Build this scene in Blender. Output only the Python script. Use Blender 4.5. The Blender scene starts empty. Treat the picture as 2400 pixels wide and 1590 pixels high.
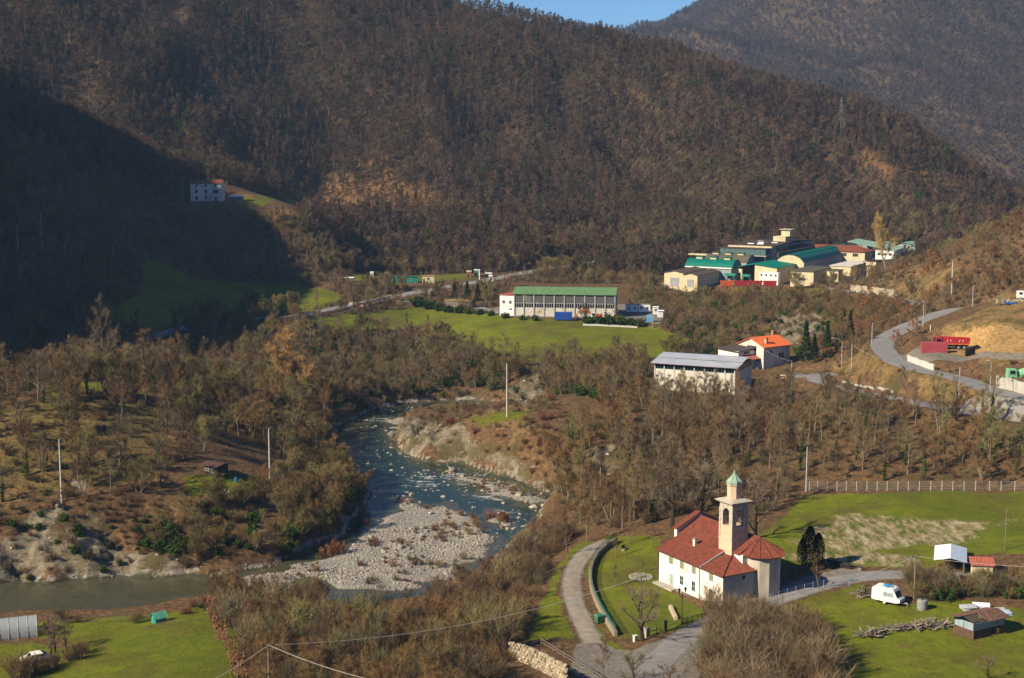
import bpy, bmesh, math, random
import numpy as np
from mathutils import Vector, Matrix
random.seed(7); np.random.seed(7)
R = math.radians
scn = bpy.context.scene
COL = scn.collection

# ------------------------------------------------------------------ camera, world, sun, exposure
PITCH = R(7.86); FPX = 3333.0
cam_d = bpy.data.cameras.new('camera'); cam = bpy.data.objects.new('camera', cam_d); COL.objects.link(cam)
cam_d.sensor_width = 36; cam_d.lens = 50; cam_d.clip_start = 1; cam_d.clip_end = 8000
cam.location = (0, 0, 0); cam.rotation_euler = (R(90) - PITCH, 0, 0)
scn.camera = cam
HAZE = 0.000078
SUN_AZ = np.array([-0.885, -0.4656]); SUN_EL = R(33)
world = bpy.data.worlds.new('World'); scn.world = world; world.use_nodes = True
wn = world.node_tree; bg = wn.nodes['Background']
sky = wn.nodes.new('ShaderNodeTexSky'); sky.sky_type = 'NISHITA'; sky.sun_disc = False
sky.sun_elevation = SUN_EL; sky.sun_rotation = math.atan2(SUN_AZ[0], SUN_AZ[1])
sky.altitude = 1200; sky.air_density = 1.0; sky.dust_density = 0.05; sky.ozone_density = 4.0
tint = wn.nodes.new('ShaderNodeMix'); tint.data_type = 'RGBA'; tint.blend_type = 'MULTIPLY'; tint.inputs[0].default_value = 1.0; tint.inputs[7].default_value = (.66, .89, 1.14, 1)
wn.links.new(sky.outputs[0], tint.inputs[6]); wn.links.new(tint.outputs[2], bg.inputs[0]); bg.inputs[1].default_value = 0.06
sun_d = bpy.data.lights.new('sun', 'SUN'); sun = bpy.data.objects.new('sun', sun_d); COL.objects.link(sun)
sun_d.energy = 5.0; sun_d.angle = R(0.53); sun_d.color = (1.0, 0.84, 0.60)
_sd = Vector((SUN_AZ[0]*math.cos(SUN_EL), SUN_AZ[1]*math.cos(SUN_EL), math.sin(SUN_EL)))
sun.rotation_euler = (-_sd).to_track_quat('-Z', 'Y').to_euler(); sun.location = (-300, -200, 400)
vs = scn.view_settings; vs.view_transform = 'Standard'; vs.look = 'None'; vs.exposure = 0.8; vs.gamma = 1.0
cy = scn.cycles; cy.max_bounces = 4; cy.diffuse_bounces = 1; cy.glossy_bounces = 2; cy.transmission_bounces = 3
cy.transparent_max_bounces = 8; cy.volume_bounces = 0; cy.use_denoising = True; cy.use_adaptive_sampling = False
cy.adaptive_threshold = 0.02; cy.caustics_reflective = False; cy.caustics_refractive = False
try: cy.denoiser = 'OPENIMAGEDENOISE'; cy.denoising_prefilter = 'ACCURATE'
except Exception: pass

# ------------------------------------------------------------------ pixel <-> world
CP, SP = math.cos(PITCH), math.sin(PITCH)
def ray(px, py):
    u = (np.asarray(px, float)-1200)/FPX; v = (795-np.asarray(py, float))/FPX
    y = CP+v*SP; z = -SP+v*CP
    return u/y, z/y                      # x and z per metre of forward distance
def atY(px, py, Y):
    a, c = ray(px, py); return Vector((a*Y, Y, c*Y))
def atZ(px, py, z):
    a, c = ray(px, py); Y = z/c; return Vector((a*Y, Y, z))
def proj(p):
    d = p[1]*CP-p[2]*SP; u = p[0]/d; v = (p[1]*SP+p[2]*CP)/d
    return 1200+u*FPX, 795-v*FPX

# ------------------------------------------------------------------ noise
def _hash(ix, iy, s):
    h = (ix.astype(np.int64)*374761393+iy.astype(np.int64)*668265263+s*974711) & 0x7fffffff
    h = ((h ^ (h >> 13))*1274126177) & 0x7fffffff
    return ((h ^ (h >> 16)) & 0xffff)/65535.0
def vnoise(x, y, s=0):
    ix = np.floor(x); iy = np.floor(y); fx = x-ix; fy = y-iy
    fx = fx*fx*(3-2*fx); fy = fy*fy*(3-2*fy)
    a = _hash(ix, iy, s); b = _hash(ix+1, iy, s); c = _hash(ix, iy+1, s); d = _hash(ix+1, iy+1, s)
    return (a+(b-a)*fx)*(1-fy)+(c+(d-c)*fx)*fy
def fbm(x, y, o=4, s=0):
    t = 0; a = 0.5; n = 0
    for k in range(o):
        t = t+a*vnoise(x, y, s+k*17); n += a; a *= .5; x = x*2.03+3.1; y = y*2.03+7.7
    return t/n-0.5
def sstep(a, b, x):
    t = np.clip((x-a)/(b-a), 0, 1); return t*t*(3-2*t)

# ------------------------------------------------------------------ terrain height: control points (pixel, pixel, height) or (pixel, pixel, 'Y', distance)
ZC = '''1340 1400 -71.5;1430 1265 -71.3;1450 1350 -71.4;1548 1378 -71.2;1500 1430 -71.6;1640 1440 -71.4;1695 1432 -71;1822 1369 -68.7;1900 1350 -68.6;2000 1335 -68.6;2200 1345 -68.4;2400 1350 -68
1480 1540 -71.4;1600 1500 -71.2;1250 1570 -70.6;1950 1450 -70.6;2080 1410 -69.5;2300 1490 -69.9;2100 1590 -70.2;2400 1590 -69.5;1750 1590 -70.6;2400 1420 -69
2000 1250 -68.2;2300 1250 -67.8;1950 1150 -67.6;2350 1148 -66.4;2385 1230 -65.4;1850 1250 -68.8
300 1560 -74.5;100 1590 -75.5;490 1432 -73.5;365 1465 -76;40 1505 -76.5;560 1590 -71.5;620 1500 -73.5;240 1480 -77;480 1390 -77.5
700 1520 -73.5;1000 1590 -71.5;860 1480 -76.5;1100 1480 -73;1250 1400 -72.5;1130 1380 -77;1280 1290 -74;1360 1230 -74
145 1178 -69;40 1150 -68;60 1240 -72;230 1215 -72;497 1100 -67.5;633 1140 -69.5;560 1165 -70.5;420 1150 -69.5;420 1280 -76;620 1300 -77.5;780 1180 -77;740 1080 -74.5;700 960 -74
200 920 -57;300 1000 -61.5;100 1050 -62;450 980 -63.5;380 900 -59;40 900 -58;540 900 -70
1100 1010 -68.5;1188 975 -66.5;1060 1000 -69.5;1300 930 -66;1250 1060 -70;1350 1130 -73;1400 1050 -68.5;1500 1000 -66.5;1500 1150 -70.5;1650 1130 -69.5;1300 1000 -67.5
1640 905 -64.3;1800 870 -63.6;1870 885 -64.2;1960 905 -61.5;1700 1000 -65.5;2100 940 -59.8;2200 955 -58.8;2400 978 -57.6;2050 1050 -63;2300 1050 -61.5;1850 1050 -65;1900 840 -62.5
2055 815 -54.5;2150 865 -54.8;2330 910 -54.6;2400 930 -54.2;2130 765 -52.5;2200 735 -50.5;2300 703 -47;2200 820 -52.2;2380 885 -51.5;2280 760 -46.5;2340 700 -43.5;2400 690 -42.5;2390 790 -47
1990 880 -60.5;2000 800 -58
1250 840 -67.6;1400 838 -67.4;1500 828 -66.8;1150 812 -67.6;1050 775 -66.5;950 735 -64.5;1320 740 -62.3;1200 740 -62.3;1450 742 -62.3;1530 770 -64;1600 790 -65;1600 840 -64.8;940 800 -70;850 860 -73
700 745 -62.5;560 748 -63.5;400 770 -64.5;250 820 -65.5;150 860 -66;900 700 -61;1000 681 -60;650 690 -61.5;480 700 -62;480 660 -59.5;330 720 -62
900 655 -58;1100 650 -57.6;1150 645 -57;1300 627 -57.5;1400 612 -56.5;1600 591 -54;1700 578 -52.5;780 655 -58.5;1250 690 -61.5
1800 668 -60;1560 665 -60.2;1650 640 -60;1950 660 -60;1500 700 -64;1700 700 -64;1650 750 -66;1750 800 -65.5;1960 681 -58.5;2100 701 -57;1880 795 -62.5;1880 735 -57.5
478 472 -26.5;560 475 -27.5;700 475 -27;350 480 -27'''
YC = '''1750 610 690;1950 600 700;2100 590 720;2250 565 740
2060 655 560;2200 620 500;2350 560 470;2400 520 480;2250 680 480;2150 690 505;2120 760 420
500 300 745;500 150 830;500 0 905;100 300 660;100 500 570;100 650 525;100 150 745;100 0 825;300 400 660;300 560 600;620 560 640;750 400 730
1000 500 745;1000 350 815;1000 200 885;1000 50 950;1500 500 765;1500 350 835;1500 200 895;1900 500 765;1900 400 805;2200 500 730;800 620 655;1300 615 672;1700 545 735;2050 540 745
1440 70 950;1190 0 985;800 -150 1060;400 -250 1060;0 -300 1000;1600 140 905;1800 230 855;1960 300 825;2200 400 785;2400 480 765;2600 540 745'''
pts = []
for ln in ZC.replace('\n', ';').split(';'):
    a, b, z = map(float, ln.split()); pts.append(tuple(atZ(a, b, z)))
for ln in YC.replace('\n', ';').split(';'):
    a, b, y = map(float, ln.split()); q = atY(a, b, y); pts.append((q.x, q.y, q.z-(18 if y > 700 and b < 500 else 0)))
# river bed banks
ZW = lambda Y: -79+(np.asarray(Y, float)-245)*0.0152
def atW(px, py):
    a, c = ray(px, py); Y = (-79-245*0.0152)/(c-0.0152); return Vector((a*Y, Y, float(ZW(Y))))
for a, b in ((150,1400),(0,1410),(450,1395),(870,1410),(850,1260),(950,1150),(880,1050),(830,1030),(960,962),(1130,952),(1000,1300),(1100,1330),(1200,1200),(1230,1180),(1050,1100),(700,1350),(-150,1420)):
    p = atW(a, b); pts.append((p.x, p.y, p.z-.3))
# ground nobody sees: behind the ridge, under the camera, far sides
pts += [(0,-5,-2.2),(-60,0,-4),(60,0,-4),(0,60,-31),(0,115,-55),(-60,100,-52),(70,100,-50),(-90,170,-73),(110,165,-69),(0,150,-67),(160,200,-60),(180,280,-52),(230,380,-38),(0,-100,20),(-200,-80,0),(200,-80,10),(-150,230,-72),(-190,320,-62),(-200,420,-56),
        (-160,300,-62),(330,520,-10),(300,430,-25),(420,700,-42),(560,760,-45),(260,1000,-10),(120,1120,30),(-100,1200,100),(-400,1150,160),(420,900,-50),(600,1000,-40)]
# far mountain across the next valley
for a, b, y in ((1470,75,2250),(1600,10,2200),(1750,-60,2150),(2000,-200,2150),(2400,-300,2100),(2700,-300,2100),(2000,150,1750),(2000,300,1450),(2300,400,1230),(2400,200,1550),(1700,150,1900),(2400,50,1800),(1850,50,1950),(2600,300,1400),(1300,140,2350),(2400,430,1150)):
    q = atY(a, b, y); pts.append((q.x, q.y, q.z-28))
pts += [(300,1250,-40),(150,1500,-20),(500,1150,-48),(-200,1700,60),(-500,1500,120),(0,2600,150),(600,2700,250),(1000,2500,320),(1000,1500,120),(900,1000,20),(-700,1000,150),(-700,600,60),(-700,200,0),(900,500,60),(900,0,40),(-700,-100,0),(-700,2600,150)]
CPT = np.array(pts)
def _tps_fit(P, lam=0.02):
    n = len(P); xy = P[:, :2]/100.0
    d = np.hypot(xy[:, None, 0]-xy[None, :, 0], xy[:, None, 1]-xy[None, :, 1])
    K = np.where(d > 0, d*d*np.log(np.maximum(d, 1e-9)), 0)+np.eye(n)*lam
    A = np.zeros((n+3, n+3)); A[:n, :n] = K; A[:n, n] = 1; A[:n, n+1:] = xy; A[n, :n] = 1; A[n+1:, :n] = xy.T
    b = np.zeros(n+3); b[:n] = P[:, 2]
    return xy, np.linalg.solve(A, b)
_TXY, _TW = _tps_fit(CPT)
def tps(X, Y):
    X = np.asarray(X, float).ravel()/100; Y = np.asarray(Y, float).ravel()/100; out = np.empty(X.shape)
    for i in range(0, len(X), 40000):
        x = X[i:i+40000, None]-_TXY[None, :, 0]; y = Y[i:i+40000, None]-_TXY[None, :, 1]
        d2 = x*x+y*y; k = 0.5*d2*np.log(np.maximum(d2, 1e-12))
        out[i:i+40000] = k @ _TW[:-3]+_TW[-3]+_TW[-2]*X[i:i+40000]+_TW[-1]*Y[i:i+40000]
    return out

def axis(segs):
    a = [segs[0][0]]
    for x0, x1, s0, s1 in segs:
        x = x0
        while x < x1-1e-6:
            t = (x-x0)/(x1-x0); x = min(x1, x+s0+(s1-s0)*t); a.append(x)
    return np.array(a)
GX = axis([(-760,-360,22,7),(-360,-165,7,2),(-165,-110,2,1),(-110,130,1,1),(130,190,1,2),(190,420,2.4,8),(420,1050,8,24)])
GY = axis([(-120,150,14,2),(150,330,1,1),(330,470,1,1.5),(470,720,1.7,2.6),(720,1050,2.8,6),(1050,2750,9,24)])
MX, MY = np.meshgrid(GX, GY)                      # rows: Y
H = tps(MX, MY).reshape(MX.shape)

def sample(A, x, y):
    x = np.asarray(x, float); y = np.asarray(y, float)
    i = np.clip(np.searchsorted(GX, x)-1, 0, len(GX)-2); j = np.clip(np.searchsorted(GY, y)-1, 0, len(GY)-2)
    fx = np.clip((x-GX[i])/(GX[i+1]-GX[i]), 0, 1); fy = np.clip((y-GY[j])/(GY[j+1]-GY[j]), 0, 1)
    return (A[j, i]*(1-fx)+A[j, i+1]*fx)*(1-fy)+(A[j+1, i]*(1-fx)+A[j+1, i+1]*fx)*fy
_YS = np.concatenate([np.arange(150, 700, 0.5), np.arange(700, 1300, 1.5), np.arange(1300, 2700, 6)])
def G(px, py):
    """where the line of sight through a pixel meets the ground"""
    a, c = ray(px, py); hz = sample(H, a*_YS, _YS); ab = c*_YS-hz
    k = np.argmax(ab < 0)
    if ab[k] >= 0: k = len(_YS)-1
    if k == 0: Y = _YS[0]
    else: Y = _YS[k-1]+(_YS[k]-_YS[k-1])*ab[k-1]/(ab[k-1]-ab[k]+1e-9)
    return Vector((a*Y, Y, float(sample(H, a*Y, Y))))
def gz(x, y): return float(sample(H, x, y))
def parse(s): return [tuple(map(float, q.split(','))) for q in s.split()]
def GP(s): return np.array([tuple(G(a, b))[:2] for a, b in parse(s)])

def sdist(poly, X, Y):
    """signed distance to a polygon, inside positive"""
    poly = np.asarray(poly, float); n = len(poly); d = np.full(X.shape, 1e9); ins = np.zeros(X.shape, bool)
    for k in range(n):
        ax, ay = poly[k]; bx, by = poly[(k+1) % n]; ex, ey = bx-ax, by-ay
        t = np.clip(((X-ax)*ex+(Y-ay)*ey)/(ex*ex+ey*ey+1e-12), 0, 1)
        d = np.minimum(d, np.hypot(X-ax-t*ex, Y-ay-t*ey))
        c = ((ay > Y) != (by > Y)) & (X < (bx-ax)*(Y-ay)/(by-ay+1e-12)+ax); ins ^= c
    return np.where(ins, d, -d)
def ldist(line, X, Y):
    """distance to a polyline and the height at its nearest point"""
    d = np.full(X.shape, 1e9); h = np.zeros(X.shape)
    for (ax, ay, az), (bx, by, bz) in zip(line[:-1], line[1:]):
        ex, ey = bx-ax, by-ay; t = np.clip(((X-ax)*ex+(Y-ay)*ey)/(ex*ex+ey*ey+1e-12), 0, 1)
        q = np.hypot(X-ax-t*ex, Y-ay-t*ey); m = q < d; d = np.where(m, q, d); h = np.where(m, az+t*(bz-az), h)
    return d, h
def window(poly, pad):
    p = np.asarray(poly)[:, :2]; x0, y0 = p.min(0)-pad; x1, y1 = p.max(0)+pad
    i0, i1 = np.searchsorted(GX, [x0, x1]); j0, j1 = np.searchsorted(GY, [y0, y1])
    return slice(max(j0-1, 0), j1+1), slice(max(i0-1, 0), i1+1)

# hill outside the frame whose shadow lies over the left of the valley: its crest follows the shadow's edge
_tan = math.tan(SUN_EL); _q = np.array([-SUN_AZ[1], SUN_AZ[0]])
SHADOW = '-60,165 0,190 150,255 300,335 440,402 545,448 625,495 680,560 725,620 750,665'
SHADOW2 = '665,755 645,820 570,860 440,875 280,880 0,895'
crest = []
S0 = 100.0
for a, b in parse(SHADOW)+parse(SHADOW2):
    p = G(a, b); s = p.x*SUN_AZ[0]+p.y*SUN_AZ[1]; q = p.x*_q[0]+p.y*_q[1]
    crest.append((q, p.z+(S0-s)*_tan))
crest.sort(); crest = [(-2000, crest[0][1]+8)]+crest+[(crest[-1][0]+40, crest[-1][1]-40), (crest[-1][0]+90, crest[-1][1]-110), (400, -120)]
_s = MX*SUN_AZ[0]+MY*SUN_AZ[1]; _qq = MX*_q[0]+MY*_q[1]
_cz = np.interp(_qq, [c[0] for c in crest], [c[1] for c in crest])
_hill = np.where(_s < S0, _cz-(S0-_s)*0.98, _cz-(_s-S0)*0.35)
_m = (MX > -0.362*MY-18)
_hill = np.where(_m, -500, _hill)
H = np.maximum(H, _hill)

# relief: spurs and gullies on the big slopes, small unevenness elsewhere
gy_, gx_ = np.gradient(H, GY, GX); slope = np.hypot(gx_, gy_)
a1 = MX*0.94+MY*0.35; b1 = -MX*0.35+MY*0.94
rid = 1-2*np.abs(fbm(a1/85.0, b1/240.0, 3, 5))*2
rid2 = 1-np.abs(fbm(a1/150.0+9, b1/700.0, 4, 9))*5
hillm = sstep(690, 790, MY)*(1-0.75*sstep(860, 950, MY))*sstep(0.12, 0.35, slope)*(1-sstep(1080, 1150, MY))
farm = sstep(1150, 1400, MY)
H = H+hillm*((rid-0.72)*22+fbm(MX/30, MY/30, 3, 3)*5)+farm*((rid2-0.6)*52+fbm(MX/60, MY/60, 3, 8)*26)
H = H+fbm(MX/9, MY/9, 3, 1)*np.clip(0.25+slope*2.2, 0.2, 1.6)*(MY < 720)

# ---- river floor
RIVER = np.array([tuple(atW(a, b))[:2] for a, b in parse('1165,944 1060,937 960,944 880,962 800,998 772,1030 785,1070 830,1110 868,1160 838,1210 798,1260 720,1290 640,1325 560,1345 450,1350 300,1356 150,1362 0,1368 -150,1376 -150,1462 0,1462 150,1458 330,1447 440,1425 600,1405 720,1425 850,1442 980,1420 1060,1372 1120,1342 1200,1272 1275,1200 1300,1168 1240,1140 1160,1112 1080,1090 1000,1083 940,1062 908,1012 930,985 1010,962 1100,966 1165,960')])
GRAVEL = [np.array([tuple(atW(a, b))[:2] for a, b in parse(s)]) for s in (
    '690,1330 745,1300 820,1272 880,1215 945,1165 1000,1185 1050,1180 1105,1215 1175,1262 1140,1300 1080,1345 1000,1372 900,1388 800,1388 720,1365',
    '1045,1105 1150,1122 1240,1148 1300,1180 1240,1192 1150,1165 1080,1132', '885,992 950,972 1040,958 1030,975 935,1008 925,1050 908,1030', '1135,1190 1165,1195 1205,1230 1190,1242 1150,1220',
    '560,1352 700,1335 730,1365 650,1385 580,1375')]
w = window(RIVER, 40); X_, Y_ = MX[w], MY[w]
rd = sdist(RIVER, X_, Y_)+fbm(X_/6, Y_/6, 3, 21)*4.5
zw = ZW(Y_); h = H[w]
h = np.where(rd > 0, zw-np.clip(rd*0.45, 0, 1.1)-0.05, np.maximum(h, zw+0.12+np.clip(-rd*0.9, 0, 3)*(np.clip(-rd, 0, 40) < 38)))
h = np.where((rd <= 0) & (rd > -22), np.minimum(h, zw+.35-rd*(1.15+.5*fbm(X_/9, Y_/9, 2, 23))), h)
gm = np.full(X_.shape, -1e9)
for g in GRAVEL: gm = np.maximum(gm, sdist(g, X_, Y_))
gmn = gm+fbm(X_/9, Y_/5, 4, 33)*9-.6
gv = sstep(-0.6, 2.0, gmn)
h = np.where(gmn > -2, np.where(rd > -4, zw-0.35+gv*(0.62+fbm(X_/5, Y_/5, 3, 14)*0.7), h), h)
H[w] = h
RIVD = np.full(MX.shape, -99.0); RIVD[w] = rd
GRAV = np.zeros(MX.shape); GRAV[w] = np.maximum(gv*(rd > -4), sstep(-2.5, 0.5, rd)*sstep(0.6, -0.4, rd)*0.8)

# ---- flat pads under yards and buildings (pixel outline on a level plane)
def pad(s, z, soft=5):
    poly = np.array([tuple(atZ(a, b, z))[:2] for a, b in parse(s)]); w = window(poly, soft+3); d = sdist(poly, MX[w], MY[w])
    k = sstep(-soft, 0.5, d); H[w] = H[w]*(1-k)+z*k; return poly
PADS = [pad('1140,728 1180,715 1470,712 1560,728 1548,758 1400,748 1200,741', -62.3, 4),
        pad('1540,668 1600,640 1720,633 1960,645 1985,662 1800,672', -60.2, 5),
        pad('1525,912 1600,880 1800,868 1900,878 1870,897 1740,918', -64.2, 4),
        pad('436,474 448,465 540,465 575,473', -26.6, 14),
        pad('2100,832 2180,800 2300,818 2290,838 2170,852', -52.3, 4),
        pad('2280,895 2330,885 2440,890 2440,905', -51.6, 3),
        pad('2010,1418 2060,1385 2110,1400 2100,1428', -69.6, 3),
        pad('2235,1500 2330,1440 2390,1470 2320,1510', -69.9, 3)]

# ---- roads: pixel centre lines dropped on the ground, ground levelled to them
ROADS = {
 'gravel_path': ('1446,1254 1405,1269 1365,1300 1340,1345 1336,1390 1352,1430 1376,1475 1400,1520', 2.7, 'gravelpath'),
 'church_road': ('2400,1352 2250,1350 2130,1342 2040,1338 1960,1352 1890,1372 1820,1402 1740,1436 1660,1472 1590,1512 1530,1560 1490,1640', 4.2, 'asphalt'),
 'lower_road': ('2440,988 2320,970 2220,957 2120,938 2020,918 1950,903 1895,890 1850,884', 4.6, 'asphalt'),
 'fork_road': ('1905,893 1935,877 1960,862', 4.2, 'asphalt'),
 'hill_road': ('2460,955 2400,930 2330,910 2250,892 2160,868 2100,846 2062,818 2078,795 2130,766 2200,736 2260,716 2320,699', 5.6, 'asphalt'),
 'far_road': ('1935,678 1980,683 2040,690 2110,701 2160,712', 4.6, 'asphalt'),
 'valley_road': ('60,885 150,862 260,826 350,795 430,768 560,748 700,741 800,722 900,699 990,682 1080,667 1150,653 1215,642 1300,627 1400,612 1500,601 1600,591 1700,578 1800,566', 6.4, 'asphalt'),
 'service_road': ('925,702 1000,708 1060,714 1130,724 1180,735', 4.5, 'asphalt'),
}
def resample(P, step):
    P = np.asarray(P, float); d = np.r_[0, np.cumsum(np.linalg.norm(np.diff(P[:, :2], axis=0), axis=1))]
    # smooth curve through the points
    n = max(2, int(d[-1]/step)); t = np.linspace(0, d[-1], n)
    out = np.stack([np.interp(t, d, P[:, k]) for k in range(3)], 1)
    k = max(1, int(5/step))
    for _ in range(3):
        q = np.pad(out, ((k, k), (0, 0)), 'edge'); q[:k] = out[0]; q[-k:] = out[-1]
        out = sum(q[i:i+len(out)] for i in range(2*k+1))/(2*k+1)
    return out
ROADL = {}; VERGE = []
for nm, (s, wd, mt) in ROADS.items():
    L = resample([tuple(G(a, b)) for a, b in parse(s)], 1.5)
    z = L[:, 2].copy()
    for _ in range(12): z = np.convolve(np.pad(z, 6, 'edge'), np.ones(13)/13, 'valid')
    L[:, 2] = z; ROADL[nm] = L
    w = window(L, wd+8); d, hh = ldist([tuple(p) for p in L], MX[w], MY[w]); k = 1-sstep(wd/2+0.8, wd/2+4.5, d)
    H[w] = H[w]*(1-k)+hh*k; VERGE.append((w, (1-sstep(wd/2-.2, wd/2+1.3, d))))
JUNC = GP('1340,1512 1395,1500 1430,1512 1475,1528 1560,1500 1625,1478 1640,1500 1645,1560 1670,1640 1420,1640 1345,1575')
w = window(JUNC, 6); k = sstep(-3, 1, sdist(JUNC, MX[w], MY[w])); H[w] = H[w]*(1-k)+np.median(H[w][sdist(JUNC, MX[w], MY[w]) > 0])*k if False else H[w]

# ---- ground cover masks: outlines dropped on the ground
NM = ['grass', 'dry', 'rock', 'gravel', 'earth', 'straw', 'wet', 'bare']
MASK = {n: np.zeros(MX.shape) for n in NM}
def paint(n, s, soft=2.0, val=1.0, jit=3.0):
    poly = GP(s); w = window(poly, soft*2+jit); d = sdist(poly, MX[w], MY[w])+fbm(MX[w]/7, MY[w]/7, 3, 55)*jit*2
    MASK[n][w] = np.maximum(MASK[n][w], val*sstep(-soft, soft, d)); return poly
GRASS_POLY = [paint('grass', s, sf, v, j) for s, sf, v, j in (
 ('40,1620 75,1580 130,1560 200,1532 300,1490 400,1457 490,1430 535,1470 560,1540 585,1620', 1.6, 1, 1.6),
 ('150,1500 200,1470 330,1447 352,1466 300,1490 200,1530', .8, .85, .6),
 ('1372,1350 1378,1300 1440,1262 1540,1268 1552,1382 1690,1440 1640,1470 1500,1500 1440,1490 1390,1410', .6, 1, 1.0),
 ('1300,1330 1350,1280 1430,1252 1560,1260 1490,1262 1400,1262 1340,1310 1316,1350 1312,1400 1330,1450 1345,1500 1240,1500 1262,1420', .8, .95, 1.2),
 ('1345,1390 1375,1440 1440,1520 1470,1535 1420,1515 1380,1480 1362,1430', .5, .9, .5),
 ('1770,1270 1830,1215 1890,1160 2150,1152 2440,1150 2440,1290 2280,1300 2170,1335 1980,1325 1830,1330', 1.2, 1, 1.2),
 ('1770,1445 1900,1398 2010,1372 2100,1418 2250,1410 2440,1430 2470,1640 1940,1640 1950,1520 1890,1450', .9, 1, 1.2),
 ('1380,1500 1440,1505 1475,1528 1430,1535', .4, 1, .4), ('1625,1478 1660,1470 1660,1540 1640,1510', .5, 1, .5),
 ('935,724 1000,712 1100,730 1200,744 1400,757 1545,768 1640,800 1540,838 1400,848 1250,848 1130,825 1040,790 960,775 800,770 700,755 820,735', 1.5, 1, 1.5),
 ('340,600 400,625 500,655 600,668 700,672 770,678 810,695 760,722 690,735 600,738 480,742 360,780 290,762 220,735 330,690', 1.5, 1, 1.5),
 ('545,468 600,463 690,466 700,482 620,488 560,480', 1.5, .9, 2),
 ('95,910 150,897 250,893 230,915 110,935', 1, .95, 1.5), ('430,1120 520,1110 640,1135 570,1170 440,1160', 1, .8, 1.5), ('1080,985 1240,962 1260,985 1120,1010', 1, .6, 2),
 ('-40,960 200,930 420,960 430,1060 330,1150 150,1165 -40,1200', 4, .45, 6), ('90,1455 330,1443 490,1418 500,1434 370,1462 200,1490 90,1500', 1, .8, 1.5), ('-40,1500 90,1500 200,1520 130,1560 60,1590 -40,1600', 1, .6, 2),
 ('790,650 900,640 1100,640 1130,655 900,672', 2, .55, 3), ('2370,1160 2440,1150 2440,1300 2360,1300 2340,1260', 1, .9, 2), ('1700,670 1950,672 1940,682 1720,684', 1, .7, 2))]
for s, v in (('2060,860 2120,830 2200,790 2300,735 2330,700 2440,690 2440,850 2300,850 2250,838', 1), ('1930,830 2060,830 2110,850 2250,900 2440,940 2440,962 2200,945 1980,900 1950,880', .9),
             ('2040,660 2140,610 2260,620 2300,660 2150,700', .7),
             ('350,1180 520,1175 560,1200 400,1210', .8), ('250,1000 420,990 420,1050 230,1060', .65), ('-40,950 300,940 420,980 380,1150 150,1165 -40,1200', .5), ('1000,990 1150,960 1280,1000 1240,1060 1080,1000', .55), ('300,900 400,930 380,950 300,930', .7), ('1250,1490 1340,1480 1340,1530 1260,1560', .5)):
    paint('dry', s, 3, v, 5)
paint('dry', '2000,325 2120,365 2240,420 2300,490 2180,500 2040,450 1940,380', 16, .6, 24); paint('dry', '560,445 700,400 850,385 1000,400 1090,470 1000,540 850,560 700,520 600,490', 16, .62, 26); paint('dry', '380,130 520,160 560,240 460,250 400,190', 12, .45, 20)
for s, v in (('-40,1290 60,1215 140,1178 225,1205 300,1280 450,1335 480,1352 300,1362 -40,1378', .72), ('900,1005 1000,985 1055,1000 1120,1045 1240,1095 1290,1140 1180,1118 1080,1088 960,1070 910,1035', 1),
             ('1805,750 1870,718 1935,742 1950,790 1890,805 1830,800', 1), ('1190,905 1260,880 1285,930 1220,962', .9), ('1370,1060 1440,1040 1450,1110 1400,1110', .9), ('170,1120 215,1110 215,1150 175,1160', .9), ('1100,1100 1330,1110 1340,1150 1250,1150', .6)):
    paint('rock', s, 1.2, v, 2.5)
paint('earth', '2140,838 2190,790 2280,770 2440,775 2440,835 2300,832', 1.5, 1, 2)
paint('straw', '1840,1262 1900,1225 1970,1198 2080,1200 2200,1212 2370,1215 2350,1255 2250,1285 2100,1290 1900,1300', 4, .62, 6)
MASK['gravel'] = np.maximum(MASK['gravel'], GRAV)
MASK['bare'] = np.maximum(MASK['bare'], sum(sstep(-1, 1, sdist(p, MX, MY)) for p in PADS[:2]))
paint('bare', '1345,1512 1395,1500 1480,1528 1610,1482 1640,1500 1650,1640 1420,1640 1335,1570', .6, 1, .6)
paint('bare', '1690,1440 1780,1400 1830,1370 1960,1330 2050,1330 1960,1360 1830,1400', .6, .8, .6)
paint('bare', '2100,832 2165,815 2240,832 2440,836 2440,846 2290,842 2170,852', 1, .75, 1)
paint('straw', '1810,1300 1880,1290 2150,1300 2180,1335 2010,1328 1850,1318', 1.5, .8, 2)
for w, k in VERGE: MASK['bare'][w] = np.maximum(MASK['bare'][w], k*.75)
MASK['wet'] = sstep(-1.2, 0.3, RIVD)*(1-GRAV)
# rough rock faces
rk = MASK['rock']
H = H+rk*((1-np.abs(fbm(MX/6+MY/14, MY/9, 4, 71))*6)*2.0-1.2+fbm(MX/2.2, MY/2.2, 3, 72)*2.6+fbm(MX/1.3, MY/1.3, 1, 73)*1.2)*(RIVD < 0.5)
H = H+MASK['earth']*fbm(MX/2.5, MY/4, 3, 44)*0.8
FOREST = 1-np.clip(MASK['grass']+MASK['straw']+MASK['gravel']+MASK['bare']+(RIVD > -1), 0, 1)

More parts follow.
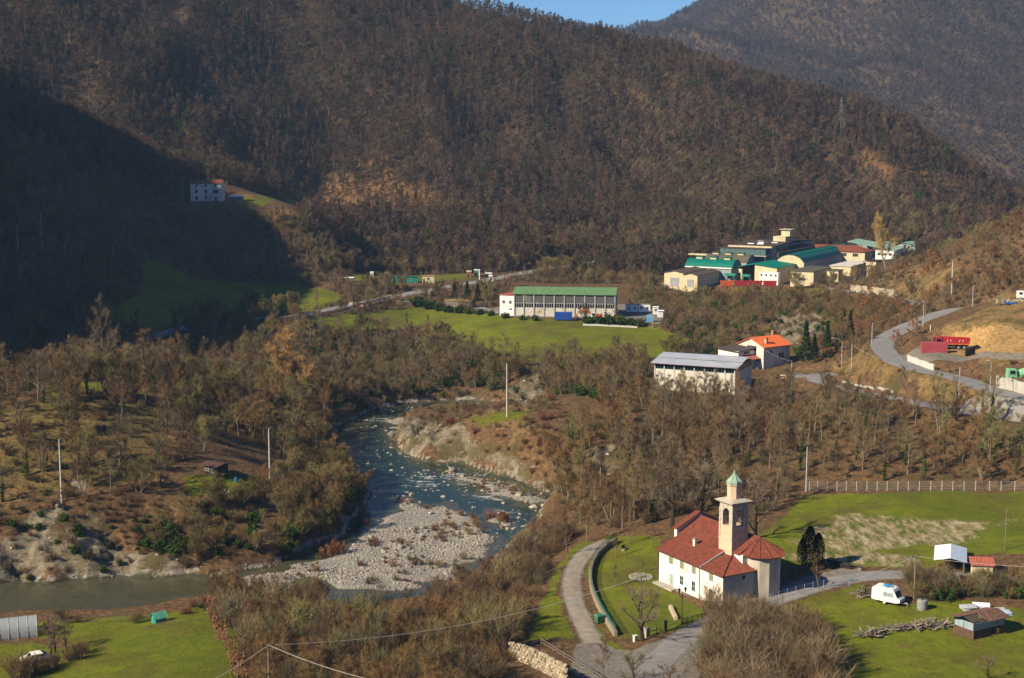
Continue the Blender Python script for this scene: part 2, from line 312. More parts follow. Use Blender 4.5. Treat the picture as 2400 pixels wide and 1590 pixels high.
# ------------------------------------------------------------------ materials
def nt(name):
    m = bpy.data.materials.new(name); m.use_nodes = True; t = m.node_tree; b = t.nodes['Principled BSDF']
    b.inputs['Specular IOR Level'].default_value = 0.25
    return m, t, b
def N(t, k, **kw):
    n = t.nodes.new(k)
    for a, v in kw.items():
        if a in n.inputs: n.inputs[a].default_value = v
        else: setattr(n, a, v)
    return n
def rgb(c): return (c[0], c[1], c[2], 1)
def noise(t, scale, detail=4, rough=.55, vec=None, sx=None):
    n = N(t, 'ShaderNodeTexNoise'); n.inputs['Scale'].default_value = scale; n.inputs['Detail'].default_value = detail; n.inputs['Roughness'].default_value = rough
    if vec is not None:
        if sx:
            mp = N(t, 'ShaderNodeMapping'); mp.inputs['Scale'].default_value = sx; t.links.new(vec, mp.inputs['Vector']); vec = mp.outputs[0]
        t.links.new(vec, n.inputs['Vector'])
    return n.outputs['Fac']
def ramp(t, fac, stops):
    r = N(t, 'ShaderNodeValToRGB'); e = r.color_ramp.elements
    while len(e) < len(stops): e.new(0.5)
    for k, (p, c) in enumerate(stops): e[k].position = p; e[k].color = rgb(c)
    t.links.new(fac, r.inputs[0]); return r.outputs[0]
def mix(t, f, a, b, mode='MIX'):
    n = N(t, 'ShaderNodeMix', data_type='RGBA', blend_type=mode)
    for v, s in ((f, n.inputs[0]), (a, n.inputs[6]), (b, n.inputs[7])):
        if isinstance(v, (int, float)): s.default_value = v
        elif isinstance(v, tuple): s.default_value = rgb(v)
        else: t.links.new(v, s)
    return n.outputs[2]
def math_(t, op, a, b=0.0, c=0.0):
    n = N(t, 'ShaderNodeMath', operation=op)
    for v, s in zip((a, b, c), n.inputs):
        if isinstance(v, (int, float)): s.default_value = v
        else: t.links.new(v, s)
    return n.outputs[0]
def maprange(t, v, a, b, c=0., d=1., smooth=True):
    n = N(t, 'ShaderNodeMapRange'); n.interpolation_type = 'SMOOTHSTEP' if smooth else 'LINEAR'
    t.links.new(v, n.inputs[0])
    for k, q in enumerate((a, b, c, d)): n.inputs[k+1].default_value = q
    return n.outputs[0]
def bump(t, b, h, s, dist=.1):
    n = N(t, 'ShaderNodeBump'); n.inputs['Strength'].default_value = s; n.inputs['Distance'].default_value = dist
    t.links.new(h, n.inputs['Height']); t.links.new(n.outputs[0], b.inputs['Normal'])
MATS = {}
def M(name, c=None, c2=None, rough=.8, scale=1.2, streak=None, bmp=0.0, metal=0.0, rnd=0.0, c3=None):
    """plain surface: two tones by noise, optional dirt tone, optional per-object variation"""
    if name in MATS: return MATS[name]
    m, t, b = nt(name); co = N(t, 'ShaderNodeTexCoord').outputs['Object']
    c2 = c2 or tuple(x*.7 for x in c)
    f = noise(t, scale, 5, .6, co, streak); col = ramp(t, f, [(.32, c2), (.62, c)])
    if c3: col = mix(t, maprange(t, noise(t, scale*.35, 5, .65, co), .55, .72), col, c3)
    if rnd:
        oi = N(t, 'ShaderNodeObjectInfo').outputs['Random']; hs = N(t, 'ShaderNodeHueSaturation')
        t.links.new(maprange(t, oi, 0, 1, 1-rnd, 1+rnd, False), hs.inputs['Value']); t.links.new(col, hs.inputs['Color']); col = hs.outputs[0]
    t.links.new(col, b.inputs['Base Color']); b.inputs['Roughness'].default_value = rough; b.inputs['Metallic'].default_value = metal
    if bmp: bump(t, b, noise(t, scale*6, 4, .6, co), bmp, .05)
    MATS[name] = m; return m

def ground_material():
    m, t, b = nt('ground'); pos = N(t, 'ShaderNodeNewGeometry').outputs['Position']
    at1 = N(t, 'ShaderNodeAttribute', attribute_name='cover_one'); at2 = N(t, 'ShaderNodeAttribute', attribute_name='cover_two')
    s1 = N(t, 'ShaderNodeSeparateColor'); t.links.new(at1.outputs['Color'], s1.inputs[0])
    s2 = N(t, 'ShaderNodeSeparateColor'); t.links.new(at2.outputs['Color'], s2.inputs[0])
    n1 = noise(t, 1.1, 6, .7, pos); n2 = noise(t, .13, 4, .6, pos); n3 = noise(t, 4.0, 4, .7, pos); nf = noise(t, .03, 4, .6, pos)
    def msk(s, k=.8):
        return maprange(t, math_(t, 'ADD', s, math_(t, 'MULTIPLY', math_(t, 'SUBTRACT', n1, .5), k)), .38, .62)
    litter = ramp(t, n1, [(.3, (.05, .030, .016)), (.5, (.12, .072, .037)), (.7, (.22, .135, .068))])
    sp = N(t, 'ShaderNodeSeparateXYZ'); t.links.new(pos, sp.inputs[0]); litter = mix(t, math_(t, 'MULTIPLY', maprange(t, sp.outputs[1], 600, 720), .85), litter, mix(t, n1, (.036, .024, .018), (.07, .047, .033)))  # far hillside litter darkened, painting in the shade under the trees
    litter = mix(t, maprange(t, n2, .5, .7), litter, (.075, .064, .027))
    grass = ramp(t, noise(t, .5, 6, .7, pos), [(.3, (.095, .130, .008)), (.5, (.155, .185, .010)), (.72, (.23, .22, .018))])
    grass = mix(t, maprange(t, n2, .44, .68), grass, (.135, .118, .018)); grass = mix(t, math_(t, 'MULTIPLY', maprange(t, nf, .48, .66), .6), grass, (.06, .085, .01)); grass = mix(t, math_(t, 'MULTIPLY', maprange(t, noise(t, .28, 6, .75, pos), .57, .66), .75), grass, (.17, .125, .05)); grass = mix(t, math_(t, 'MULTIPLY', maprange(t, noise(t, .75, 6, .8, pos), .52, .60), .42), grass, (.17, .155, .035)); grass = mix(t, math_(t, 'MULTIPLY', maprange(t, noise(t, .055, 5, .7, pos), .54, .60), .5), grass, (.10, .075, .03))
    grass = mix(t, maprange(t, noise(t, .35, 5, .7, pos), .60, .72), grass, (.13, .105, .035))
    grass = mix(t, math_(t, 'MULTIPLY', n3, .5), grass, (.040, .062, .006))
    dry = ramp(t, n1, [(.3, (.10, .062, .026)), (.5, (.20, .13, .055)), (.72, (.30, .21, .09))])
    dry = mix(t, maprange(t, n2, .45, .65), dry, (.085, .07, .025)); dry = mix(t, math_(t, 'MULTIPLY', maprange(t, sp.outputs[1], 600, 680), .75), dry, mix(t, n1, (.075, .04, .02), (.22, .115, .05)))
    vr = N(t, 'ShaderNodeTexVoronoi', feature='DISTANCE_TO_EDGE'); vr.inputs['Scale'].default_value = .5; t.links.new(pos, vr.inputs['Vector'])
    rock = ramp(t, noise(t, .6, 8, .75, pos), [(.3, (.06, .05, .035)), (.5, (.20, .17, .12)), (.68, (.28, .245, .185))])
    rock = mix(t, maprange(t, n2, .46, .62), rock, (.10, .08, .038)); rock = mix(t, math_(t, 'MULTIPLY', maprange(t, noise(t, 1.1, 6, .8, pos, (.35, .6, 1.6)), .5, .62), .7), rock, (.05, .042, .03))
    vg = N(t, 'ShaderNodeTexVoronoi'); vg.inputs['Scale'].default_value = 1.6; t.links.new(pos, vg.inputs['Vector'])
    grav = mix(t, .5, ramp(t, n1, [(.3, (.13, .12, .105)), (.7, (.34, .32, .29))]), vg.outputs['Color'], 'OVERLAY')
    grav = mix(t, .75, grav, ramp(t, n1, [(.3, (.17, .16, .14)), (.7, (.36, .34, .31))]))
    earth = ramp(t, n1, [(.3, (.20, .12, .045)), (.6, (.40, .26, .11)), (.75, (.46, .33, .17))])
    st = noise(t, .9, 5, .7, pos, (1.0, .28, 1)); straw = ramp(t, st, [(.40, (.085, .115, .014)), (.52, (.26, .21, .12)), (.66, (.44, .38, .25))])
    bare = ramp(t, n1, [(.3, (.13, .115, .095)), (.7, (.25, .23, .195))])
    wet = ramp(t, n1, [(.35, (.03, .035, .022)), (.7, (.085, .085, .05))])
    col = litter
    for s, c, k in ((s1.outputs[1], dry, 1.0), (s1.outputs[0], grass, .5), (s2.outputs[1], straw, .9), (s2.outputs[0], earth, .8), (s1.outputs[2], rock, .9), (at1.outputs['Alpha'], grav, .5), (s2.outputs[2], wet, .3), (at2.outputs['Alpha'], bare, .35)):
        col = mix(t, msk(s, k), col, c)
    t.links.new(col, b.inputs['Base Color']); b.inputs['Roughness'].default_value = .95; b.inputs['Specular IOR Level'].default_value = .1
    bump(t, b, math_(t, 'ADD', n1, math_(t, 'MULTIPLY', n3, .35)), .9, .35)
    return m
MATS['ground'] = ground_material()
def road_material(name, c1, c2, worn, sp):
    m, t, b = nt(name); pos = N(t, 'ShaderNodeNewGeometry').outputs['Position']
    col = ramp(t, noise(t, .5, 6, .7, pos), [(.3, c2), (.65, c1)]); col = mix(t, maprange(t, noise(t, .22, 5, .7, pos), .52, .68), col, worn)
    col = mix(t, math_(t, 'MULTIPLY', noise(t, 7, 3, .7, pos), .35), col, (.04, .04, .04)); t.links.new(col, b.inputs['Base Color']); b.inputs['Roughness'].default_value = sp
    bump(t, b, noise(t, 6, 4, .6, pos), .4, .04); MATS[name] = m
road_material('asphalt', (.27, .265, .26), (.20, .197, .192), (.31, .30, .285), .85)
road_material('gravelpath', (.36, .32, .265), (.22, .185, .145), (.29, .18, .13), .95)
def water_material():
    m, t, b = nt('river_water'); pos = N(t, 'ShaderNodeNewGeometry').outputs['Position']
    at = N(t, 'ShaderNodeAttribute', attribute_name='river'); s = N(t, 'ShaderNodeSeparateColor'); t.links.new(at.outputs['Color'], s.inputs[0])
    deep = mix(t, noise(t, .12, 3, .5, pos), (.011, .027, .023), (.018, .043, .034)); shallow = mix(t, noise(t, .6, 4, .6, pos), (.036, .039, .022), (.085, .080, .046))
    col = mix(t, maprange(t, math_(t, 'ADD', s.outputs[0], math_(t, 'MULTIPLY', math_(t, 'SUBTRACT', noise(t, .5, 4, .6, pos), .5), .8)), .25, .8), shallow, deep)
    fo = noise(t, .75, 6, .75, pos, (.45, 1.6, 1)); foam = maprange(t, math_(t, 'ADD', fo, math_(t, 'MULTIPLY', s.outputs[1], .30)), .80, .93)
    col = mix(t, foam, col, (.62, .66, .68)); t.links.new(col, b.inputs['Base Color'])
    t.links.new(maprange(t, foam, 0, 1, .14, .7, False), b.inputs['Roughness']); b.inputs['Specular IOR Level'].default_value = .16
    bump(t, b, math_(t, 'ADD', noise(t, 1.0, 4, .6, pos, (.6, 1.4, 1)), math_(t, 'MULTIPLY', fo, .6)), .22, .12); return m
MATS['water'] = water_material()

# ------------------------------------------------------------------ mesh helpers
def link(name, me, parent=None):
    o = bpy.data.objects.new(name, me); COL.objects.link(o)
    if parent is not None: o.parent = parent
    return o
def tag(o, label=None, cat=None, group=None, kind=None):
    if label: o['label'] = label
    if cat: o['category'] = cat
    if group: o['group'] = group
    if kind: o['kind'] = kind
    return o
def thing(name, label, cat, loc=(0, 0, 0), rz=0, group=None):
    o = bpy.data.objects.new(name, None); COL.objects.link(o); o.location = loc; o.rotation_euler = (0, 0, rz); o.empty_display_size = .2
    return tag(o, label, cat, group)
def copy_tree(o, parent=None, loc=None, rz=None, sc=None):
    c = o.copy(); COL.objects.link(c)
    if parent is not None: c.parent = parent
    if loc is not None: c.location = loc
    if rz is not None: c.rotation_euler = (0, 0, rz)
    if sc is not None: c.scale = (sc, sc, sc)
    for ch in CHILD.get(o.name, o.children): copy_tree(ch, c)
    return c
CHILD = {}
class MB:
    def __init__(s): s.v = []; s.f = []; s.m = []; s.k = 0
    def add(s, vs, fs):
        n = len(s.v); s.v += [tuple(v) for v in vs]; s.f += [tuple(i+n for i in f) for f in fs]; s.m += [s.k]*len(fs); return s
    def box(s, x0, x1, y0, y1, z0, z1):
        return s.add([(x0,y0,z0),(x1,y0,z0),(x1,y1,z0),(x0,y1,z0),(x0,y0,z1),(x1,y0,z1),(x1,y1,z1),(x0,y1,z1)], [(0,3,2,1),(4,5,6,7),(0,1,5,4),(1,2,6,5),(2,3,7,6),(3,0,4,7)])
    def obox(s, c, ax, ay, az):
        c, ax, ay, az = map(Vector, (c, ax, ay, az))
        return s.add([c+i*ax+j*ay+k*az for k in (-1, 1) for i, j in ((-1,-1),(1,-1),(1,1),(-1,1))], [(0,3,2,1),(4,5,6,7),(0,1,5,4),(1,2,6,5),(2,3,7,6),(3,0,4,7)])
    def bar(s, p, q, wx, wy=None, up=(0, 0, 1)):
        p, q = Vector(p), Vector(q); d = q-p; L = d.length; d = d/max(L, 1e-6); u = Vector(up)
        if abs(d.dot(u)) > .95: u = Vector((1, 0, 0))
        a = d.cross(u).normalized(); b = a.cross(d).normalized(); wy = wy or wx
        return s.obox((p+q)/2, a*wx/2, b*wy/2, d*L/2)
    def tube(s, p, q, r0, r1=None, n=6, cap=True):
        p, q = Vector(p), Vector(q); d = (q-p).normalized(); r1 = r0 if r1 is None else r1
        u = Vector((0, 0, 1)) if abs(d.z) < .9 else Vector((1, 0, 0)); a = d.cross(u).normalized(); b = a.cross(d)
        vs = [c+(a*math.cos(2*math.pi*i/n)+b*math.sin(2*math.pi*i/n))*r for c, r in ((p, r0), (q, r1)) for i in range(n)]
        fs = [(i, (i+1) % n, n+(i+1) % n, n+i) for i in range(n)]
        if cap: fs += [tuple(range(n-1, -1, -1)), tuple(range(n, 2*n))]
        return s.add(vs, fs)
    def path(s, P, r, n=5):
        P = [Vector(p) for p in P]; rr = r if isinstance(r, (list, tuple)) else [r]*len(P); vs = []
        for k, p in enumerate(P):
            d = (P[min(k+1, len(P)-1)]-P[max(k-1, 0)]).normalized(); u = Vector((0, 0, 1)) if abs(d.z) < .9 else Vector((1, 0, 0))
            a = d.cross(u).normalized(); b = a.cross(d); vs += [p+(a*math.cos(2*math.pi*i/n)+b*math.sin(2*math.pi*i/n))*rr[k] for i in range(n)]
        fs = [(k*n+i, k*n+(i+1) % n, k*n+n+(i+1) % n, k*n+n+i) for k in range(len(P)-1) for i in range(n)]
        return s.add(vs, fs+[tuple(range(n-1, -1, -1)), tuple(range(len(vs)-n, len(vs)))])
    def lathe(s, prof, n=12, c=(0, 0), ph=0):
        vs = [(c[0]+r*math.cos(2*math.pi*i/n+ph), c[1]+r*math.sin(2*math.pi*i/n+ph), z) for r, z in prof for i in range(n)]
        fs = [(k*n+i, k*n+(i+1) % n, k*n+n+(i+1) % n, k*n+n+i) for k in range(len(prof)-1) for i in range(n)]
        return s.add(vs, fs+[tuple(range(n-1, -1, -1)), tuple(range(len(vs)-n, len(vs)))])
    def prism(s, poly, z0, z1):
        n = len(poly)
        return s.add([(x, y, z0) for x, y in poly]+[(x, y, z1) for x, y in poly], [tuple(range(n-1, -1, -1)), tuple(range(n, 2*n))]+[(i, (i+1) % n, n+(i+1) % n, n+i) for i in range(n)])
    def slab(s, P, th):
        """a sheet through the points P (in order), th thick downwards along its normal"""
        P = [Vector(p) for p in P]; nn = (P[1]-P[0]).cross(P[2]-P[0]).normalized()
        if nn.z < 0: P = P[::-1]; nn = -nn
        n = len(P); Q = [p-nn*th for p in P]
        return s.add(P+Q, [tuple(range(n)), tuple(range(2*n-1, n-1, -1))]+[(i, i+n, (i+1) % n+n, (i+1) % n) for i in range(n)])
    def mesh(s, name, mats):
        me = bpy.data.meshes.new(name); me.from_pydata(s.v, [], s.f); ms = mats if isinstance(mats, (list, tuple)) else [mats]
        for m in ms: me.materials.append(MATS[m] if isinstance(m, str) else m)
        if len(ms) > 1: me.polygons.foreach_set('material_index', s.m)
        me.update(); return me
    def build(s, name, mat, parent=None, label=None, smooth=False):
        me = s.mesh(name, mat)
        if smooth: me.polygons.foreach_set('use_smooth', [True]*len(me.polygons))
        o = link(name, me, parent)
        if label: o['label'] = label
        return o

# ------------------------------------------------------------------ ground, water, roads
def grid_mesh(name, Z, mat):
    ny, nx = Z.shape; me = bpy.data.meshes.new(name)
    co = np.stack([MX, MY, Z], -1).reshape(-1, 3); idx = np.arange(ny*nx).reshape(ny, nx)
    q = np.stack([idx[:-1, :-1], idx[:-1, 1:], idx[1:, 1:], idx[1:, :-1]], -1).reshape(-1, 4)
    me.vertices.add(len(co)); me.vertices.foreach_set('co', co.ravel().astype(np.float32))
    me.loops.add(q.size); me.loops.foreach_set('vertex_index', q.ravel().astype(np.int32))
    me.polygons.add(len(q)); me.polygons.foreach_set('loop_start', np.arange(0, q.size, 4, dtype=np.int32)); me.polygons.foreach_set('loop_total', np.full(len(q), 4, np.int32))
    me.polygons.foreach_set('use_smooth', np.ones(len(q), bool)); me.update(calc_edges=True); me.materials.append(MATS[mat]); return me
ROAD_SKIRT = {}
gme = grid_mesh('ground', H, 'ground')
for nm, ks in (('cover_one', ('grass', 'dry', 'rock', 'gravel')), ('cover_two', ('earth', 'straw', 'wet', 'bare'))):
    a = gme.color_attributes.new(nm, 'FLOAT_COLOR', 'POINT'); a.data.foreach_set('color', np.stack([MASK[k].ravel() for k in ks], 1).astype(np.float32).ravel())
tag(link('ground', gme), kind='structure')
# water sheet only where the river lies
w = window(RIVER, 6); ny, nx = MX[w].shape; X_, Y_ = MX[w], MY[w]; dd = RIVD[w]
idx = np.arange(ny*nx).reshape(ny, nx); q = np.stack([idx[:-1, :-1], idx[:-1, 1:], idx[1:, 1:], idx[1:, :-1]], -1).reshape(-1, 4)
q = q[(dd.ravel()[q] > -4).any(1)]; u, inv = np.unique(q, return_inverse=True); q = inv.reshape(-1, 4)
co = np.stack([X_, Y_, ZW(Y_)], -1).reshape(-1, 3)[u]; wme = bpy.data.meshes.new('river'); wme.from_pydata(co.tolist(), [], q.tolist()); wme.materials.append(MATS['water'])
dep = np.clip((ZW(Y_)-H[w]).ravel()[u]/1.1, 0, 1); rap = np.zeros(len(co)); dep = np.where(co[:, 0] < -38, dep*.28, dep)
for a, b, r, v in ((1080,1120,16,1), (990,1128,14,1), (1150,1160,15,1), (1130,1195,12,.8), (890,985,10,1), (905,982,8,1), (1180,1200,10,.9), (1110,950,9,1), (1040,952,8,.6), (830,1000,10,.55), (1010,1180,10,.6), (920,1150,12,.6)):
    p = atW(a, b); rap = np.maximum(rap, v*np.exp(-((co[:, 0]-p.x)**2+((co[:, 1]-p.y)*.8)**2)/r**2*2))
a = wme.color_attributes.new('river', 'FLOAT_COLOR', 'POINT'); a.data.foreach_set('color', np.stack([dep, rap, rap*0, rap*0+1], 1).astype(np.float32).ravel())
tag(link('river', wme), kind='structure')
def ribbon(name, L, wd, mat, lift=.07):
    vs, fs = [], []; nn = 5
    for k, p in enumerate(L):
        d = L[min(k+1, len(L)-1)]-L[max(k-1, 0)]; n = np.array([d[1], -d[0]])/max(np.hypot(d[0], d[1]), 1e-6)
        for j in range(nn):
            s = (j/(nn-1)-.5)*wd*(1+(.10*float(fbm(np.array(k*.35+j*9.1), np.array(j*3.7), 3, 4))*2 if j in (0, 4) else 0)); x, y = p[0]+n[0]*s, p[1]+n[1]*s; vs.append((x, y, max(p[2], gz(x, y))+lift-.03*abs(j-2)))
        if k: fs += [((k-1)*nn+j, (k-1)*nn+j+1, k*nn+j+1, k*nn+j) for j in range(nn-1)]
    me = bpy.data.meshes.new(name); me.from_pydata(vs, [], fs); me.materials.append(MATS[mat]); me.polygons.foreach_set('use_smooth', [True]*len(fs))
    return tag(link(name, me), kind='structure')
for nm, (s, wd, mt) in ROADS.items(): ribbon(nm, ROADL[nm], wd, mt)
# ------------------------------------------------------------------ vegetation: meshes
def twig_mat(name, c, c2, rnd=.35, tints=None):
    m, t, b = nt(name); oi = N(t, 'ShaderNodeObjectInfo').outputs['Random']
    co = N(t, 'ShaderNodeTexCoord').outputs['Object']
    col = mix(t, noise(t, .9, 3, .6, co), c2, c)
    if tints:
        loc = N(t, 'ShaderNodeObjectInfo').outputs['Location']; nz = noise(t, .011, 4, .65, loc)
        tn = ramp(t, math_(t, 'ADD', nz, math_(t, 'MULTIPLY', math_(t, 'SUBTRACT', oi, .5), .16)), tints); col = mix(t, .95, col, mix(t, 1.0, col, tn, 'MULTIPLY'))
    hs = N(t, 'ShaderNodeHueSaturation')
    t.links.new(maprange(t, oi, 0, 1, 1-rnd, 1+rnd, False), hs.inputs['Value']); t.links.new(col, hs.inputs['Color'])
    r2 = math_(t, 'FRACT', math_(t, 'MULTIPLY', oi, 7.31)); t.links.new(maprange(t, r2, 0, 1, .485, .52, False), hs.inputs['Hue'])
    t.links.new(hs.outputs[0], b.inputs['Base Color']); b.inputs['Roughness'].default_value = 1; b.inputs['Specular IOR Level'].default_value = 0.05
    MATS[name] = m
twig_mat('bark_brown', (.23, .185, .135), (.11, .085, .06)); twig_mat('bark_pale', (.42, .38, .31), (.26, .23, .18)); twig_mat('bark_dark', (.075, .058, .042), (.04, .03, .022))
twig_mat('twig_brown', (.23, .148, .078), (.13, .083, .046), .4, [(.36, (.75, .8, .8)), (.5, (1, 1, 1)), (.62, (1.08, 1.0, .8))]); twig_mat('twig_grey', (.225, .18, .115), (.125, .10, .064), .4, [(.36, (1.0, .9, .8)), (.5, (1, 1, 1)), (.62, (1.0, 1.1, .7))]); twig_mat('twig_hill', (.142, .099, .074), (.070, .050, .040), .4, [(.36, (.62, .62, .72)), (.46, (1, .95, .98)), (.54, (1.12, 1.0, .86)), (.64, (1.0, 1.02, .78))])
twig_mat('twig_far', (.10, .076, .066), (.058, .045, .041), .3); twig_mat('twig_olive', (.235, .18, .075), (.13, .105, .045)); twig_mat('twig_gold', (.42, .29, .10), (.27, .18, .06)); twig_mat('twig_red', (.24, .092, .05), (.13, .05, .03))
twig_mat('leaf_rust', (.34, .15, .065), (.20, .085, .04)); twig_mat('leaf_green', (.055, .10, .016), (.025, .05, .010)); twig_mat('leaf_bright', (.07, .12, .016), (.03, .06, .01)); twig_mat('needle', (.025, .05, .016), (.012, .026, .010))
twig_mat('leaf_pink', (.38, .19, .115), (.24, .115, .07)); twig_mat('dry_blade', (.34, .25, .12), (.20, .14, .06)); twig_mat('cypress_leaf', (.022, .045, .012), (.010, .022, .007))
def rv(a, b): return random.uniform(a, b)
def rdir(): 
    z = rv(-1, 1); a = rv(0, 6.283); s = math.sqrt(1-z*z); return Vector((s*math.cos(a), s*math.sin(a), z))
def sliver(mb, p, d, L, w):
    s = d.cross(rdir()).normalized()*w*.5; mb.add([p-s, p+s, p+d*L], [(0, 1, 2)])
def leafq(mb, p, r):
    n = rdir(); a = n.cross(rdir()).normalized(); b = n.cross(a); mb.add([p-a*r, p+b*r*.6, p+a*r, p-b*r*.6], [(0, 1, 2, 3)])
def make_tree(seed, Ht=10, spread=.42, trunk=.28, limbs=9, sub=5, twigs=34, tl=1.2, tw=.035, upr=.5, stems=1, rad=None, leaf=None, nleaf=0, ivy=0, n=4):
    """bare tree: trunk and limbs as tapered tubes, a crown of fine twigs; height Ht"""
    random.seed(seed); tr = MB(); cr = MB(); iv = MB(); rad = rad or Ht*.016
    for sidx in range(stems):
        lean = Vector((rv(-.12, .12), rv(-.12, .12), 1)) if stems == 1 else Vector((rv(-.55, .55), rv(-.55, .55), 1)); lean.normalize()
        b0 = Vector((0, 0, -.6)) if stems == 1 else Vector((rv(-.35, .35), rv(-.35, .35), -.4)); P = [b0]; hh = Ht*(rv(.78, .9) if stems == 1 else rv(.6, .85)); k = 5
        for i in range(1, k+1):
            P.append(b0+lean*hh*i/k+Vector((rv(-1, 1), rv(-1, 1), 0))*Ht*.018*(i > 1))
        tr.path(P, [rad*(1-.83*i/k) for i in range(k+1)], n+1)
        if ivy:
            for _ in range(ivy):
                t = rv(.02, .62); p = P[int(t*k)].lerp(P[min(k, int(t*k)+1)], t*k-int(t*k)); leafq(iv, p+rdir()*rv(.15, .55)*(1.1-t*.7), rv(.12, .26))
        for j in range(limbs):
            t = trunk+(1-trunk)*((j+rv(0, .8))/limbs); t = min(.98, t); i = min(k-1, int(t*k)); p = P[i].lerp(P[i+1], t*k-i)
            az = j*2.4+rv(-.5, .5); el = upr+rv(-.25, .35)+t*.35; ln = Ht*spread*(1.18-t*.82)*rv(.75, 1.15)
            d = Vector((math.cos(az)*math.cos(el), math.sin(az)*math.cos(el), math.sin(el))); q = p; Q = [p]
            for m in range(3):
                d = (d+rdir()*.16+Vector((0, 0, .10))).normalized(); q = q+d*ln/3; Q.append(q)
            r0 = rad*(1-.8*t)*.55; tr.path(Q, [r0, r0*.7, r0*.42, r0*.15], 3)
            for m in range(sub):
                tt = .3+.7*(m+rv(0, .9))/sub; tt = min(.97, tt); ii = min(2, int(tt*3)); pp = Q[ii].lerp(Q[ii+1], tt*3-ii)
                dd = (d+rdir()*.85+Vector((0, 0, .25))).normalized(); l2 = ln*.45*(1.25-tt*.6)*rv(.7, 1.2); e = pp+dd*l2; mid = pp+dd*l2*.5+rdir()*l2*.07
                cr.k = 0; cr.path([pp, mid, e], [r0*.33+.008, r0*.22+.006, .006], 3)
                for _ in range(twigs):
                    u = rv(.1, 1.0); a = pp.lerp(mid, u*2) if u < .5 else mid.lerp(e, u*2-1)
                    sliver(cr, a+rdir()*l2*.10, (dd*.6+rdir()*.95+Vector((0, 0, .3))).normalized(), tl*rv(.5, 1.15), tw*rv(.6, 1.4))
                if leaf:
                    for _ in range(nleaf): leafq(iv, pp.lerp(e, rv(.2, 1))+rdir()*l2*.35, rv(.10, .2))
    return tr, cr, iv
def make_bush(seed, Ht=2.5, wide=1.3, stems=26, tw=.045, per=22, tl=.7, leaf=0, lr=.14):
    """many-stemmed bare shrub or leafy bush"""
    random.seed(seed); st = MB(); cr = MB()
    for i in range(stems):
        az = rv(0, 6.283); rr = abs(random.gauss(0, .45)); d = Vector((math.cos(az)*rr, math.sin(az)*rr, 1)).normalized(); b = Vector((math.cos(az), math.sin(az), 0))*rv(0, .35)*wide; b.z = -.3
        ln = Ht*rv(.65, 1.08)*(1-.18*rr); m = b+d*ln*.55+rdir()*.12; e = m+(d+rdir()*.3).normalized()*ln*.45
        st.path([b, m, e], [.035*Ht*.4+.012, .018, .006], 3)
        for _ in range(per):
            u = rv(.25, 1); a = b.lerp(m, u*2) if u < .5 else m.lerp(e, u*2-1); sliver(cr, a, (d+rdir()*.8).normalized(), tl*rv(.5, 1.2)*Ht/2.5, tw*rv(.6, 1.3))
        for _ in range(leaf):
            u = rv(.15, 1); a = b.lerp(m, u*2) if u < .5 else m.lerp(e, u*2-1); leafq(cr, a+rdir()*.35*wide*.5, lr*rv(.6, 1.4))
    return st, cr
def make_conifer(seed, Ht=10, wide=.2, col=False, cnt=1500, lr=.28):
    random.seed(seed); tr = MB(); cr = MB(); tr.path([(0, 0, -.5), (0, 0, Ht*.5), (0, 0, Ht*.97)], [Ht*.018, Ht*.01, .02], 5)
    for i in range(cnt):
        t = random.random()**.75; z = Ht*(.05+.95*t); az = rv(0, 6.283)
        tier = 1 if col else .62+.5*((t*Ht*.8+.13*math.sin(az*3)) % 1.0)
        prof = (math.sin(min(1, (1-t)*1.9+.08)*1.45)**.8 if col else (1-t)*.97+.03); rr = Ht*wide*prof*tier*math.sqrt(rv(.35, 1))
        p = Vector((math.cos(az)*rr, math.sin(az)*rr, z-(0 if col else rr*.35))); d = (Vector((math.cos(az), math.sin(az), .9 if col else -.25))+rdir()*.35).normalized()
        s = d.cross(Vector((0, 0, 1))+rdir()*.4).normalized()*lr*.36; cr.add([p-d*lr*.5-s*.6, p-d*lr*.2+s, p+d*lr, p-s], [(0, 3, 2, 1)])
    return tr, cr
def merge(*mbs):
    o = MB()
    for k, mb in enumerate(mbs): o.k = k; o.add(mb.v, mb.f)
    return o
# ---- forms: name -> list of (trunk mesh, crown mesh, extra mesh or None, nominal height)
FORMS = {}
def form(kind, count, mats, fn, h):
    L = []
    for i in range(count):
        r = fn(i); tr, cr = r[0], r[1]; iv = r[2] if len(r) > 2 and r[2].f else None
        L.append((tr.mesh('trunk', mats[0]), cr.mesh('crown', mats[1]), iv.mesh('foliage', mats[2]) if iv else None, h))
    FORMS[kind] = L
form('oak', 4, ('bark_brown', 'twig_grey'), lambda i: make_tree(10+i, 10, .44, .25, 10, 5, 26, 1.0, .034, .5, rad=.2), 10)
form('slim', 4, ('bark_brown', 'twig_brown'), lambda i: make_tree(30+i, 11, .24, .3, 11, 3, 26, 1.0, .034, .75, rad=.19), 11)
form('wood', 4, ('bark_brown', 'twig_brown'), lambda i: make_tree(50+i, 9, .34, .25, 10, 4, 28, 1.0, .036, .65, stems=1+i % 2, rad=.17), 9)
form('ivy', 3, ('bark_dark', 'twig_grey', 'leaf_bright'), lambda i: make_tree(70+i, 10, .36, .35, 9, 4, 26, 1.1, .036, .55, ivy=300), 10)
form('olive', 4, ('bark_brown', 'twig_olive'), lambda i: make_tree(90+i, 8, .46, .15, 10, 5, 26, .95, .036, .65, stems=3), 8)
form('gold', 2, ('bark_pale', 'twig_gold'), lambda i: make_tree(110+i, 18, .34, .16, 16, 6, 52, 1.5, .055, .85, stems=2), 18)
form('pale', 3, ('bark_pale', 'twig_grey'), lambda i: make_tree(120+i, 14, .2, .3, 12, 3, 24, 1.2, .035, .8), 14)
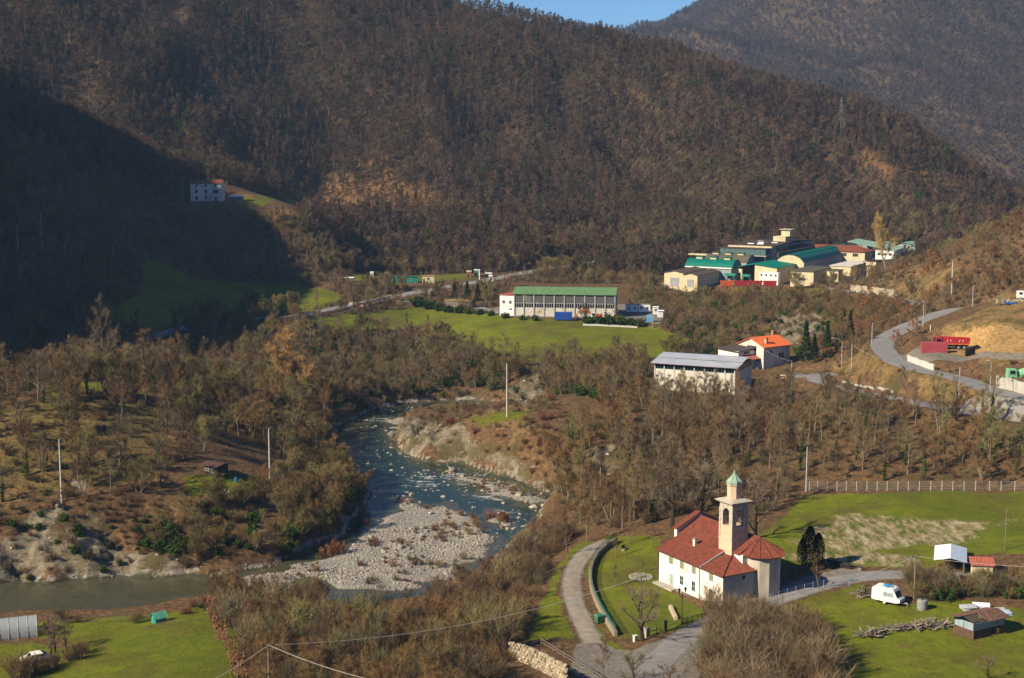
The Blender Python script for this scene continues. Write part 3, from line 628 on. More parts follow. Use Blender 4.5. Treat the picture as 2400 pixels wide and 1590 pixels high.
form('rust', 3, ('bark_brown', 'twig_brown', 'leaf_rust'), lambda i: make_tree(140+i, 7, .42, .2, 9, 4, 14, .9, .04, .5, leaf=1, nleaf=22), 7)
form('gnarl', 3, ('bark_dark', 'bark_brown'), lambda i: make_tree(160+i, 7, .62, .22, 9, 6, 20, .8, .034, .35, rad=.27), 7)
form('gate', 1, ('bark_dark', 'bark_brown'), lambda i: make_tree(181, 7, .72, .3, 10, 7, 20, .8, .034, .4, rad=.34, n=6), 7)
form('shrub', 4, ('bark_brown', 'twig_brown'), lambda i: make_bush(200+i, 3.2, 1.5, 34, .034, 30, .75), 3.2)
form('stems', 4, ('bark_brown', 'twig_grey'), lambda i: make_bush(210+i, 4.2, 1.6, 30, .034, 34, .8), 4.2)
form('redbush', 2, ('bark_brown', 'twig_red'), lambda i: make_bush(220+i, 1.6, 1.3, 30, .05, 26, .6), 1.6)
form('green', 3, ('bark_dark', 'leaf_green'), lambda i: make_bush(230+i, 2.2, 1.6, 26, .05, 4, .5, 30, .17), 2.2)
form('bright', 2, ('bark_dark', 'leaf_bright'), lambda i: make_bush(240+i, 2.4, 1.3, 22, .05, 4, .5, 26, .15), 2.4)
form('spruce', 3, ('bark_brown', 'needle'), lambda i: make_conifer(250+i, 10, .2, False, 1700, .42), 10)
form('cypress', 2, ('bark_brown', 'cypress_leaf'), lambda i: make_conifer(260+i, 5.2, .22, True, 2600, .17), 5.2)
form('pinkhedge', 2, ('bark_brown', 'leaf_pink'), lambda i: make_bush(270+i, 1.8, 1.2, 26, .04, 10, .45, 11, .09), 1.8)
NT = [0]
TREE_PTS = []
def tree_obj(kind, name, p, h, label, group, cat='tree', idx=None, rz=None, sq=1.0):
    f = FORMS[kind]; tr, cr, iv, hn = f[(NT[0] if idx is None else idx) % len(f)]; NT[0] += 1; s = h/hn
    o = thing(name, label, cat, p, random.uniform(0, 6.28) if rz is None else rz, group); o.scale = (s*sq, s*sq, s)
    link('trunk' if cat == 'tree' else 'stem', tr, o); link('crown' if cat == 'tree' else 'foliage', cr, o)
    if iv: link('leaves', iv, o)
    TREE_PTS.append((p[0], p[1])); return o
def tree_px(kind, name, px, py, top, label, group=None, cat='tree', idx=None, sq=1.0, Y=None):
    """a tree standing where the pixel meets the ground, as tall as its top pixel asks"""
    p = G(px, py) if Y is None else Vector((ray(px, py)[0]*Y, Y, gz(ray(px, py)[0]*Y, Y)))
    h = (ray(px, top)[1]*p.y-p.z)*1.1
    return tree_obj(kind, name, p, h, label, group, cat, idx, None, sq)

# ---- far masses as instanced stuff
def instancer(name, forms, P, S, Rz, label=None, lowpoly=None):
    c = bpy.data.collections.new(name+'_forms')
    for i, me in enumerate(forms):
        o = bpy.data.objects.new('form', me); c.objects.link(o)
    me = bpy.data.meshes.new(name); me.from_pydata([tuple(p) for p in P], [], [])
    for an, arr, ty in (('grow', S, 'FLOAT'), ('turn', Rz, 'FLOAT'), ('pick', np.random.randint(0, len(forms), len(P)), 'INT')):
        a = me.attributes.new(an, ty, 'POINT'); a.data.foreach_set('value', np.asarray(arr, np.int32 if ty == 'INT' else np.float32))
    o = link(name, me); tag(o, label, None, None, 'stuff')
    g = bpy.data.node_groups.new(name, 'GeometryNodeTree'); g.interface.new_socket('Geometry', in_out='INPUT', socket_type='NodeSocketGeometry'); g.interface.new_socket('Geometry', in_out='OUTPUT', socket_type='NodeSocketGeometry')
    gi, go = g.nodes.new('NodeGroupInput'), g.nodes.new('NodeGroupOutput'); ci = g.nodes.new('GeometryNodeCollectionInfo'); ci.inputs['Collection'].default_value = c; ci.inputs['Separate Children'].default_value = True; ci.inputs['Reset Children'].default_value = True
    ip = g.nodes.new('GeometryNodeInstanceOnPoints'); ip.inputs['Pick Instance'].default_value = True
    def na(an, ty):
        n = g.nodes.new('GeometryNodeInputNamedAttribute'); n.data_type = ty; n.inputs['Name'].default_value = an; return n.outputs['Attribute']
    cx = g.nodes.new('ShaderNodeCombineXYZ'); L = g.links
    L.new(na('turn', 'FLOAT'), cx.inputs[2]); L.new(gi.outputs[0], ip.inputs['Points']); L.new(ci.outputs[0], ip.inputs['Instance']); L.new(na('pick', 'INT'), ip.inputs['Instance Index'])
    eu = g.nodes.new('FunctionNodeEulerToRotation'); L.new(cx.outputs[0], eu.inputs[0]); L.new(eu.outputs[0], ip.inputs['Rotation']); L.new(na('grow', 'FLOAT'), ip.inputs['Scale']); L.new(ip.outputs[0], go.inputs[0])
    md = o.modifiers.new('spread', 'NODES'); md.node_group = g; return o
def joined(kind, k=None):
    """trunk+crown of a form as one mesh"""
    out = []
    for tr, cr, iv, hn in FORMS[kind][:k]:
        bm = bmesh.new(); ms = []
        for me in (tr, cr, iv):
            if me is None: continue
            n0 = len(bm.faces); bm.from_mesh(me); bm.faces.ensure_lookup_table()
            for f in bm.faces[n0:]: f.material_index = len(ms)
            ms.append(me.materials[0])
        m = bpy.data.meshes.new('form'); bm.to_mesh(m); bm.free()
        for x in ms: m.materials.append(x)
        out.append(m)
    return out
def scatter(x0, x1, y0, y1, sp, seed, keep):
    rs = np.random.RandomState(seed); gx = np.arange(x0, x1, sp); gy = np.arange(y0, y1, sp); a, b = np.meshgrid(gx, gy); a = (a+rs.uniform(-.48, .48, a.shape)*sp).ravel(); b = (b+rs.uniform(-.48, .48, b.shape)*sp).ravel()
    m = (np.abs(a) < .378*b+12); a, b = a[m], b[m]; z = sample(H, a, b)
    d = b*CP-z*SP; py = 795-(b*SP+z*CP)/d*FPX; px = 1200+a/d*FPX; m = (py < 1680) & keep(a, b, px, py, rs); a, b, z = a[m], b[m], z[m]
    return np.stack([a, b, z-.1], 1), rs
def roadclear(a, b, pad=1.5):
    ok = np.ones(a.shape, bool)
    for nm, (s, wd, mt) in ROADS.items():
        L = ROADL[nm]; w = (a > L[:, 0].min()-10) & (a < L[:, 0].max()+10) & (b > L[:, 1].min()-10) & (b < L[:, 1].max()+10)
        if w.any():
            d, _ = ldist([tuple(p) for p in L[::2]], a[w], b[w]); ok[w] &= d > wd/2+pad+(4 if nm == 'valley_road' and pad > .5 else 0)*(b[w] > 560)
    return ok
CLEAR = [(np.asarray(p), 2.0) for p in PADS]
def clear(a, b):
    ok = np.ones(a.shape, bool)
    for p, pd in CLEAR:
        w = (a > p[:, 0].min()-9) & (a < p[:, 0].max()+9) & (b > p[:, 1].min()-9) & (b < p[:, 1].max()+9)
        if w.any(): ok[w] &= sdist(p, a[w], b[w]) < -pd
    return ok
def hill_keep(lo, hi):
    def f(a, b, px, py, rs):
        fo = sample(FOREST, a, b); dr = sample(MASK['dry'], a, b)
        return (fo > .5) & (rs.rand(len(a)) > dr*.8) & roadclear(a, b) & clear(a, b) & (fbm(a/26, b/26, 3, 77)+rs.uniform(-.2, .2, len(a)) > -.28)
    return f
random.seed(3)
twig_mat('bark_hill', (.15, .115, .088), (.075, .057, .045))
form('hill', 7, ('bark_hill', 'twig_hill'), lambda i: make_tree(300+i, 11, (.30, .36, .22, .33, .27, .4, .25)[i], .25, 7, 3, 20, 1.6, .10, .7, n=3), 11)
form('far', 5, ('twig_far', 'twig_far'), lambda i: make_tree(320+i, 11, .4, .15, 6, 2, 12, 2.6, .32, .6, n=3), 11)
form('hillgreen', 3, ('bark_dark', 'leaf_green'), lambda i: make_tree(330+i, 9, .3, .15, 7, 3, 16, 1.2, .16, .5, n=3), 9)
# ------------------------------------------------------------------ woods and thickets of the valley
for s, pd in (('1195,745 1195,665 1470,665 1470,745', 1), ('1525,930 1525,840 1790,835 1790,925', 1), ('1730,870 1740,800 1870,800 1860,870', 1), ('1545,1385 1600,1260 1700,1240 1850,1330 1830,1380 1695,1435', 2.2),
              ('2010,1425 2010,1365 2115,1365 2115,1425', .5), ('1985,1500 1985,1440 2240,1430 2240,1490', .5), ('2225,1510 2240,1410 2400,1410 2400,1500', 1), ('2170,1340 2170,1290 2330,1290 2330,1345', 1), ('460,1120 470,1070 545,1070 545,1120', 1.5),
              ('-20,1530 -20,1400 95,1400 95,1510', 1), ('345,1470 345,1430 390,1430 390,1470', 1), ('750,672 770,645 1160,640 1160,660 1000,675', 1), ('420,485 430,450 590,450 590,485', 2), ('1040,712 1050,690 1130,690 1130,712', 1), ('2110,850 2130,790 2290,790 2290,850', 1), ('2330,905 2330,860 2440,860 2440,905', 1), ('1450,1350 1450,1330 1530,1330 1530,1360', .5), ('1800,895 1800,870 1900,870 1900,895', 1)):
    CLEAR.append((GP(s), pd))
CLEAR.append((GP('430,498 560,515 700,515 745,485 700,458 540,458 430,474'), 0))
CLEAR.append((np.array([((a-1200)/FPX*y*1.01, y) for a, y in ((1535, 592), (1800, 588), (2060, 585), (2110, 640), (2150, 680), (2190, 716), (2080, 716), (1950, 712), (1800, 700), (1690, 675), (1600, 655), (1545, 640))]), 0))
P, rs = scatter(-400, 420, 640, 1030, 3.05, 1, hill_keep(0, 0))
form('hillpale', 1, ('bark_brown', 'twig_hill'), lambda i: make_tree(345, 12, .2, .4, 7, 3, 16, 1.4, .09, .8, n=3, rad=.2), 12)
instancer('hillside_wood', joined('hill')+joined('hillgreen', 1)+joined('hillpale'), P, np.clip(rs.uniform(.5, 1.15, len(P))*(1+1.1*fbm(P[:, 0]/34, P[:, 1]/34, 3, 19)), .35, 1.45), rs.uniform(0, 6.28, len(P)), 'brown leafless woodland covering the long hillside above the valley')
P, rs = scatter(0, 1000, 1080, 2720, 5.6, 2, lambda a, b, px, py, rs: (px > 1250) & (py < 520))
instancer('far_mountain_wood', joined('far'), P, rs.uniform(.8, 1.35, len(P)), rs.uniform(0, 6.28, len(P)), 'hazy leafless woodland on the far mountain')
ZONES = [  # outline, tree spacing, heights, tree kinds, shrub spacing, shrub heights, shrub kinds
 ('near', '470,1425 560,1350 640,1370 700,1400 830,1452 960,1445 1060,1395 1130,1362 1210,1300 1270,1255 1340,1255 1300,1300 1275,1360 1245,1440 1225,1500 1200,1545 1150,1620 1100,1680 600,1680 590,1560', 3.9, (4.4, 7.2), ['wood', 'stems', 'slim', 'wood'], 2.2, (1.8, 3.4), ['shrub', 'stems', 'shrub']),
 ('right', '1645,1500 1690,1455 1770,1452 1890,1458 1945,1510 1945,1680 1665,1680', 2.9, (4.8, 6.6), ['stems', 'wood', 'stems'], 1.7, (2.6, 4.2), ['stems', 'shrub']),
 ('hedge', '2045,1366 2130,1352 2440,1362 2440,1425 2290,1412 2200,1412 2120,1404', 2.6, (3.4, 5.0), ['stems', 'olive', 'wood'], 1.5, (1.8, 3.2), ['shrub', 'stems', 'green']),
 ('slope', '1870,1122 1885,1000 1960,935 2100,955 2440,1010 2440,1138', 5.4, (8, 12), ['slim', 'wood', 'ivy', 'slim', 'oak', 'wood'], 3.2, (1.2, 2.2), ['shrub', 'stems']),
 ('mid', '1285,1160 1330,1040 1420,960 1520,925 1700,935 1860,925 1900,1000 1870,1120 1830,1190 1770,1215 1700,1195 1570,1215 1450,1245 1350,1230', 4.6, (7.5, 11.5), ['wood', 'slim', 'slim', 'oak', 'ivy', 'wood'], 2.8, (1.5, 3.0), ['shrub', 'stems']),
 ('promontory', '905,985 1010,955 1200,945 1290,930 1330,1040 1290,1160 1240,1140 1060,1085', 10, (3.0, 5.5), ['wood', 'oak'], 2.8, (.9, 2.0), ['shrub', 'shrub', 'stems', 'redbush']),
 ('willow', '400,1235 450,1180 560,1172 640,1140 680,1085 760,1085 835,1115 862,1165 835,1205 790,1262 700,1292 600,1330 440,1338 330,1290', 4.0, (5.0, 8.0), ['olive', 'olive', 'wood'], 2.2, (1.6, 3.4), ['shrub', 'stems', 'green']),
 ('bank', '470,900 620,850 720,880 790,985 765,1030 780,1075 700,1085 600,1060 540,1010', 3.9, (8, 12.5), ['wood', 'oak', 'slim', 'olive', 'wood'], 2.4, (1.5, 3.2), ['shrub', 'stems']),
 ('knoll', '-60,870 60,850 250,850 420,860 500,930 540,1020 480,1070 400,1100 380,1180 250,1180 120,1170 -60,1240', 5.2, (7, 11.5), ['oak', 'wood', 'olive', 'slim', 'wood', 'ivy'], 2.6, (.9, 2.2), ['shrub', 'stems', 'shrub']),
 ('cliff', '-60,1380 -60,1240 120,1170 380,1180 420,1240 330,1290 440,1340 300,1360', 7.0, (3, 5.5), ['wood', 'slim'], 2.0, (.8, 1.9), ['shrub', 'green', 'shrub']),
 ('farbank', '600,850 700,760 800,775 940,785 1040,800 1130,832 1260,856 1400,858 1530,850 1540,900 1420,960 1290,930 1190,940 1160,940 960,937 870,958 790,985 720,880', 4.2, (5.5, 9), ['wood', 'slim', 'ivy', 'olive', 'oak'], 2.6, (1.4, 2.8), ['shrub', 'stems', 'green', 'bright']),
 ('yardwood', '1455,705 1560,690 1760,684 1960,690 1995,740 1985,800 1940,850 1870,840 1740,806 1640,840 1560,850 1590,800 1548,768', 4.2, (4, 6.8), ['wood', 'oak', 'wood', 'slim', 'olive'], 2.8, (1.6, 3), ['shrub', 'stems', 'green']),
 ('spur', '1990,690 2060,655 2150,610 2440,505 2440,680 2330,692 2200,728 2120,758 2050,800 1985,850', 4.8, (4, 7.5), ['wood', 'slim', 'rust', 'wood', 'oak'], 3.0, (1.2, 2.4), ['shrub', 'stems']),
 ('hallwood', '820,700 860,680 1000,690 1060,690 1180,690 1300,690 1470,690 1560,660 1640,610 1500,620 1300,650 1100,660 900,680', 4.8, (4, 6.5), ['wood', 'olive', 'oak', 'slim'], 3, (1.2, 2.2), ['shrub', 'stems']),
 ('shade', '-60,880 -60,560 300,560 620,560 760,610 830,640 760,660 600,660 400,610 330,680 220,740 300,770 420,780 480,850 600,850 480,900 420,860', 4.6, (6, 10), ['wood', 'oak', 'slim'], 3.2, (1.5, 2.8), ['shrub']),
 ('foot', '780,640 700,560 1000,560 1300,560 1700,530 2100,520 2150,580 1800,560 1600,580 1300,615 1100,635', 4.4, (6, 10), ['wood', 'oak', 'wood', 'olive'], 3.2, (1.4, 2.6), ['shrub', 'stems']),
 ('roadside', '1930,870 2000,800 2055,850 2240,900 2440,945 2440,970 2200,945 1980,900', 14, (3, 6), ['wood'], 3.0, (.7, 1.6), ['shrub', 'stems', 'redbush']),
 ('rest', '-100,1000 -100,520 1000,560 2500,500 2500,1000 1900,900 1200,900 600,900', 4.8, (5.5, 9.5), ['wood', 'oak', 'slim', 'olive'], 3.0, (1.4, 2.6), ['shrub', 'stems']),
 ('waterside', '90,1500 95,1452 330,1441 480,1412 505,1430 372,1452 200,1472', 4.2, (2.2, 3.6), ['stems', 'wood'], 2.0, (1.0, 2.2), ['shrub', 'stems', 'redbush', 'green']),
 ('terrace', '2100,850 2170,848 2300,846 2440,850 2440,880 2330,872 2330,900 2200,872', 16, (2.4, 3), ['stems'], 2.0, (.8, 1.7), ['shrub', 'redbush', 'shrub']),
]
WOODS = {k: ([], []) for k in FORMS}
TALL = {}
ZPG = {z[0]: GP(z[1]) for z in ZONES}
ZPG['rest'] = np.array([(-260, 430), (260, 430), (330, 760), (-300, 760)])
for zi, (zn, poly, tsp, th, tk, ssp, sh, sk) in enumerate(ZONES):
    pg = ZPG[zn]; x0, y0 = pg.min(0); x1, y1 = pg.max(0)
    for sp, hh, kinds, big in ((tsp, th, tk, 1), (ssp, sh, sk, 0)):
        def keep(a, b, px, py, rs):
            k = (sdist(pg, a, b) > 0) & roadclear(a, b, .9) & clear(a, b) & (sample(RIVD, a, b) < -.8)
            k &= ((sample(MASK['grass'], a, b)+sample(MASK['bare'], a, b) < .5) | ((zn == 'waterside') & (rs.rand(len(a)) > .35)))
            if zn == 'rest':
                for zz in ZPG:
                    if zz != 'rest': k &= sdist(ZPG[zz], a, b) < 0
            if zn in ('knoll', 'spur', 'roadside', 'shade', 'slope', 'foot', 'rest', 'hallwood'): k &= rs.rand(len(a)) > sample(MASK['dry'], a, b)*.9
            k &= rs.rand(len(a)) > sample(MASK['rock'], a, b)*(.85 if big else .6)
            k &= (fbm(a/16, b/16, 2, 91)+rs.uniform(-.25, .25, len(a)) > (-.22 if big else -.2))
            return k
        P, rs = scatter(x0, x1, y0, y1, sp, 100+zi*2+big, keep)
        for p in P:
            k = kinds[rs.randint(len(kinds))]; h = rs.uniform(*hh)*(1+.5*float(fbm(p[0]/20, p[1]/20, 2, 5)))
            TALL.setdefault((zn, big), []).append((h/math.hypot(p[1], p[0]), k, p, h, rs.uniform(0, 6.28)))
# the largest stand as trees and shrubs of their own, the others as one mass per kind
WHERE = {'near': 'in the brown thicket between the river and the gravel path', 'right': 'in the brown thicket beside the road junction', 'hedge': 'in the hedge behind the white caravan',
         'slope': 'on the leaf-strewn slope above the white fence posts', 'mid': 'in the wood between the church and the silver-roofed warehouse', 'promontory': 'on the rocky point beside the river',
         'willow': 'in the olive thicket on the river bank', 'bank': 'in the dark wood above the river bend', 'knoll': 'on the dry knoll above the grey cliff', 'cliff': 'clinging to the grey cliff by the river',
         'farbank': 'on the bank below the long green field', 'yardwood': 'in the wood below the factory yard', 'spur': 'on the dry spur beside the hill road', 'roadside': 'on the verge of the road bend', 'terrace': 'on the scrubby terrace below the red truck'}
LOOK = {'oak': 'spreading bare grey-brown tree', 'slim': 'slender upright bare tree', 'wood': 'bushy bare brown tree', 'ivy': 'bare tree with ivy-green trunk', 'olive': 'rounded olive-twigged bare tree', 'stems': 'tall many-stemmed bare shrub',
        'shrub': 'low brown bare shrub', 'rust': 'small tree with rust-brown dead leaves', 'redbush': 'low reddish bare bush', 'green': 'low dark green bush', 'bright': 'bright green leafy bush'}
QUOTA = {('near', 1): 36, ('right', 1): 16, ('hedge', 1): 14, ('slope', 1): 44, ('mid', 1): 56, ('promontory', 1): 12, ('willow', 1): 24, ('bank', 1): 22, ('knoll', 1): 32, ('cliff', 1): 6, ('farbank', 1): 20, ('near', 0): 40, ('right', 0): 26, ('hedge', 0): 20, ('promontory', 0): 14, ('cliff', 0): 14, ('roadside', 0): 16, ('terrace', 0): 14}
for (zn, big), L in TALL.items():
    L.sort(key=lambda q: -q[0]); n = QUOTA.get((zn, big), 0)
    for i, (_, k, p, h, rz) in enumerate(L):
        if i < n:
            isT = k in ('oak', 'slim', 'wood', 'ivy', 'olive', 'rust')
            tree_obj(k, ('leafless_tree' if k != 'rust' else 'rust_leaved_tree') if isT else ('leafless_shrub' if k in ('shrub', 'stems', 'redbush') else 'green_bush'), Vector(p), h, LOOK[k]+' '+WHERE[zn], ('trees ' if isT else 'shrubs ')+WHERE[zn], 'tree' if isT else 'shrub', None, rz)
        else:
            WOODS[k][0].append(p); WOODS[k][1].append((h/FORMS[k][0][3], rz))
MASSN = {'oak': 'spreading_wood', 'slim': 'slender_wood', 'wood': 'brown_wood', 'ivy': 'ivy_wood', 'olive': 'olive_wood', 'shrub': 'low_undergrowth', 'stems': 'tall_undergrowth', 'rust': 'rusty_wood', 'redbush': 'reddish_undergrowth', 'green': 'green_undergrowth', 'bright': 'leafy_undergrowth'}
for k, (P, SR) in WOODS.items():
    if P: SR = np.array(SR); instancer(MASSN[k], joined(k), P, SR[:, 0], SR[:, 1], LOOK[k]+' mass filling the valley sides')

# ---- trees one can tell apart
T = tree_px
T('gold', 'golden_poplar', 702, 952, 778, 'tall golden-twigged poplar with pale forked trunk above the river bend', sq=1.05)
T('oak', 'leafless_tree', 242, 888, 712, 'tall fan-shaped bare tree standing behind the knoll', idx=1, sq=.75)
T('slim', 'leafless_tree', 332, 905, 752, 'tall bare tree with dense top at the back of the knoll', idx=2, sq=1.5)
T('olive', 'leafless_tree', 256, 925, 808, 'rounded yellow-green bare tree on the knoll beside the lit grass', idx=0)
T('slim', 'leafless_tree', 178, 940, 805, 'thin lone bare tree in front of the lit grass patch', idx=1)
T('oak', 'leafless_tree', 90, 940, 822, 'broad dark bare tree at the left end of the lit grass patch', idx=0)
T('rust', 'rust_leaved_tree', 55, 815, 725, 'brown-topped tree rising out of the deep hill shadow', sq=1.3)
for a, b, c in ((100, 590, 458), (42, 600, 515), (152, 600, 522)): T('pale', 'pale_tree', a, b, c, 'pale slender tree standing in the deep hill shadow', 'pale trees in the hill shadow')
T('olive', 'leafless_tree', 588, 738, 665, 'round olive bare tree at the edge of the valley meadow', sq=.8)
T('gold', 'golden_poplar', 2078, 618, 502, 'big two-trunked bare poplar among the factory roofs', idx=1, sq=.7, Y=640)
T('pale', 'pale_tree', 1412, 1180, 1062, 'white-barked leaning bare tree below the rocky point')
T('oak', 'leafless_tree', 2203, 978, 868, 'wide dark bare tree beside the lower road', idx=3)
T('gate', 'gnarled_tree', 1507, 1502, 1385, 'gnarled dark bare tree leaning beside the iron gate', idx=0)
for a, b, c, i in ((1575, 1235, 1085, 1), (1640, 1215, 1080, 2), (1770, 1262, 1120, 0)):
    T('gnarl', 'gnarled_tree', a, b, c, 'large gnarled bare tree close behind the church', 'gnarled trees behind the church', idx=i, sq=1.0)
for a, b, c in ((1330, 1300, 1190), (1375, 1268, 1170)): T('slim', 'leafless_tree', a, b, c, 'slender bare tree at the top of the gravel path', 'slender trees by the gravel path')
for a, b, c in ((1477, 1275, 1200), (1532, 1284, 1218), (1443, 1308, 1250), (1440, 1375, 1318), (1505, 1340, 1312)): T('slim', 'young_tree', a, b, c, 'young bare tree planted in the church lawn', 'young trees on the church lawn')
T('slim', 'leafless_tree', 1410, 1600, 1475, 'thin young bare tree at the edge of the road junction', idx=1)
T('gnarl', 'pruned_tree', 1483, 1640, 1528, 'pruned bare tree with stubby branches in front of the road junction', idx=1)
T('gnarl', 'pruned_tree', 1560, 1650, 1555, 'low pruned bare tree at the near edge of the road junction', idx=2)
T('slim', 'young_tree', 1920, 1382, 1290, 'small bare tree beside the road right of the church')
T('shrub', 'leafless_shrub', 1668, 1436, 1368, 'bare climbing shrub against the white church wall', cat='shrub', sq=.9)
T('gnarl', 'gnarled_tree', 2315, 1590, 1535, 'small dark bare fruit tree alone on the right lawn', idx=2)
for a, b, c in ((1897, 1328, 1243), (1917, 1330, 1258), (1880, 1326, 1268)): T('cypress', 'cypress_tree', a, b, c, 'dense dark green cypress beside the church lamp', 'cypresses beside the church', sq=.9)
for a, b, c in ((1888, 846, 762), (1992, 792, 733), (1938, 835, 760), (1908, 850, 790)): T('spruce', 'spruce_tree', a, b, c, 'dark green spruce beside the red-tiled house', 'spruces by the red-tiled house', sq=1.1)
for a, b, c in ((1835, 610, 535), (1862, 606, 530), (1952, 604, 533), (2075, 590, 528), (2105, 590, 540)): T('spruce', 'spruce_tree', a, b, c, 'dark spruce behind the factory', 'spruces behind the factory', sq=1.5, Y=735)
for a, b, c in ((1065, 705, 668), (1095, 706, 664), (1120, 704, 668), (1140, 705, 672)): T('spruce', 'spruce_tree', a, b, c, 'dark pine in the clump beside the white annex', 'pines beside the white annex', sq=1.5)
T('bright', 'ivy_column', 1322, 880, 838, 'bright green ivy-covered stump below the long field', cat='shrub', sq=.6)
for i, (a, b, c) in enumerate(((982, 718, 690), (1005, 724, 700), (1030, 728, 706), (1052, 732, 712), (1075, 734, 716), (1100, 736, 720), (1125, 738, 722), (1150, 740, 726), (1185, 746, 732), (1225, 750, 737), (1255, 752, 738), (1380, 759, 738), (1400, 760, 736), (1425, 762, 735), (1450, 763, 738), (1475, 764, 742), (1500, 765, 745))):
    T('green', 'green_bush', a, b, c, 'dark green laurel bush in the row along the hall yard', 'laurel bushes along the hall yard', 'shrub', sq=1.15)
for a, b, c in ((1150, 1215, 1190), (880, 1275, 1258), (1040, 1272, 1258), (1020, 1248, 1228), (1000, 1195, 1182), (790, 1300, 1262), (760, 1305, 1275), (860, 1225, 1205), (1180, 1222, 1196), (940, 1200, 1190), (845, 1330, 1315), (1080, 1138, 1126), (1130, 1142, 1130)):
    p = atW(a, b); p.z = gz(p.x, p.y); tree_obj('redbush', 'willow_bush', p, (b-c)/11.5, 'red-twigged low bush on the river gravel', 'red bushes on the river gravel', 'shrub')
for a, b, c in ((497, 1438, 1392), (502, 1455, 1415), (508, 1475, 1436), (520, 1500, 1462), (548, 1545, 1505), (556, 1565, 1520), (562, 1590, 1545), (535, 1520, 1485)):
    T('pinkhedge', 'beech_shrub', a, b, c, 'pinkish dead-leaved shrub along the meadow edge', 'pinkish shrubs along the meadow edge', 'shrub', sq=.75)
for a, b, c in ((2245, 950, 880), (2310, 1068, 960), (2170, 1120, 1020), (2330, 1085, 985), (1960, 1055, 985), (2005, 1080, 1000)):
    T('ivy', 'ivy_tree', a, b, c, 'bare tree with trunk wrapped in bright ivy on the slope below the lower road', 'ivy trees below the lower road')
for a, b, c in ((2138, 790, 738), (2100, 815, 770), (2062, 860, 840), (2135, 665, 642)): T('rust', 'rust_leaved_tree', a, b, c, 'rust-brown leafy oak beside the hill road', 'rusty oaks beside the hill road', sq=1.1)
for a, b, c in ((130, 1530, 1440), (118, 1545, 1470), (155, 1520, 1450)): T('gnarl', 'orchard_tree', a, b, c, 'dark fruit tree beside the plastic greenhouse', 'fruit trees beside the greenhouse', sq=.8)
for a, b, c in ((40, 1590, 1530), (60, 1592, 1540), (75, 1585, 1535), (90, 1578, 1540), (110, 1572, 1535), (130, 1562, 1528), (165, 1548, 1515), (200, 1532, 1502), (185, 1545, 1508)): T('shrub', 'leafless_shrub', a, b, c, 'dark bare shrub in the hedge below the greenhouse', 'hedge shrubs below the greenhouse', 'shrub')
# ------------------------------------------------------------------ surfaces of built things
M('plaster_white', (.80, .78, .73), (.66, .63, .56), .9, 1.0, (1, 1, .35), .1, c3=(.48, .43, .34)); M('plaster_grey', (.50, .46, .39), (.34, .31, .26), .95, .8, (1, 1, .4), .15, c3=(.22, .19, .15)); M('plaster_peach', (.62, .45, .31), (.50, .37, .27), .95, 1.4, (1, 1, .3), .15, c3=(.46, .42, .36))
M('stone_trim', (.50, .46, .38), (.30, .28, .23), .95, 2, None, .2); M('tile_red', (.235, .066, .040), (.13, .042, .028), .9, 1.5, None, .25, c3=(.15, .07, .045)); M('tile_orange', (.52, .12, .035), (.38, .085, .03), .85, 2)
M('shutter_olive', (.26, .26, .16), (.20, .20, .13), .7, 3); M('door_grey', (.36, .42, .42), (.28, .33, .33), .7, 3); M('glass_dark', (.012, .016, .022), (.006, .008, .012), .08, 2); M('frame_dark', (.05, .05, .055), None, .6); M('frame_white', (.75, .75, .74), None, .6)
M('copper_green', (.30, .43, .34), (.20, .33, .26), .7, 2.5, (1, 1, .4), .1, c3=(.24, .10, .05)); M('iron_black', (.018, .018, .02), None, .5); M('bronze', (.10, .085, .04), None, .45, metal=.6); M('zinc', (.55, .57, .60), (.42, .44, .47), .4, 2, metal=.3)
M('stone_grey', (.34, .31, .26), (.22, .20, .165), .95, 1.5, None, .3, rnd=.25); M('stone_tan', (.40, .34, .25), (.26, .21, .15), .95, 1.8, None, .3, rnd=.3); M('concrete', (.44, .43, .40), (.32, .31, .28), .95, 1, (1, 1, .3), .15, c3=(.22, .20, .17)); M('concrete_white', (.56, .55, .52), (.42, .41, .39), .9, 1.2)
M('wood_pole', (.20, .165, .13), (.12, .10, .08), .9, 3, (3, 3, .3)); M('wood_grey', (.26, .22, .175), (.14, .12, .10), .95, 2.5, (.3, 3, 3), rnd=.4); M('wood_dark', (.045, .04, .036), (.025, .022, .02), .9, 2); M('wire_grey', (.45, .45, .46), None, .5)
M('bin_green', (.05, .20, .11), None, .6); M('paint_white', (.80, .80, .78), (.70, .70, .66), .45, 1.5); M('rubber', (.02, .02, .022), None, .8); M('tarp_blue', (.05, .33, .62), (.03, .22, .45), .6, 3); M('rust_brown', (.12, .062, .048), (.075, .042, .035), .8, 1.5, None, .1); M('panel_blue', (.27, .36, .40), (.20, .28, .32), .7, 2)
M('sheet_white', (.78, .80, .82), (.68, .70, .73), .45, 1.2); M('sheet_blue', (.36, .46, .58), (.30, .38, .48), .5, 1.2); M('tarp_red', (.38, .11, .07), (.26, .08, .055), .8, 2); M('wall_cream', (.62, .54, .36), (.50, .43, .28), .9, .8, (1, 1, .3), c3=(.40, .34, .22)); M('film_plastic', (.55, .60, .63), (.42, .47, .50), .3, 1.2); M('hut_green', (.02, .26, .19), (.015, .19, .14), .5); M('hut_teal', (.06, .44, .42), None, .6)
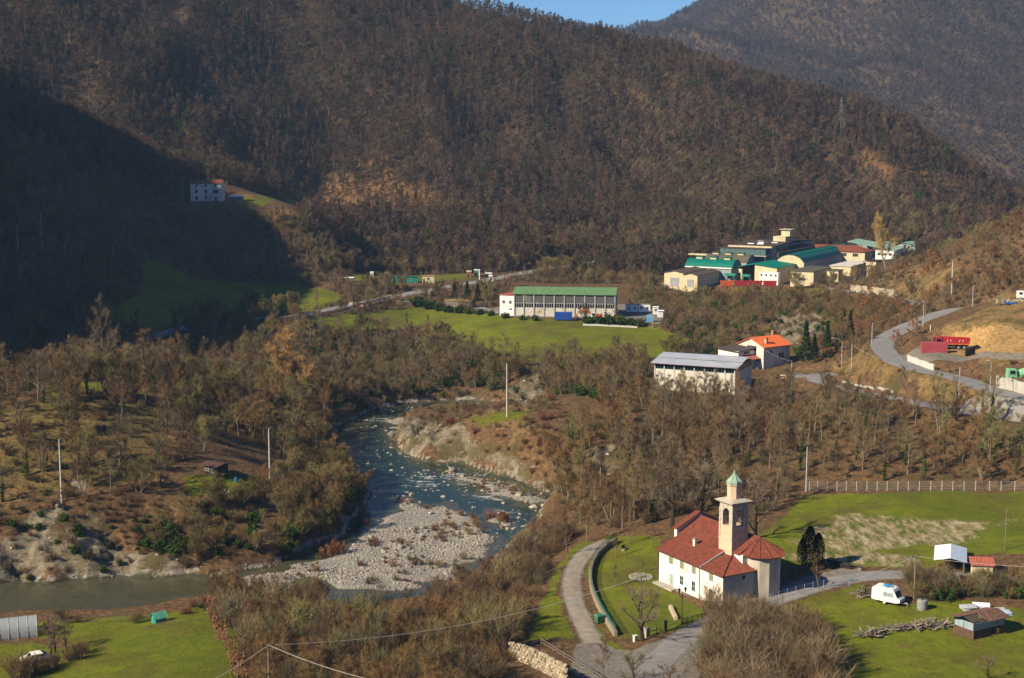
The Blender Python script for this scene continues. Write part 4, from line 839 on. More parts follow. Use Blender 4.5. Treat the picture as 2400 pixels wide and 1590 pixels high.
def rib_sheet(mb, P, e, sp, w, h, th=.12, rib=True):
    """a roof plane with its raised rows running up the slope; P convex outline, e direction of the eave"""
    mb.slab(P, th)
    if not rib: return mb
    P = [Vector(p) for p in P]; e = Vector(e).normalized(); n = (P[1]-P[0]).cross(P[2]-P[0]).normalized()
    if n.z < 0: n = -n
    t = n.cross(e).normalized(); o = P[0]; S = [((p-o).dot(e), (p-o).dot(t)) for p in P]; s0 = min(a for a, b in S); s1 = max(a for a, b in S); k = s0+sp*.5
    while k < s1:
        hit = []
        for (a, b), (c, d) in zip(S, S[1:]+S[:1]):
            if (a-k)*(c-k) < 0: hit.append(b+(d-b)*(k-a)/(c-a))
        if len(hit) >= 2 and max(hit)-min(hit) > .15:
            p = o+e*k+t*min(hit); q = o+e*k+t*max(hit); mb.add([p-e*w/2, p+e*w/2, p+n*h, q-e*w/2, q+e*w/2, q+n*h], [(0, 2, 5, 3), (1, 4, 5, 2), (0, 1, 2), (3, 5, 4)])
        k += sp
    return mb
def opening(parent, o, t, n, w, h, name='window', frame='frame_white', pane='glass_dark', cols=2, rows=1, proud=.05, bar=.06, sub='pane', sill=None, label=None):
    """frame bars standing proud of the wall and a pane behind them; o centre, t along the wall, n out of it"""
    o, t, n = Vector(o), Vector(t).normalized(), Vector(n).normalized(); z = Vector((0, 0, 1)); f = MB()
    for i in range(cols+1):
        c = o+t*w*(i/cols-.5); f.obox(c+n*proud*.5, t*bar/2, n*proud/2, z*(h/2+bar/2))
    for j in range(rows+1):
        c = o+z*h*(j/rows-.5); f.obox(c+n*proud*.45, t*(w/2-.001), n*proud*.45, z*bar/2)
    fo = f.build(name, frame, parent, label); p = MB(); p.obox(o+n*.012, t*w/2, n*.012, z*h/2); p.build(sub, pane, fo)
    if sill: s = MB(); s.obox(o+n*.08-z*(h/2+.07), t*(w/2+.1), n*.08, z*.05); s.build('sill', sill, fo)
    return fo
def shutters(parent, o, t, n, w, h, mat, slats=6):
    o, t, n = Vector(o), Vector(t), Vector(n); z = Vector((0, 0, 1)); f = MB()
    for s in (-1, 1):
        c = o+t*s*w*.25; f.obox(c+n*.03, t*(w*.25-.015), n*.03, z*h/2)
        for k in range(slats): f.obox(c+n*.07+z*h*((k+.5)/slats-.5), t*(w*.25-.06), n*.012, z*h*.28/slats)
    return f.build('shutter', mat, parent)
X1, Y1, Z1 = Vector((1, 0, 0)), Vector((0, 1, 0)), Vector((0, 0, 1))

# ------------------------------------------------------------------ the church
CZ = -71.2
co = atZ(1694.7, 1347.8, CZ+5.8); CA = R(30)
church = thing('church', 'small white church with red tiled roofs and a domed bell tower', 'church', (co.x, co.y, CZ), CA)
m = MB(); m.box(0, 4.9, 0, 16.5, -1.5, 5.72); m.build('wing_wall', 'plaster_white', church, 'bright white plastered side wall')
m = MB(); m.box(.02, 7.2, -.012, 3.5, -1.5, 5.66); m.box(4.4, 7.2, .1, 3.5, 5, 5.66); m.build('front_wall', 'plaster_grey', church, 'bare grey plaster wall in shade')
m = MB(); m.box(4.9, 12.4, 1.4, 17.3, -1, 7.7); m.add([(4.9,17.5,7.7),(12.4,17.5,7.7),(8.65,17.5,9.7),(4.9,2,7.7),(12.4,2,7.7),(8.65,2,9.7)], [(0,1,2),(3,5,4)]); m.build('nave_wall', 'plaster_white', church)
m = MB(); m.lathe([(2.95, -1), (2.95, 7.6), (3.05, 7.65), (3.05, 7.75)], 12, (8.65, 1.4), .26); m.build('apse_wall', 'plaster_grey', church, smooth=False)
TL = .30
r = MB(); rib_sheet(r, [(-.4, 5.2, 5.72), (-.4, 16.9, 5.72), (4.95, 16.9, 7.82), (4.95, 5.2, 7.82)], Y1, TL, .2, .085); r.build('wing_roof', 'tile_red', church, 'weathered red tiled lean-to roof')
r = MB(); rib_sheet(r, [(-.4, -.4, 5.62), (4.4, 3.5, 7.2), (4.4, 5.2, 7.2), (-.4, 5.2, 5.62)], Y1, TL, .2, .085); rib_sheet(r, [(-.4, -.4, 5.62), (7.5, -.4, 5.62), (7.5, 3.5, 7.2), (4.4, 3.5, 7.2)], X1, TL, .2, .085)
r.path([(-.42, -.42, 5.66), (4.4, 3.5, 7.28)], .12, 6); r.build('hip_roof', 'tile_red', church)
m = MB(); m.obox((2.0, 5.21, 6.62), (2.45, 0, .93), (0, .07, 0), (0, 0, .09)); m.build('flashing', 'zinc', church)
r = MB(); rib_sheet(r, [(4.55, 2, 7.78), (4.55, 17.3, 7.78), (8.65, 17.3, 9.95), (8.65, 2, 9.95)], Y1, TL, .2, .085); rib_sheet(r, [(12.75, 2, 7.78), (12.75, 17.3, 7.78), (8.65, 17.3, 9.95), (8.65, 2, 9.95)], Y1, TL, .2, .085); r.path([(8.65, 1.6, 9.98), (8.65, 17.3, 9.98)], .14, 6); r.build('nave_roof', 'tile_red', church)
# gabled front with its own tiled coping
m = MB(); m.add([(x, y, z) for y in (17.35, 18.05) for x, z in ((4.1, -1), (13.2, -1), (13.2, 8.35), (8.65, 10.45), (4.1, 8.35))], [(4,3,2,1,0),(5,6,7,8,9)]+[(i,(i+1)%5,5+(i+1)%5,5+i) for i in range(5)]); m.build('facade_wall', 'plaster_white', church)
r = MB()
for sx in (3.8, 13.5): rib_sheet(r, [(sx, 17.05, 8.42), (sx, 18.35, 8.42), (8.65, 18.35, 10.68), (8.65, 17.05, 10.68)], Y1, .26, .18, .08, .14)
r.build('coping', 'tile_red', church)
# apse roof: tiled cone in facets with raised hips
r = MB(); ax, ay, ar, an = 8.65, 1.4, 3.65, 12; apex = Vector((8.65, 1.9, 10.0)); V = [Vector((ax+ar*math.cos(2*math.pi*(i+.5)/an), ay+ar*math.sin(2*math.pi*(i+.5)/an), 7.72)) for i in range(an)]
for i in range(an):
    a, b = V[i], V[(i+1) % an]; rib_sheet(r, [a, b, apex], b-a, .24, .17, .08, .1)
r.build('apse_roof', 'tile_red', church); h = MB()
for v in V: h.path([v+Z1*.06, apex+Z1*.06], [.11, .07], 5)
h.build('hip_tiles', 'tile_red', church)
a = 2*math.pi*.93; n_ = Vector((math.cos(a), math.sin(a), 0)); opening(church, Vector((8.65, 1.4, 6.1))+n_*2.96, Z1.cross(n_), n_, .95, 1.5, frame='stone_trim', cols=1)
for yy in (13.3, 10.4, 7.3, 2.9): sh = shutters(church, (0, yy, 4.66), -Y1, -X1, 1.0, 1.2, 'shutter_olive')
d = MB(); d.obox((-.03, 13.1, 1.35), (.03, 0, 0), (0, .5, 0), (0, 0, 1.08)); d.obox((-.045, 13.1, 1.35), (.045, 0, 0), (0, .02, 0), (0, 0, 1.06)); dd_ = d.build('door', 'door_grey', church); d = MB(); d.box(-.12, -.06, 12.95, 13.0, 1.2, 1.35); d.build('handle', 'iron_black', dd_)
for yy, zz, hh in ((10.4, 2.1, 1.4), (7.3, 2.0, 1.55), (2.9, 2.0, 1.4)): opening(church, (0, yy, zz), -Y1, -X1, .85, hh, frame='door_grey', cols=2, rows=2, bar=.09)
opening(church, (4, -.012, 4.8), X1, -Y1, .6, .7, frame='stone_trim', cols=1)
for p in ([(-.12, 5.75, 5.6), (-.12, 5.75, -.3)], [(7.1, -.12, 5.5), (7.1, -.12, .5)]): m = MB(); m.path(p, .06, 6); m.build('downpipe', 'zinc', church)
m = MB(); m.path([(-.45, -.4, 5.55), (-.45, 16.9, 5.55)], .07, 5); m.build('gutter', 'rust_brown', church)
m = MB(); m.box(3.0, 3.55, 11.1, 11.6, 6.4, 8.0); m.box(2.93, 3.62, 11.03, 11.67, 8.0, 8.08); ch_ = m.build('chimney', 'plaster_white', church); m = MB(); m.box(3.08, 3.47, 11.18, 11.52, 8.08, 8.3); m.box(2.98, 3.57, 11.08, 11.62, 8.3, 8.36); m.build('chimney_cap', 'stone_grey', ch_)
m = MB(); m.box(-1.35, -.01, 11.3, 16.4, -1.2, .45); m.box(-.5, -.01, 2.5, 11.29, -1.2, .3); m.build('stone_bench', 'stone_grey', church)
# tower
tx0, tx1, ty0, ty1 = 4.4, 7.55, 3.5, 6.75; tcx, tcy = (tx0+tx1)/2, (ty0+ty1)/2
m = MB(); m.box(tx0, tx1, ty0, ty1, 5, 9.5); m.build('tower_base', 'plaster_peach', church, 'peach plaster foot of the bell tower')
m = MB(); m.box(tx0-.08, tx1+.08, ty0-.08, ty1+.08, 9.5, 9.66); m.box(tx0+.05, tx1-.05, ty0+.05, ty1-.05, 9.66, 10.6); m.box(tx0-.05, tx1+.05, ty0-.05, ty1+.05, 10.6, 10.72); m.box(tx0+.06, tx1-.06, ty0+.06, ty1-.06, 10.72, 11.7); m.build('tower_shaft', 'plaster_peach', church)
m = MB(); pw = .82
for sx in (0, 1):
    for sy in (0, 1):
        x0 = tx0+.03 if not sx else tx1-pw-.03; y0 = ty0+.03 if not sy else ty1-pw-.03; m.box(x0, x0+pw, y0, y0+pw, 11.7, 14.85); m.box(x0-.05 if not sx else x0+pw-.3, x0+.3 if not sx else x0+pw+.05, y0-.05 if not sy else y0+pw-.3, y0+.3 if not sy else y0+pw+.05, 9.7, 14.5)
m.box(tx0+.06, tx1-.06, ty0+.06, ty1-.06, 14.85, 15.2); m.build('belfry', 'stone_trim', church)
def arch(o, t, n, w, z0, z1, parent):
    a = MB(); o, t, n = Vector(o), Vector(t), Vector(n); r_ = w/2; K = 10
    for i in range(K):
        A, B = [o+t*r_*math.cos(math.pi*j/K)+Z1*(z0+r_*math.sin(math.pi*j/K)) for j in (i, i+1)]; C, D = B+Z1*(z1-B.z), A+Z1*(z1-A.z); a.add([A, B, C, D]+[p-n*.4 for p in (A, B, C, D)], [(0,1,2,3),(7,6,5,4),(0,4,5,1),(2,6,7,3),(1,5,6,2),(0,3,7,4)])
    return a.build('arch', 'stone_trim', parent)
for o, t, n, w in (((tx0+.1, tcy, 0), -Y1, -X1, ty1-ty0-2*pw-.06), ((tx1-.1, tcy, 0), Y1, X1, ty1-ty0-2*pw-.06), ((tcx, ty0+.1, 0), X1, -Y1, tx1-tx0-2*pw-.06), ((tcx, ty1-.1, 0), -X1, Y1, tx1-tx0-2*pw-.06)):
    arch(o, t, n, w, 13.75, 14.85, church)
for q in ((tcx, tcy), ): 
    b = MB(); b.lathe([(.05, 13.9), (.16, 13.85), (.24, 13.55), (.30, 13.1), (.46, 12.75), (.44, 12.72)], 14, q); bo = b.build('bell', 'bronze', church, smooth=True); b = MB(); b.box(q[0]-.08, q[0]+.08, ty0+.3, ty1-.3, 13.9, 14.08); b.build('yoke', 'wood_dark', bo)
m = MB(); m.box(tx0-.03, tx1+.03, ty0-.03, ty1+.03, 14.55, 14.7)
m.v, m.f, m.m = [], [], []
for ov, z0, z1 in ((.05, 15.2, 15.32), (.22, 15.32, 15.46), (.42, 15.46, 15.58), (.55, 15.58, 15.7)): m.box(tx0-ov, tx1+ov, ty0-ov, ty1+ov, z0, z1)
a = .55; m.add([(tx0-a, ty0-a, 15.702), (tx1+a, ty0-a, 15.702), (tx1+a, ty1+a, 15.702), (tx0-a, ty1+a, 15.702), (tcx-1, tcy-1, 16.05), (tcx+1, tcy-1, 16.05), (tcx+1, tcy+1, 16.05), (tcx-1, tcy+1, 16.05)], [(0,1,5,4),(1,2,6,5),(2,3,7,6),(3,0,4,7),(4,5,6,7)]); m.build('cornice', 'stone_trim', church)
m = MB(); m.lathe([(1.22, 15.9), (1.22, 16.1), (1.14, 16.12), (1.14, 18.05), (1.25, 18.1), (1.32, 18.22), (1.32, 18.3)], 8, (tcx, tcy), .39); m.build('lantern', 'plaster_peach', church)
m = MB(); m.lathe([(1.22, 18.3), (1.30, 18.5), (1.26, 18.75), (1.04, 19.0), (.72, 19.25), (.42, 19.55), (.2, 19.95), (.07, 20.4), (.05, 20.5)], 8, (tcx, tcy), .39); do = m.build('dome', 'copper_green', church); h = MB()
for i in range(8):
    c, s = math.cos(2*math.pi*i/8+.39), math.sin(2*math.pi*i/8+.39); h.path([(tcx+r_*c, tcy+r_*s, z) for r_, z in ((1.24, 18.3), (1.32, 18.5), (1.28, 18.75), (1.06, 19.01), (.74, 19.27), (.44, 19.57), (.2, 19.96))], .035, 4)
h.build('rib', 'copper_green', do); m = MB(); m.tube((tcx, tcy, 20.4), (tcx, tcy, 21.5), .04, .012, 6); m.lathe([(.01, 20.75), (.1, 20.85), (.01, 20.95)], 8, (tcx, tcy)); m.build('finial', 'bronze', church)

# ------------------------------------------------------------------ things around the church
def pole_px(name, px, py, top, label, mat='concrete_white', r0=.16, r1=.09, arms=1, group=None, Y=None, armmat='iron_black', lean=0):
    p = G(px, py) if Y is None else Vector((ray(px, py)[0]*Y, Y, gz(ray(px, py)[0]*Y, Y))); h = ray(px, top)[1]*p.y-p.z
    t = thing(name, label, 'pole', p, .4, group); m = MB(); m.tube((0, 0, -.8), (lean, 0, h), r0, r1, 8); m.build('shaft', mat, t)
    for k in range(arms):
        m = MB(); zz = h-.25-k*.9; m.box(-.75, .75, -.05, .05, zz, zz+.09)
        for s in (-.65, 0, .65): m.tube((s, 0, zz+.09), (s, 0, zz+.3), .05, .03, 5)
        m.build('crossarm', armmat, t)
    POLE_TOP[(px, py)] = p+Vector((lean, 0, h-.1)); return t
POLE_TOP = {}
def lamp_post(px, py, top, label, heads=1, group=None):
    p = G(px, py); h = ray(px, top)[1]*p.y-p.z; t = thing('lamp_post', label, 'lamp', p, .5, group)
    m = MB(); m.lathe([(.14, -.3), (.14, .35), (.07, .5), (.05, h-1.0), (.04, h-.75)], 8); m.build('post', 'iron_black', t)
    for s in ((0,) if heads == 1 else (-1, 1)):
        hx = s*.55; zt = h-.7
        if s: m = MB(); m.path([(0, 0, zt-.7), (hx*.5, 0, zt-.95), (hx, 0, zt-.6), (hx, 0, zt-.25)], .03, 5); m.build('arm', 'iron_black', t)
        m = MB(); m.lathe([(.10, zt-.25), (.2, zt+.2)], 6, (hx, 0)); m.build('lantern_glass', 'glass_dark', t); m = MB(); m.lathe([(.27, zt+.2), (.27, zt+.24), (.1, zt+.42), (.03, zt+.5), (.02, zt+.62)], 8, (hx, 0)); m.build('lantern_cap', 'iron_black', t)
    return t
lamp_post(1598, 1464, 1374, 'black double-headed lamp post in front of the white church wall', 2)
lamp_post(1880, 1326, 1248, 'black single lamp post beside the dark cypresses'); lamp_post(1544, 1345, 1293, 'black lamp post on the lawn at the church corner')
pole_px('utility_pole', 1502, 1484, 1350, 'wooden utility pole beside the iron gate', 'wood_pole', .17, .11, 1)
pole_px('utility_pole', 632, 1640, 1510, 'wooden utility pole standing in the near brown thicket', 'wood_pole', .17, .12, 1)
pole_px('utility_pole', 2142, 1405, 1302, 'wooden utility pole in the hedge right of the caravan', 'wood_pole', .16, .11, 1)
pole_px('utility_pole', 1832, 1480, 1395, 'thin wooden pole at the roadside near the thicket', 'wood_pole', .1, .08, 0)
pole_px('utility_pole', 2355, 1290, 1192, 'thin wooden pole at the right edge of the big field', 'wood_pole', .09, .07, 0)
pole_px('power_pole', 145, 1178, 1030, 'white concrete power pole on top of the grey cliff', r0=.2, r1=.12); pole_px('power_pole', 633, 1142, 1005, 'white concrete power pole above the olive thicket', r0=.2, r1=.12)
pole_px('power_pole', 1188, 977, 852, 'white concrete power pole on the rocky point by the river', r0=.22, r1=.13); pole_px('power_pole', 1889, 1152, 1048, 'pale metal power pole at the corner of the big field', 'zinc', .15, .1, 0)
def wire(label, A, B, sag=1.5, r=.022):
    P = [A.lerp(B, k/14)-Vector((0, 0, sag*4*(k/14)*(1-k/14))) for k in range(15)]; m = MB(); m.path(P, r, 4); return tag(m.build('overhead_wire', 'wire_grey'), label, 'wire', 'overhead wires')
def off(px, py, Y): return atY(px, py, Y)
wire('overhead wire strung between the gate pole and the thicket pole', POLE_TOP[(1502, 1484)], POLE_TOP[(632, 1640)], 2.2, .03)
wire('overhead wire running down from the thicket pole towards the meadow', POLE_TOP[(632, 1640)], off(380, 1640, 165), .8, .03); wire('overhead wire running from the thicket pole to the near slope', POLE_TOP[(632, 1640)], off(1010, 1620, 150), .8, .03)
wire('overhead wire from the hedge pole towards the right field', POLE_TOP[(2142, 1405)], off(2480, 1330, 190), .4); wire('overhead wire crossing the lawn from the hedge pole to the roadside pole', POLE_TOP[(2142, 1405)], POLE_TOP[(1832, 1480)], .8, .03); wire('overhead wire from the roadside pole across the junction', POLE_TOP[(1832, 1480)], off(1420, 1620, 165), 1.0, .03)
def wall_path(name, s, w, h, mat, label, cat='wall', step=1.5, base=-.6, part=None, group=None, Z=None, jit=.06):
    L = resample([tuple(G(a, b)) for a, b in parse(s)], step); m = MB(); V = []
    for k, p in enumerate(L):
        d = L[min(k+1, len(L)-1)]-L[max(k-1, 0)]; n = np.array([d[1], -d[0]])/max(np.hypot(d[0], d[1]), 1e-6); zt = gz(p[0], p[1])+h*(1+jit*math.sin(k*1.7)); zb = gz(p[0], p[1])+base
        V += [(p[0]-n[0]*w/2, p[1]-n[1]*w/2, zb), (p[0]+n[0]*w/2, p[1]+n[1]*w/2, zb), (p[0]+n[0]*w/2, p[1]+n[1]*w/2, zt), (p[0]-n[0]*w/2, p[1]-n[1]*w/2, zt)]
    F = [(0, 1, 2, 3), tuple(range(len(V)-1, len(V)-5, -1))]
    for k in range(len(L)-1):
        for i in range(4): F.append((k*4+i, k*4+4+i, k*4+4+(i+1) % 4, k*4+(i+1) % 4))
    m.add(V, F); return L, m
CURVE = '1466,1258 1440,1270 1405,1292 1388,1318 1381,1345 1383,1378 1391,1404 1406,1434 1425,1466 1441,1492 1455,1508'
L, m = wall_path('curved_wall', CURVE, .5, .85, 'stone_grey', '')
t = thing('curved_wall', 'curved stone garden wall topped with green netting beside the gravel path', 'wall', (0, 0, 0)); m.build('stonework', 'stone_tan', t)
def net_mat(name, c, f):
    m, tt, b = nt(name); tr = N(tt, 'ShaderNodeBsdfTransparent'); mx = N(tt, 'ShaderNodeMixShader'); mx.inputs[0].default_value = f; b.inputs['Base Color'].default_value = rgb(c); tt.links.new(tr.outputs[0], mx.inputs[1]); tt.links.new(b.outputs[0], mx.inputs[2]); tt.links.new(mx.outputs[0], tt.nodes['Material Output'].inputs['Surface']); MATS[name] = m
net_mat('net_green', (.02, .15, .13), .42); net_mat('net_grey', (.30, .31, .32), .07); net_mat('film', (.45, .52, .56), .55); net_mat('net_teal', (.015, .22, .20), .8)
def net_on(L, h0, h1, mat, parent, every=3, postmat='iron_black', pr=.035, ext=0.0, postname='post', netname='netting'):
    V, F = [], []
    for k, p in enumerate(L):
        z = gz(p[0], p[1]); V += [(p[0], p[1], z+h0), (p[0], p[1], z+h1)]
        if k: F.append((2*k-2, 2*k, 2*k+1, 2*k-1))
        if k % every == 0: q = MB(); q.tube((p[0], p[1], z-.3), (p[0], p[1], z+h1+ext), pr, pr, 6); q.build(postname, postmat, parent)
    if mat: m = MB(); m.add(V, F); m.build(netname, mat, parent)
net_on(L, .7, 1.75, 'net_green', t, 3, 'bin_green')
# iron railing and gate
def railing(s, label, h=1.1):
    L = resample([tuple(G(a, b)) for a, b in parse(s)], .5); t = thing('iron_railing', label, 'railing'); bars = MB(); rails = MB()
    for k, p in enumerate(L):
        z = gz(p[0], p[1])
        for u in (0, .5):
            q = p if u == 0 or k+1 >= len(L) else (p+L[k+1])/2; zz = gz(q[0], q[1]); bars.tube((q[0], q[1], zz+.08), (q[0], q[1], zz+h), .013, .013, 4)
        if k % 4 == 0: m = MB(); m.tube((p[0], p[1], z-.3), (p[0], p[1], z+h+.12), .04, .04, 6); m.build('post', 'iron_black', t)
    for zz in (.15, h-.05): rails.path([(p[0], p[1], gz(p[0], p[1])+zz) for p in L], .022, 4)
    bars.build('bars', 'iron_black', t); rails.build('rail', 'iron_black', t); return t
railing('1455,1510 1470,1508 1487,1503', 'short black iron railing between the curved wall and the gate'); railing('1520,1492 1540,1486 1557,1480', 'black iron gate panel between the stone pillar and the dark post'); railing('1563,1478 1590,1470 1620,1461 1655,1452 1690,1445', 'long black iron railing along the road below the church')
def pillar(px, py, w, h, mat, label):
    p = G(px, py); t = thing('gate_pillar', label, 'pillar', p, CA); m = MB(); m.box(-w/2, w/2, -w/2, w/2, -.3, h); m.build('shaft', mat, t); m = MB(); m.box(-w/2-.06, w/2+.06, -w/2-.06, w/2+.06, h, h+.1); m.build('cap', mat, t)
pillar(1516, 1494, .65, 1.35, 'stone_grey', 'square grey stone pillar carrying the iron gate'); pillar(1560, 1480, .3, 1.5, 'iron_black', 'narrow dark gate post between the railings'); pillar(1489, 1504, .55, .85, 'concrete_white', 'low white meter box beside the gate tree')
# ring of stones round a bed
p = G(1502, 1354); t = thing('stone_ring', 'round bed edged with rough stones on the church lawn', 'flower bed', p); random.seed(5)
ST = []
for i in range(6):
    bm = bmesh.new(); bmesh.ops.create_icosphere(bm, subdivisions=1, radius=.5)
    for v in bm.verts: v.co *= rv(.72, 1.2); v.co.z *= .72
    me = bpy.data.meshes.new('stone'); bm.to_mesh(me); bm.free(); me.materials.append(MATS['stone_grey']); ST.append(me)
for i in range(26):
    a = 2*math.pi*i/26; o = link('stone', ST[i % 6], t); o.location = (1.75*math.cos(a), 1.75*math.sin(a), .12); o.scale = (.55, .5, .65); o.rotation_euler = (0, 0, a)
m = MB(); m.lathe([(1.6, -.2), (1.6, .12), (.8, .2), (.05, .22)], 16); m.build('soil', 'shutter_olive', t)
L, m = wall_path('low_wall', '1561,1408 1575,1430 1592,1462', .5, .55, 'stone_grey', ''); tag(m.build('low_wall', 'stone_tan'), 'short straight rubble wall running down the church lawn', 'wall')
L, m = wall_path('roadside_wall', '1960,1330 2010,1337 2070,1340', .4, .35, 'stone_grey', ''); tag(m.build('low_kerb_wall', 'stone_tan'), 'low stone kerb wall along the far side of the church road', 'wall')
# refuse bin
p = G(1404, 1460); t = thing('refuse_bin', 'green wheeled refuse bin standing against the curved wall', 'bin', p, .5); m = MB(); m.add([(-.45,-.4,.12),(.45,-.4,.12),(.45,.4,.12),(-.45,.4,.12),(-.6,-.52,1.15),(.6,-.52,1.15),(.6,.52,1.15),(-.6,.52,1.15)], [(0,3,2,1),(4,5,6,7),(0,1,5,4),(1,2,6,5),(2,3,7,6),(3,0,4,7)]); m.build('body', 'bin_green', t)
m = MB(); m.add([(-.63,-.56,1.152),(.63,-.56,1.152),(.63,.56,1.152),(-.63,.56,1.152),(-.5,-.1,1.38),(.5,-.1,1.38),(.5,.4,1.38),(-.5,.4,1.38)], [(0,3,2,1),(4,5,6,7),(0,1,5,4),(1,2,6,5),(2,3,7,6),(3,0,4,7)]); m.build('lid', 'bin_green', t)
for sx in (-.4, .4):
    for sy in (-.35, .35): m = MB(); m.tube((sx-.04, sy, .08), (sx+.04, sy, .08), .09, .09, 8); m.build('wheel', 'rubber', t)
p = G(1463, 1290); t = thing('garden_bench', 'small dark bench standing alone on the church lawn', 'bench', p, 1.0); m = MB(); m.box(-.6, .6, -.22, .22, .4, .46); m.build('seat', 'wood_dark', t); m = MB(); m.box(-.6, .6, .2, .26, .5, .95); m.build('backrest', 'wood_dark', t)
for s in (-.5, .5): m = MB(); m.box(s-.04, s+.04, -.2, .2, -.1, .4); m.build('leg', 'stone_grey', t)
# fences
def post_fence(label, pts_, top_m, mat, r=.06, wires=3, netm=None, name='wire_fence', pts_world=None, cat='fence'):
    t = thing(name, label, cat); P = pts_world or [G(a, b) for a, b in pts_]; me = None
    for p in P:
        if me is None: m = MB(); m.box(-r, r, -r, r, -.4, top_m); me = m.mesh('post', mat)
        o = link('post', me, t); o.location = p
    for k in range(wires):
        zz = top_m*(k+1)/(wires+.4); m = MB(); m.path([p+Z1*zz for p in P], .008, 3); m.build('wire', 'wire_grey', t)
    if netm:
        V, F = [], []
        for k, p in enumerate(P):
            V += [p+Z1*.05, p+Z1*(top_m-.05)]
            if k: F.append((2*k-2, 2*k, 2*k+1, 2*k-1))
        m = MB(); m.add(V, F); m.build('netting', netm, t)
    return t
post_fence('long fence of white concrete posts along the top of the big field', [(x/2.903+1800, 1151-.0*x) for x in (280, 337, 402, 468, 532, 602, 672, 741, 809, 883, 953, 1028, 1106, 1182, 1256, 1332, 1411, 1505, 1584, 1678, 1775)], 1.95, 'concrete_white', .05, 4, 'net_grey')
post_fence('thin metal post fence along the lawn edge of the church road', [(1690, 1448), (1715, 1440), (1738, 1432), (1760, 1425), (1785, 1417), (1805, 1411), (1825, 1404), (1845, 1398), (1865, 1392), (1885, 1387), (1905, 1382), (1930, 1377), (1962, 1375), (1990, 1378)], 1.25, 'zinc', .03, 3)
post_fence('garden fence of thin stakes between the vegetable plot and the river', [(200, 1468), (225, 1463), (252, 1460), (275, 1458), (298, 1457), (322, 1455), (345, 1452)], 1.6, 'wood_pole', .045, 2)
post_fence('wooden rail fence beside the junction above the rubble wall', [(1268, 1512), (1295, 1528), (1322, 1545), (1350, 1562), (1380, 1580), (1410, 1600)], 1.0, 'wood_pole', .06, 0).name = 'rail_fence'
t = bpy.data.objects['rail_fence']
for k in range(5):
    A, B = [c.location for c in t.children if c.name.startswith('post')][k:k+2]
    for zz in (.5, .9): m = MB(); m.bar(Vector(A)+Z1*zz, Vector(B)+Z1*zz, .07, .1); m.build('rail', 'wood_pole', t)
# dry stone retaining wall with single stones
t = thing('rubble_wall', 'rough dry stone retaining wall below the road junction', 'wall'); random.seed(9); A = [G(a, b) for a, b in ((1196, 1545), (1235, 1556), (1275, 1575), (1330, 1605))]
RS = []
for i in range(7):
    bm = bmesh.new(); bmesh.ops.create_cube(bm, size=1); bmesh.ops.subdivide_edges(bm, edges=bm.edges[:], cuts=1)
    for v in bm.verts: v.co = v.co.normalized()*.62*rv(.8, 1.15)
    me = bpy.data.meshes.new('stone'); bm.to_mesh(me); bm.free(); me.materials.append(MATS['stone_tan']); RS.append(me)
cnt = 0
for row in range(7):
    for k in range(3):
        n = max(2, int((A[k+1]-A[k]).length/.62))
        for i in range(n):
            q = A[k].lerp(A[k+1], (i+.5*(row % 2))/n); o = link('stone', RS[(cnt*5+row) % 7], t); o.location = q+Vector((rv(-.05, .05), row*.14+rv(-.06, .06), -.5+row*.42)); o.scale = (.62*rv(.8, 1.25), .6, .48*rv(.85, 1.2)); o.rotation_euler = (rv(-.2, .2), rv(-.2, .2), rv(0, 6)); cnt += 1
# long dark timbers stacked by the road
t = thing('timber_stack', 'row of long black timbers stacked along the church road', 'timber'); random.seed(4); A, B = G(1932, 1322), G(2040, 1340)
for i in range(14):
    u0 = rv(0, .45); u1 = u0+rv(.3, .5); o_ = Vector((rv(-.3, .5), rv(-.2, .9), .15+.16*(i//4))); m = MB(); m.bar(A.lerp(B, u0)+o_, A.lerp(B, u1)+o_+Vector((0, 0, rv(-.04, .04))), .2, .15); m.build('timber', 'wood_dark', t)
M('wall_grey', (.26, .27, .28), (.19, .20, .21), .6, 2)
# ------------------------------------------------------------------ right lawn: caravan, sheds, timber heaps
def site(name, label, cat, a, b, z, group=None):
    """thing whose local x runs along its front edge from pixel a to pixel b on the level z; y runs away from the camera"""
    A, B = atZ(a[0], a[1], z), atZ(b[0], b[1], z); d = B-A
    return thing(name, label, cat, A, math.atan2(d.y, d.x), group), d.length
p = G(2042, 1411); t = thing('caravan', 'white touring caravan with blue tarp on its roof parked on the lawn', 'caravan', p+Z1*.05, math.atan2(-.60, .80)); Lc, Wc = 4.3, 2.1
prof = [(0, .55), (0, 2.05), (.15, 2.4), (.45, 2.55), (3.0, 2.55), (3.35, 2.45), (3.6, 2.15), (4.05, 1.25), (4.45, 1.05), (4.5, .62), (3.9, .45), (.6, .45)]
m = MB(); n = len(prof); m.add([(x, y, z) for y in (0, Wc) for x, z in prof], [tuple(range(n-1, -1, -1)), tuple(range(n, 2*n))]+[(i, (i+1) % n, n+(i+1) % n, n+i) for i in range(n)])
for f in range(len(m.f)): m.f[f] = m.f[f][::-1]
m.build('body', 'paint_white', t)
d = MB(); d.obox((1.0, -.015, 1.35), (.33, 0, 0), (0, .015, 0), (0, 0, .85)); do = d.build('door', 'paint_white', t); d = MB(); [d.obox(c, a, (0, .012, 0), b) for c, a, b in (((.67, -.02, 1.35), (.015, 0, 0), (0, 0, .86)), ((1.33, -.02, 1.35), (.015, 0, 0), (0, 0, .86)), ((1.0, -.02, 2.2), (.33, 0, 0), (0, 0, .015)), ((1.1, -.03, 1.4), (.05, 0, 0), (0, 0, .03)))]; d.build('door_trim', 'frame_dark', do)
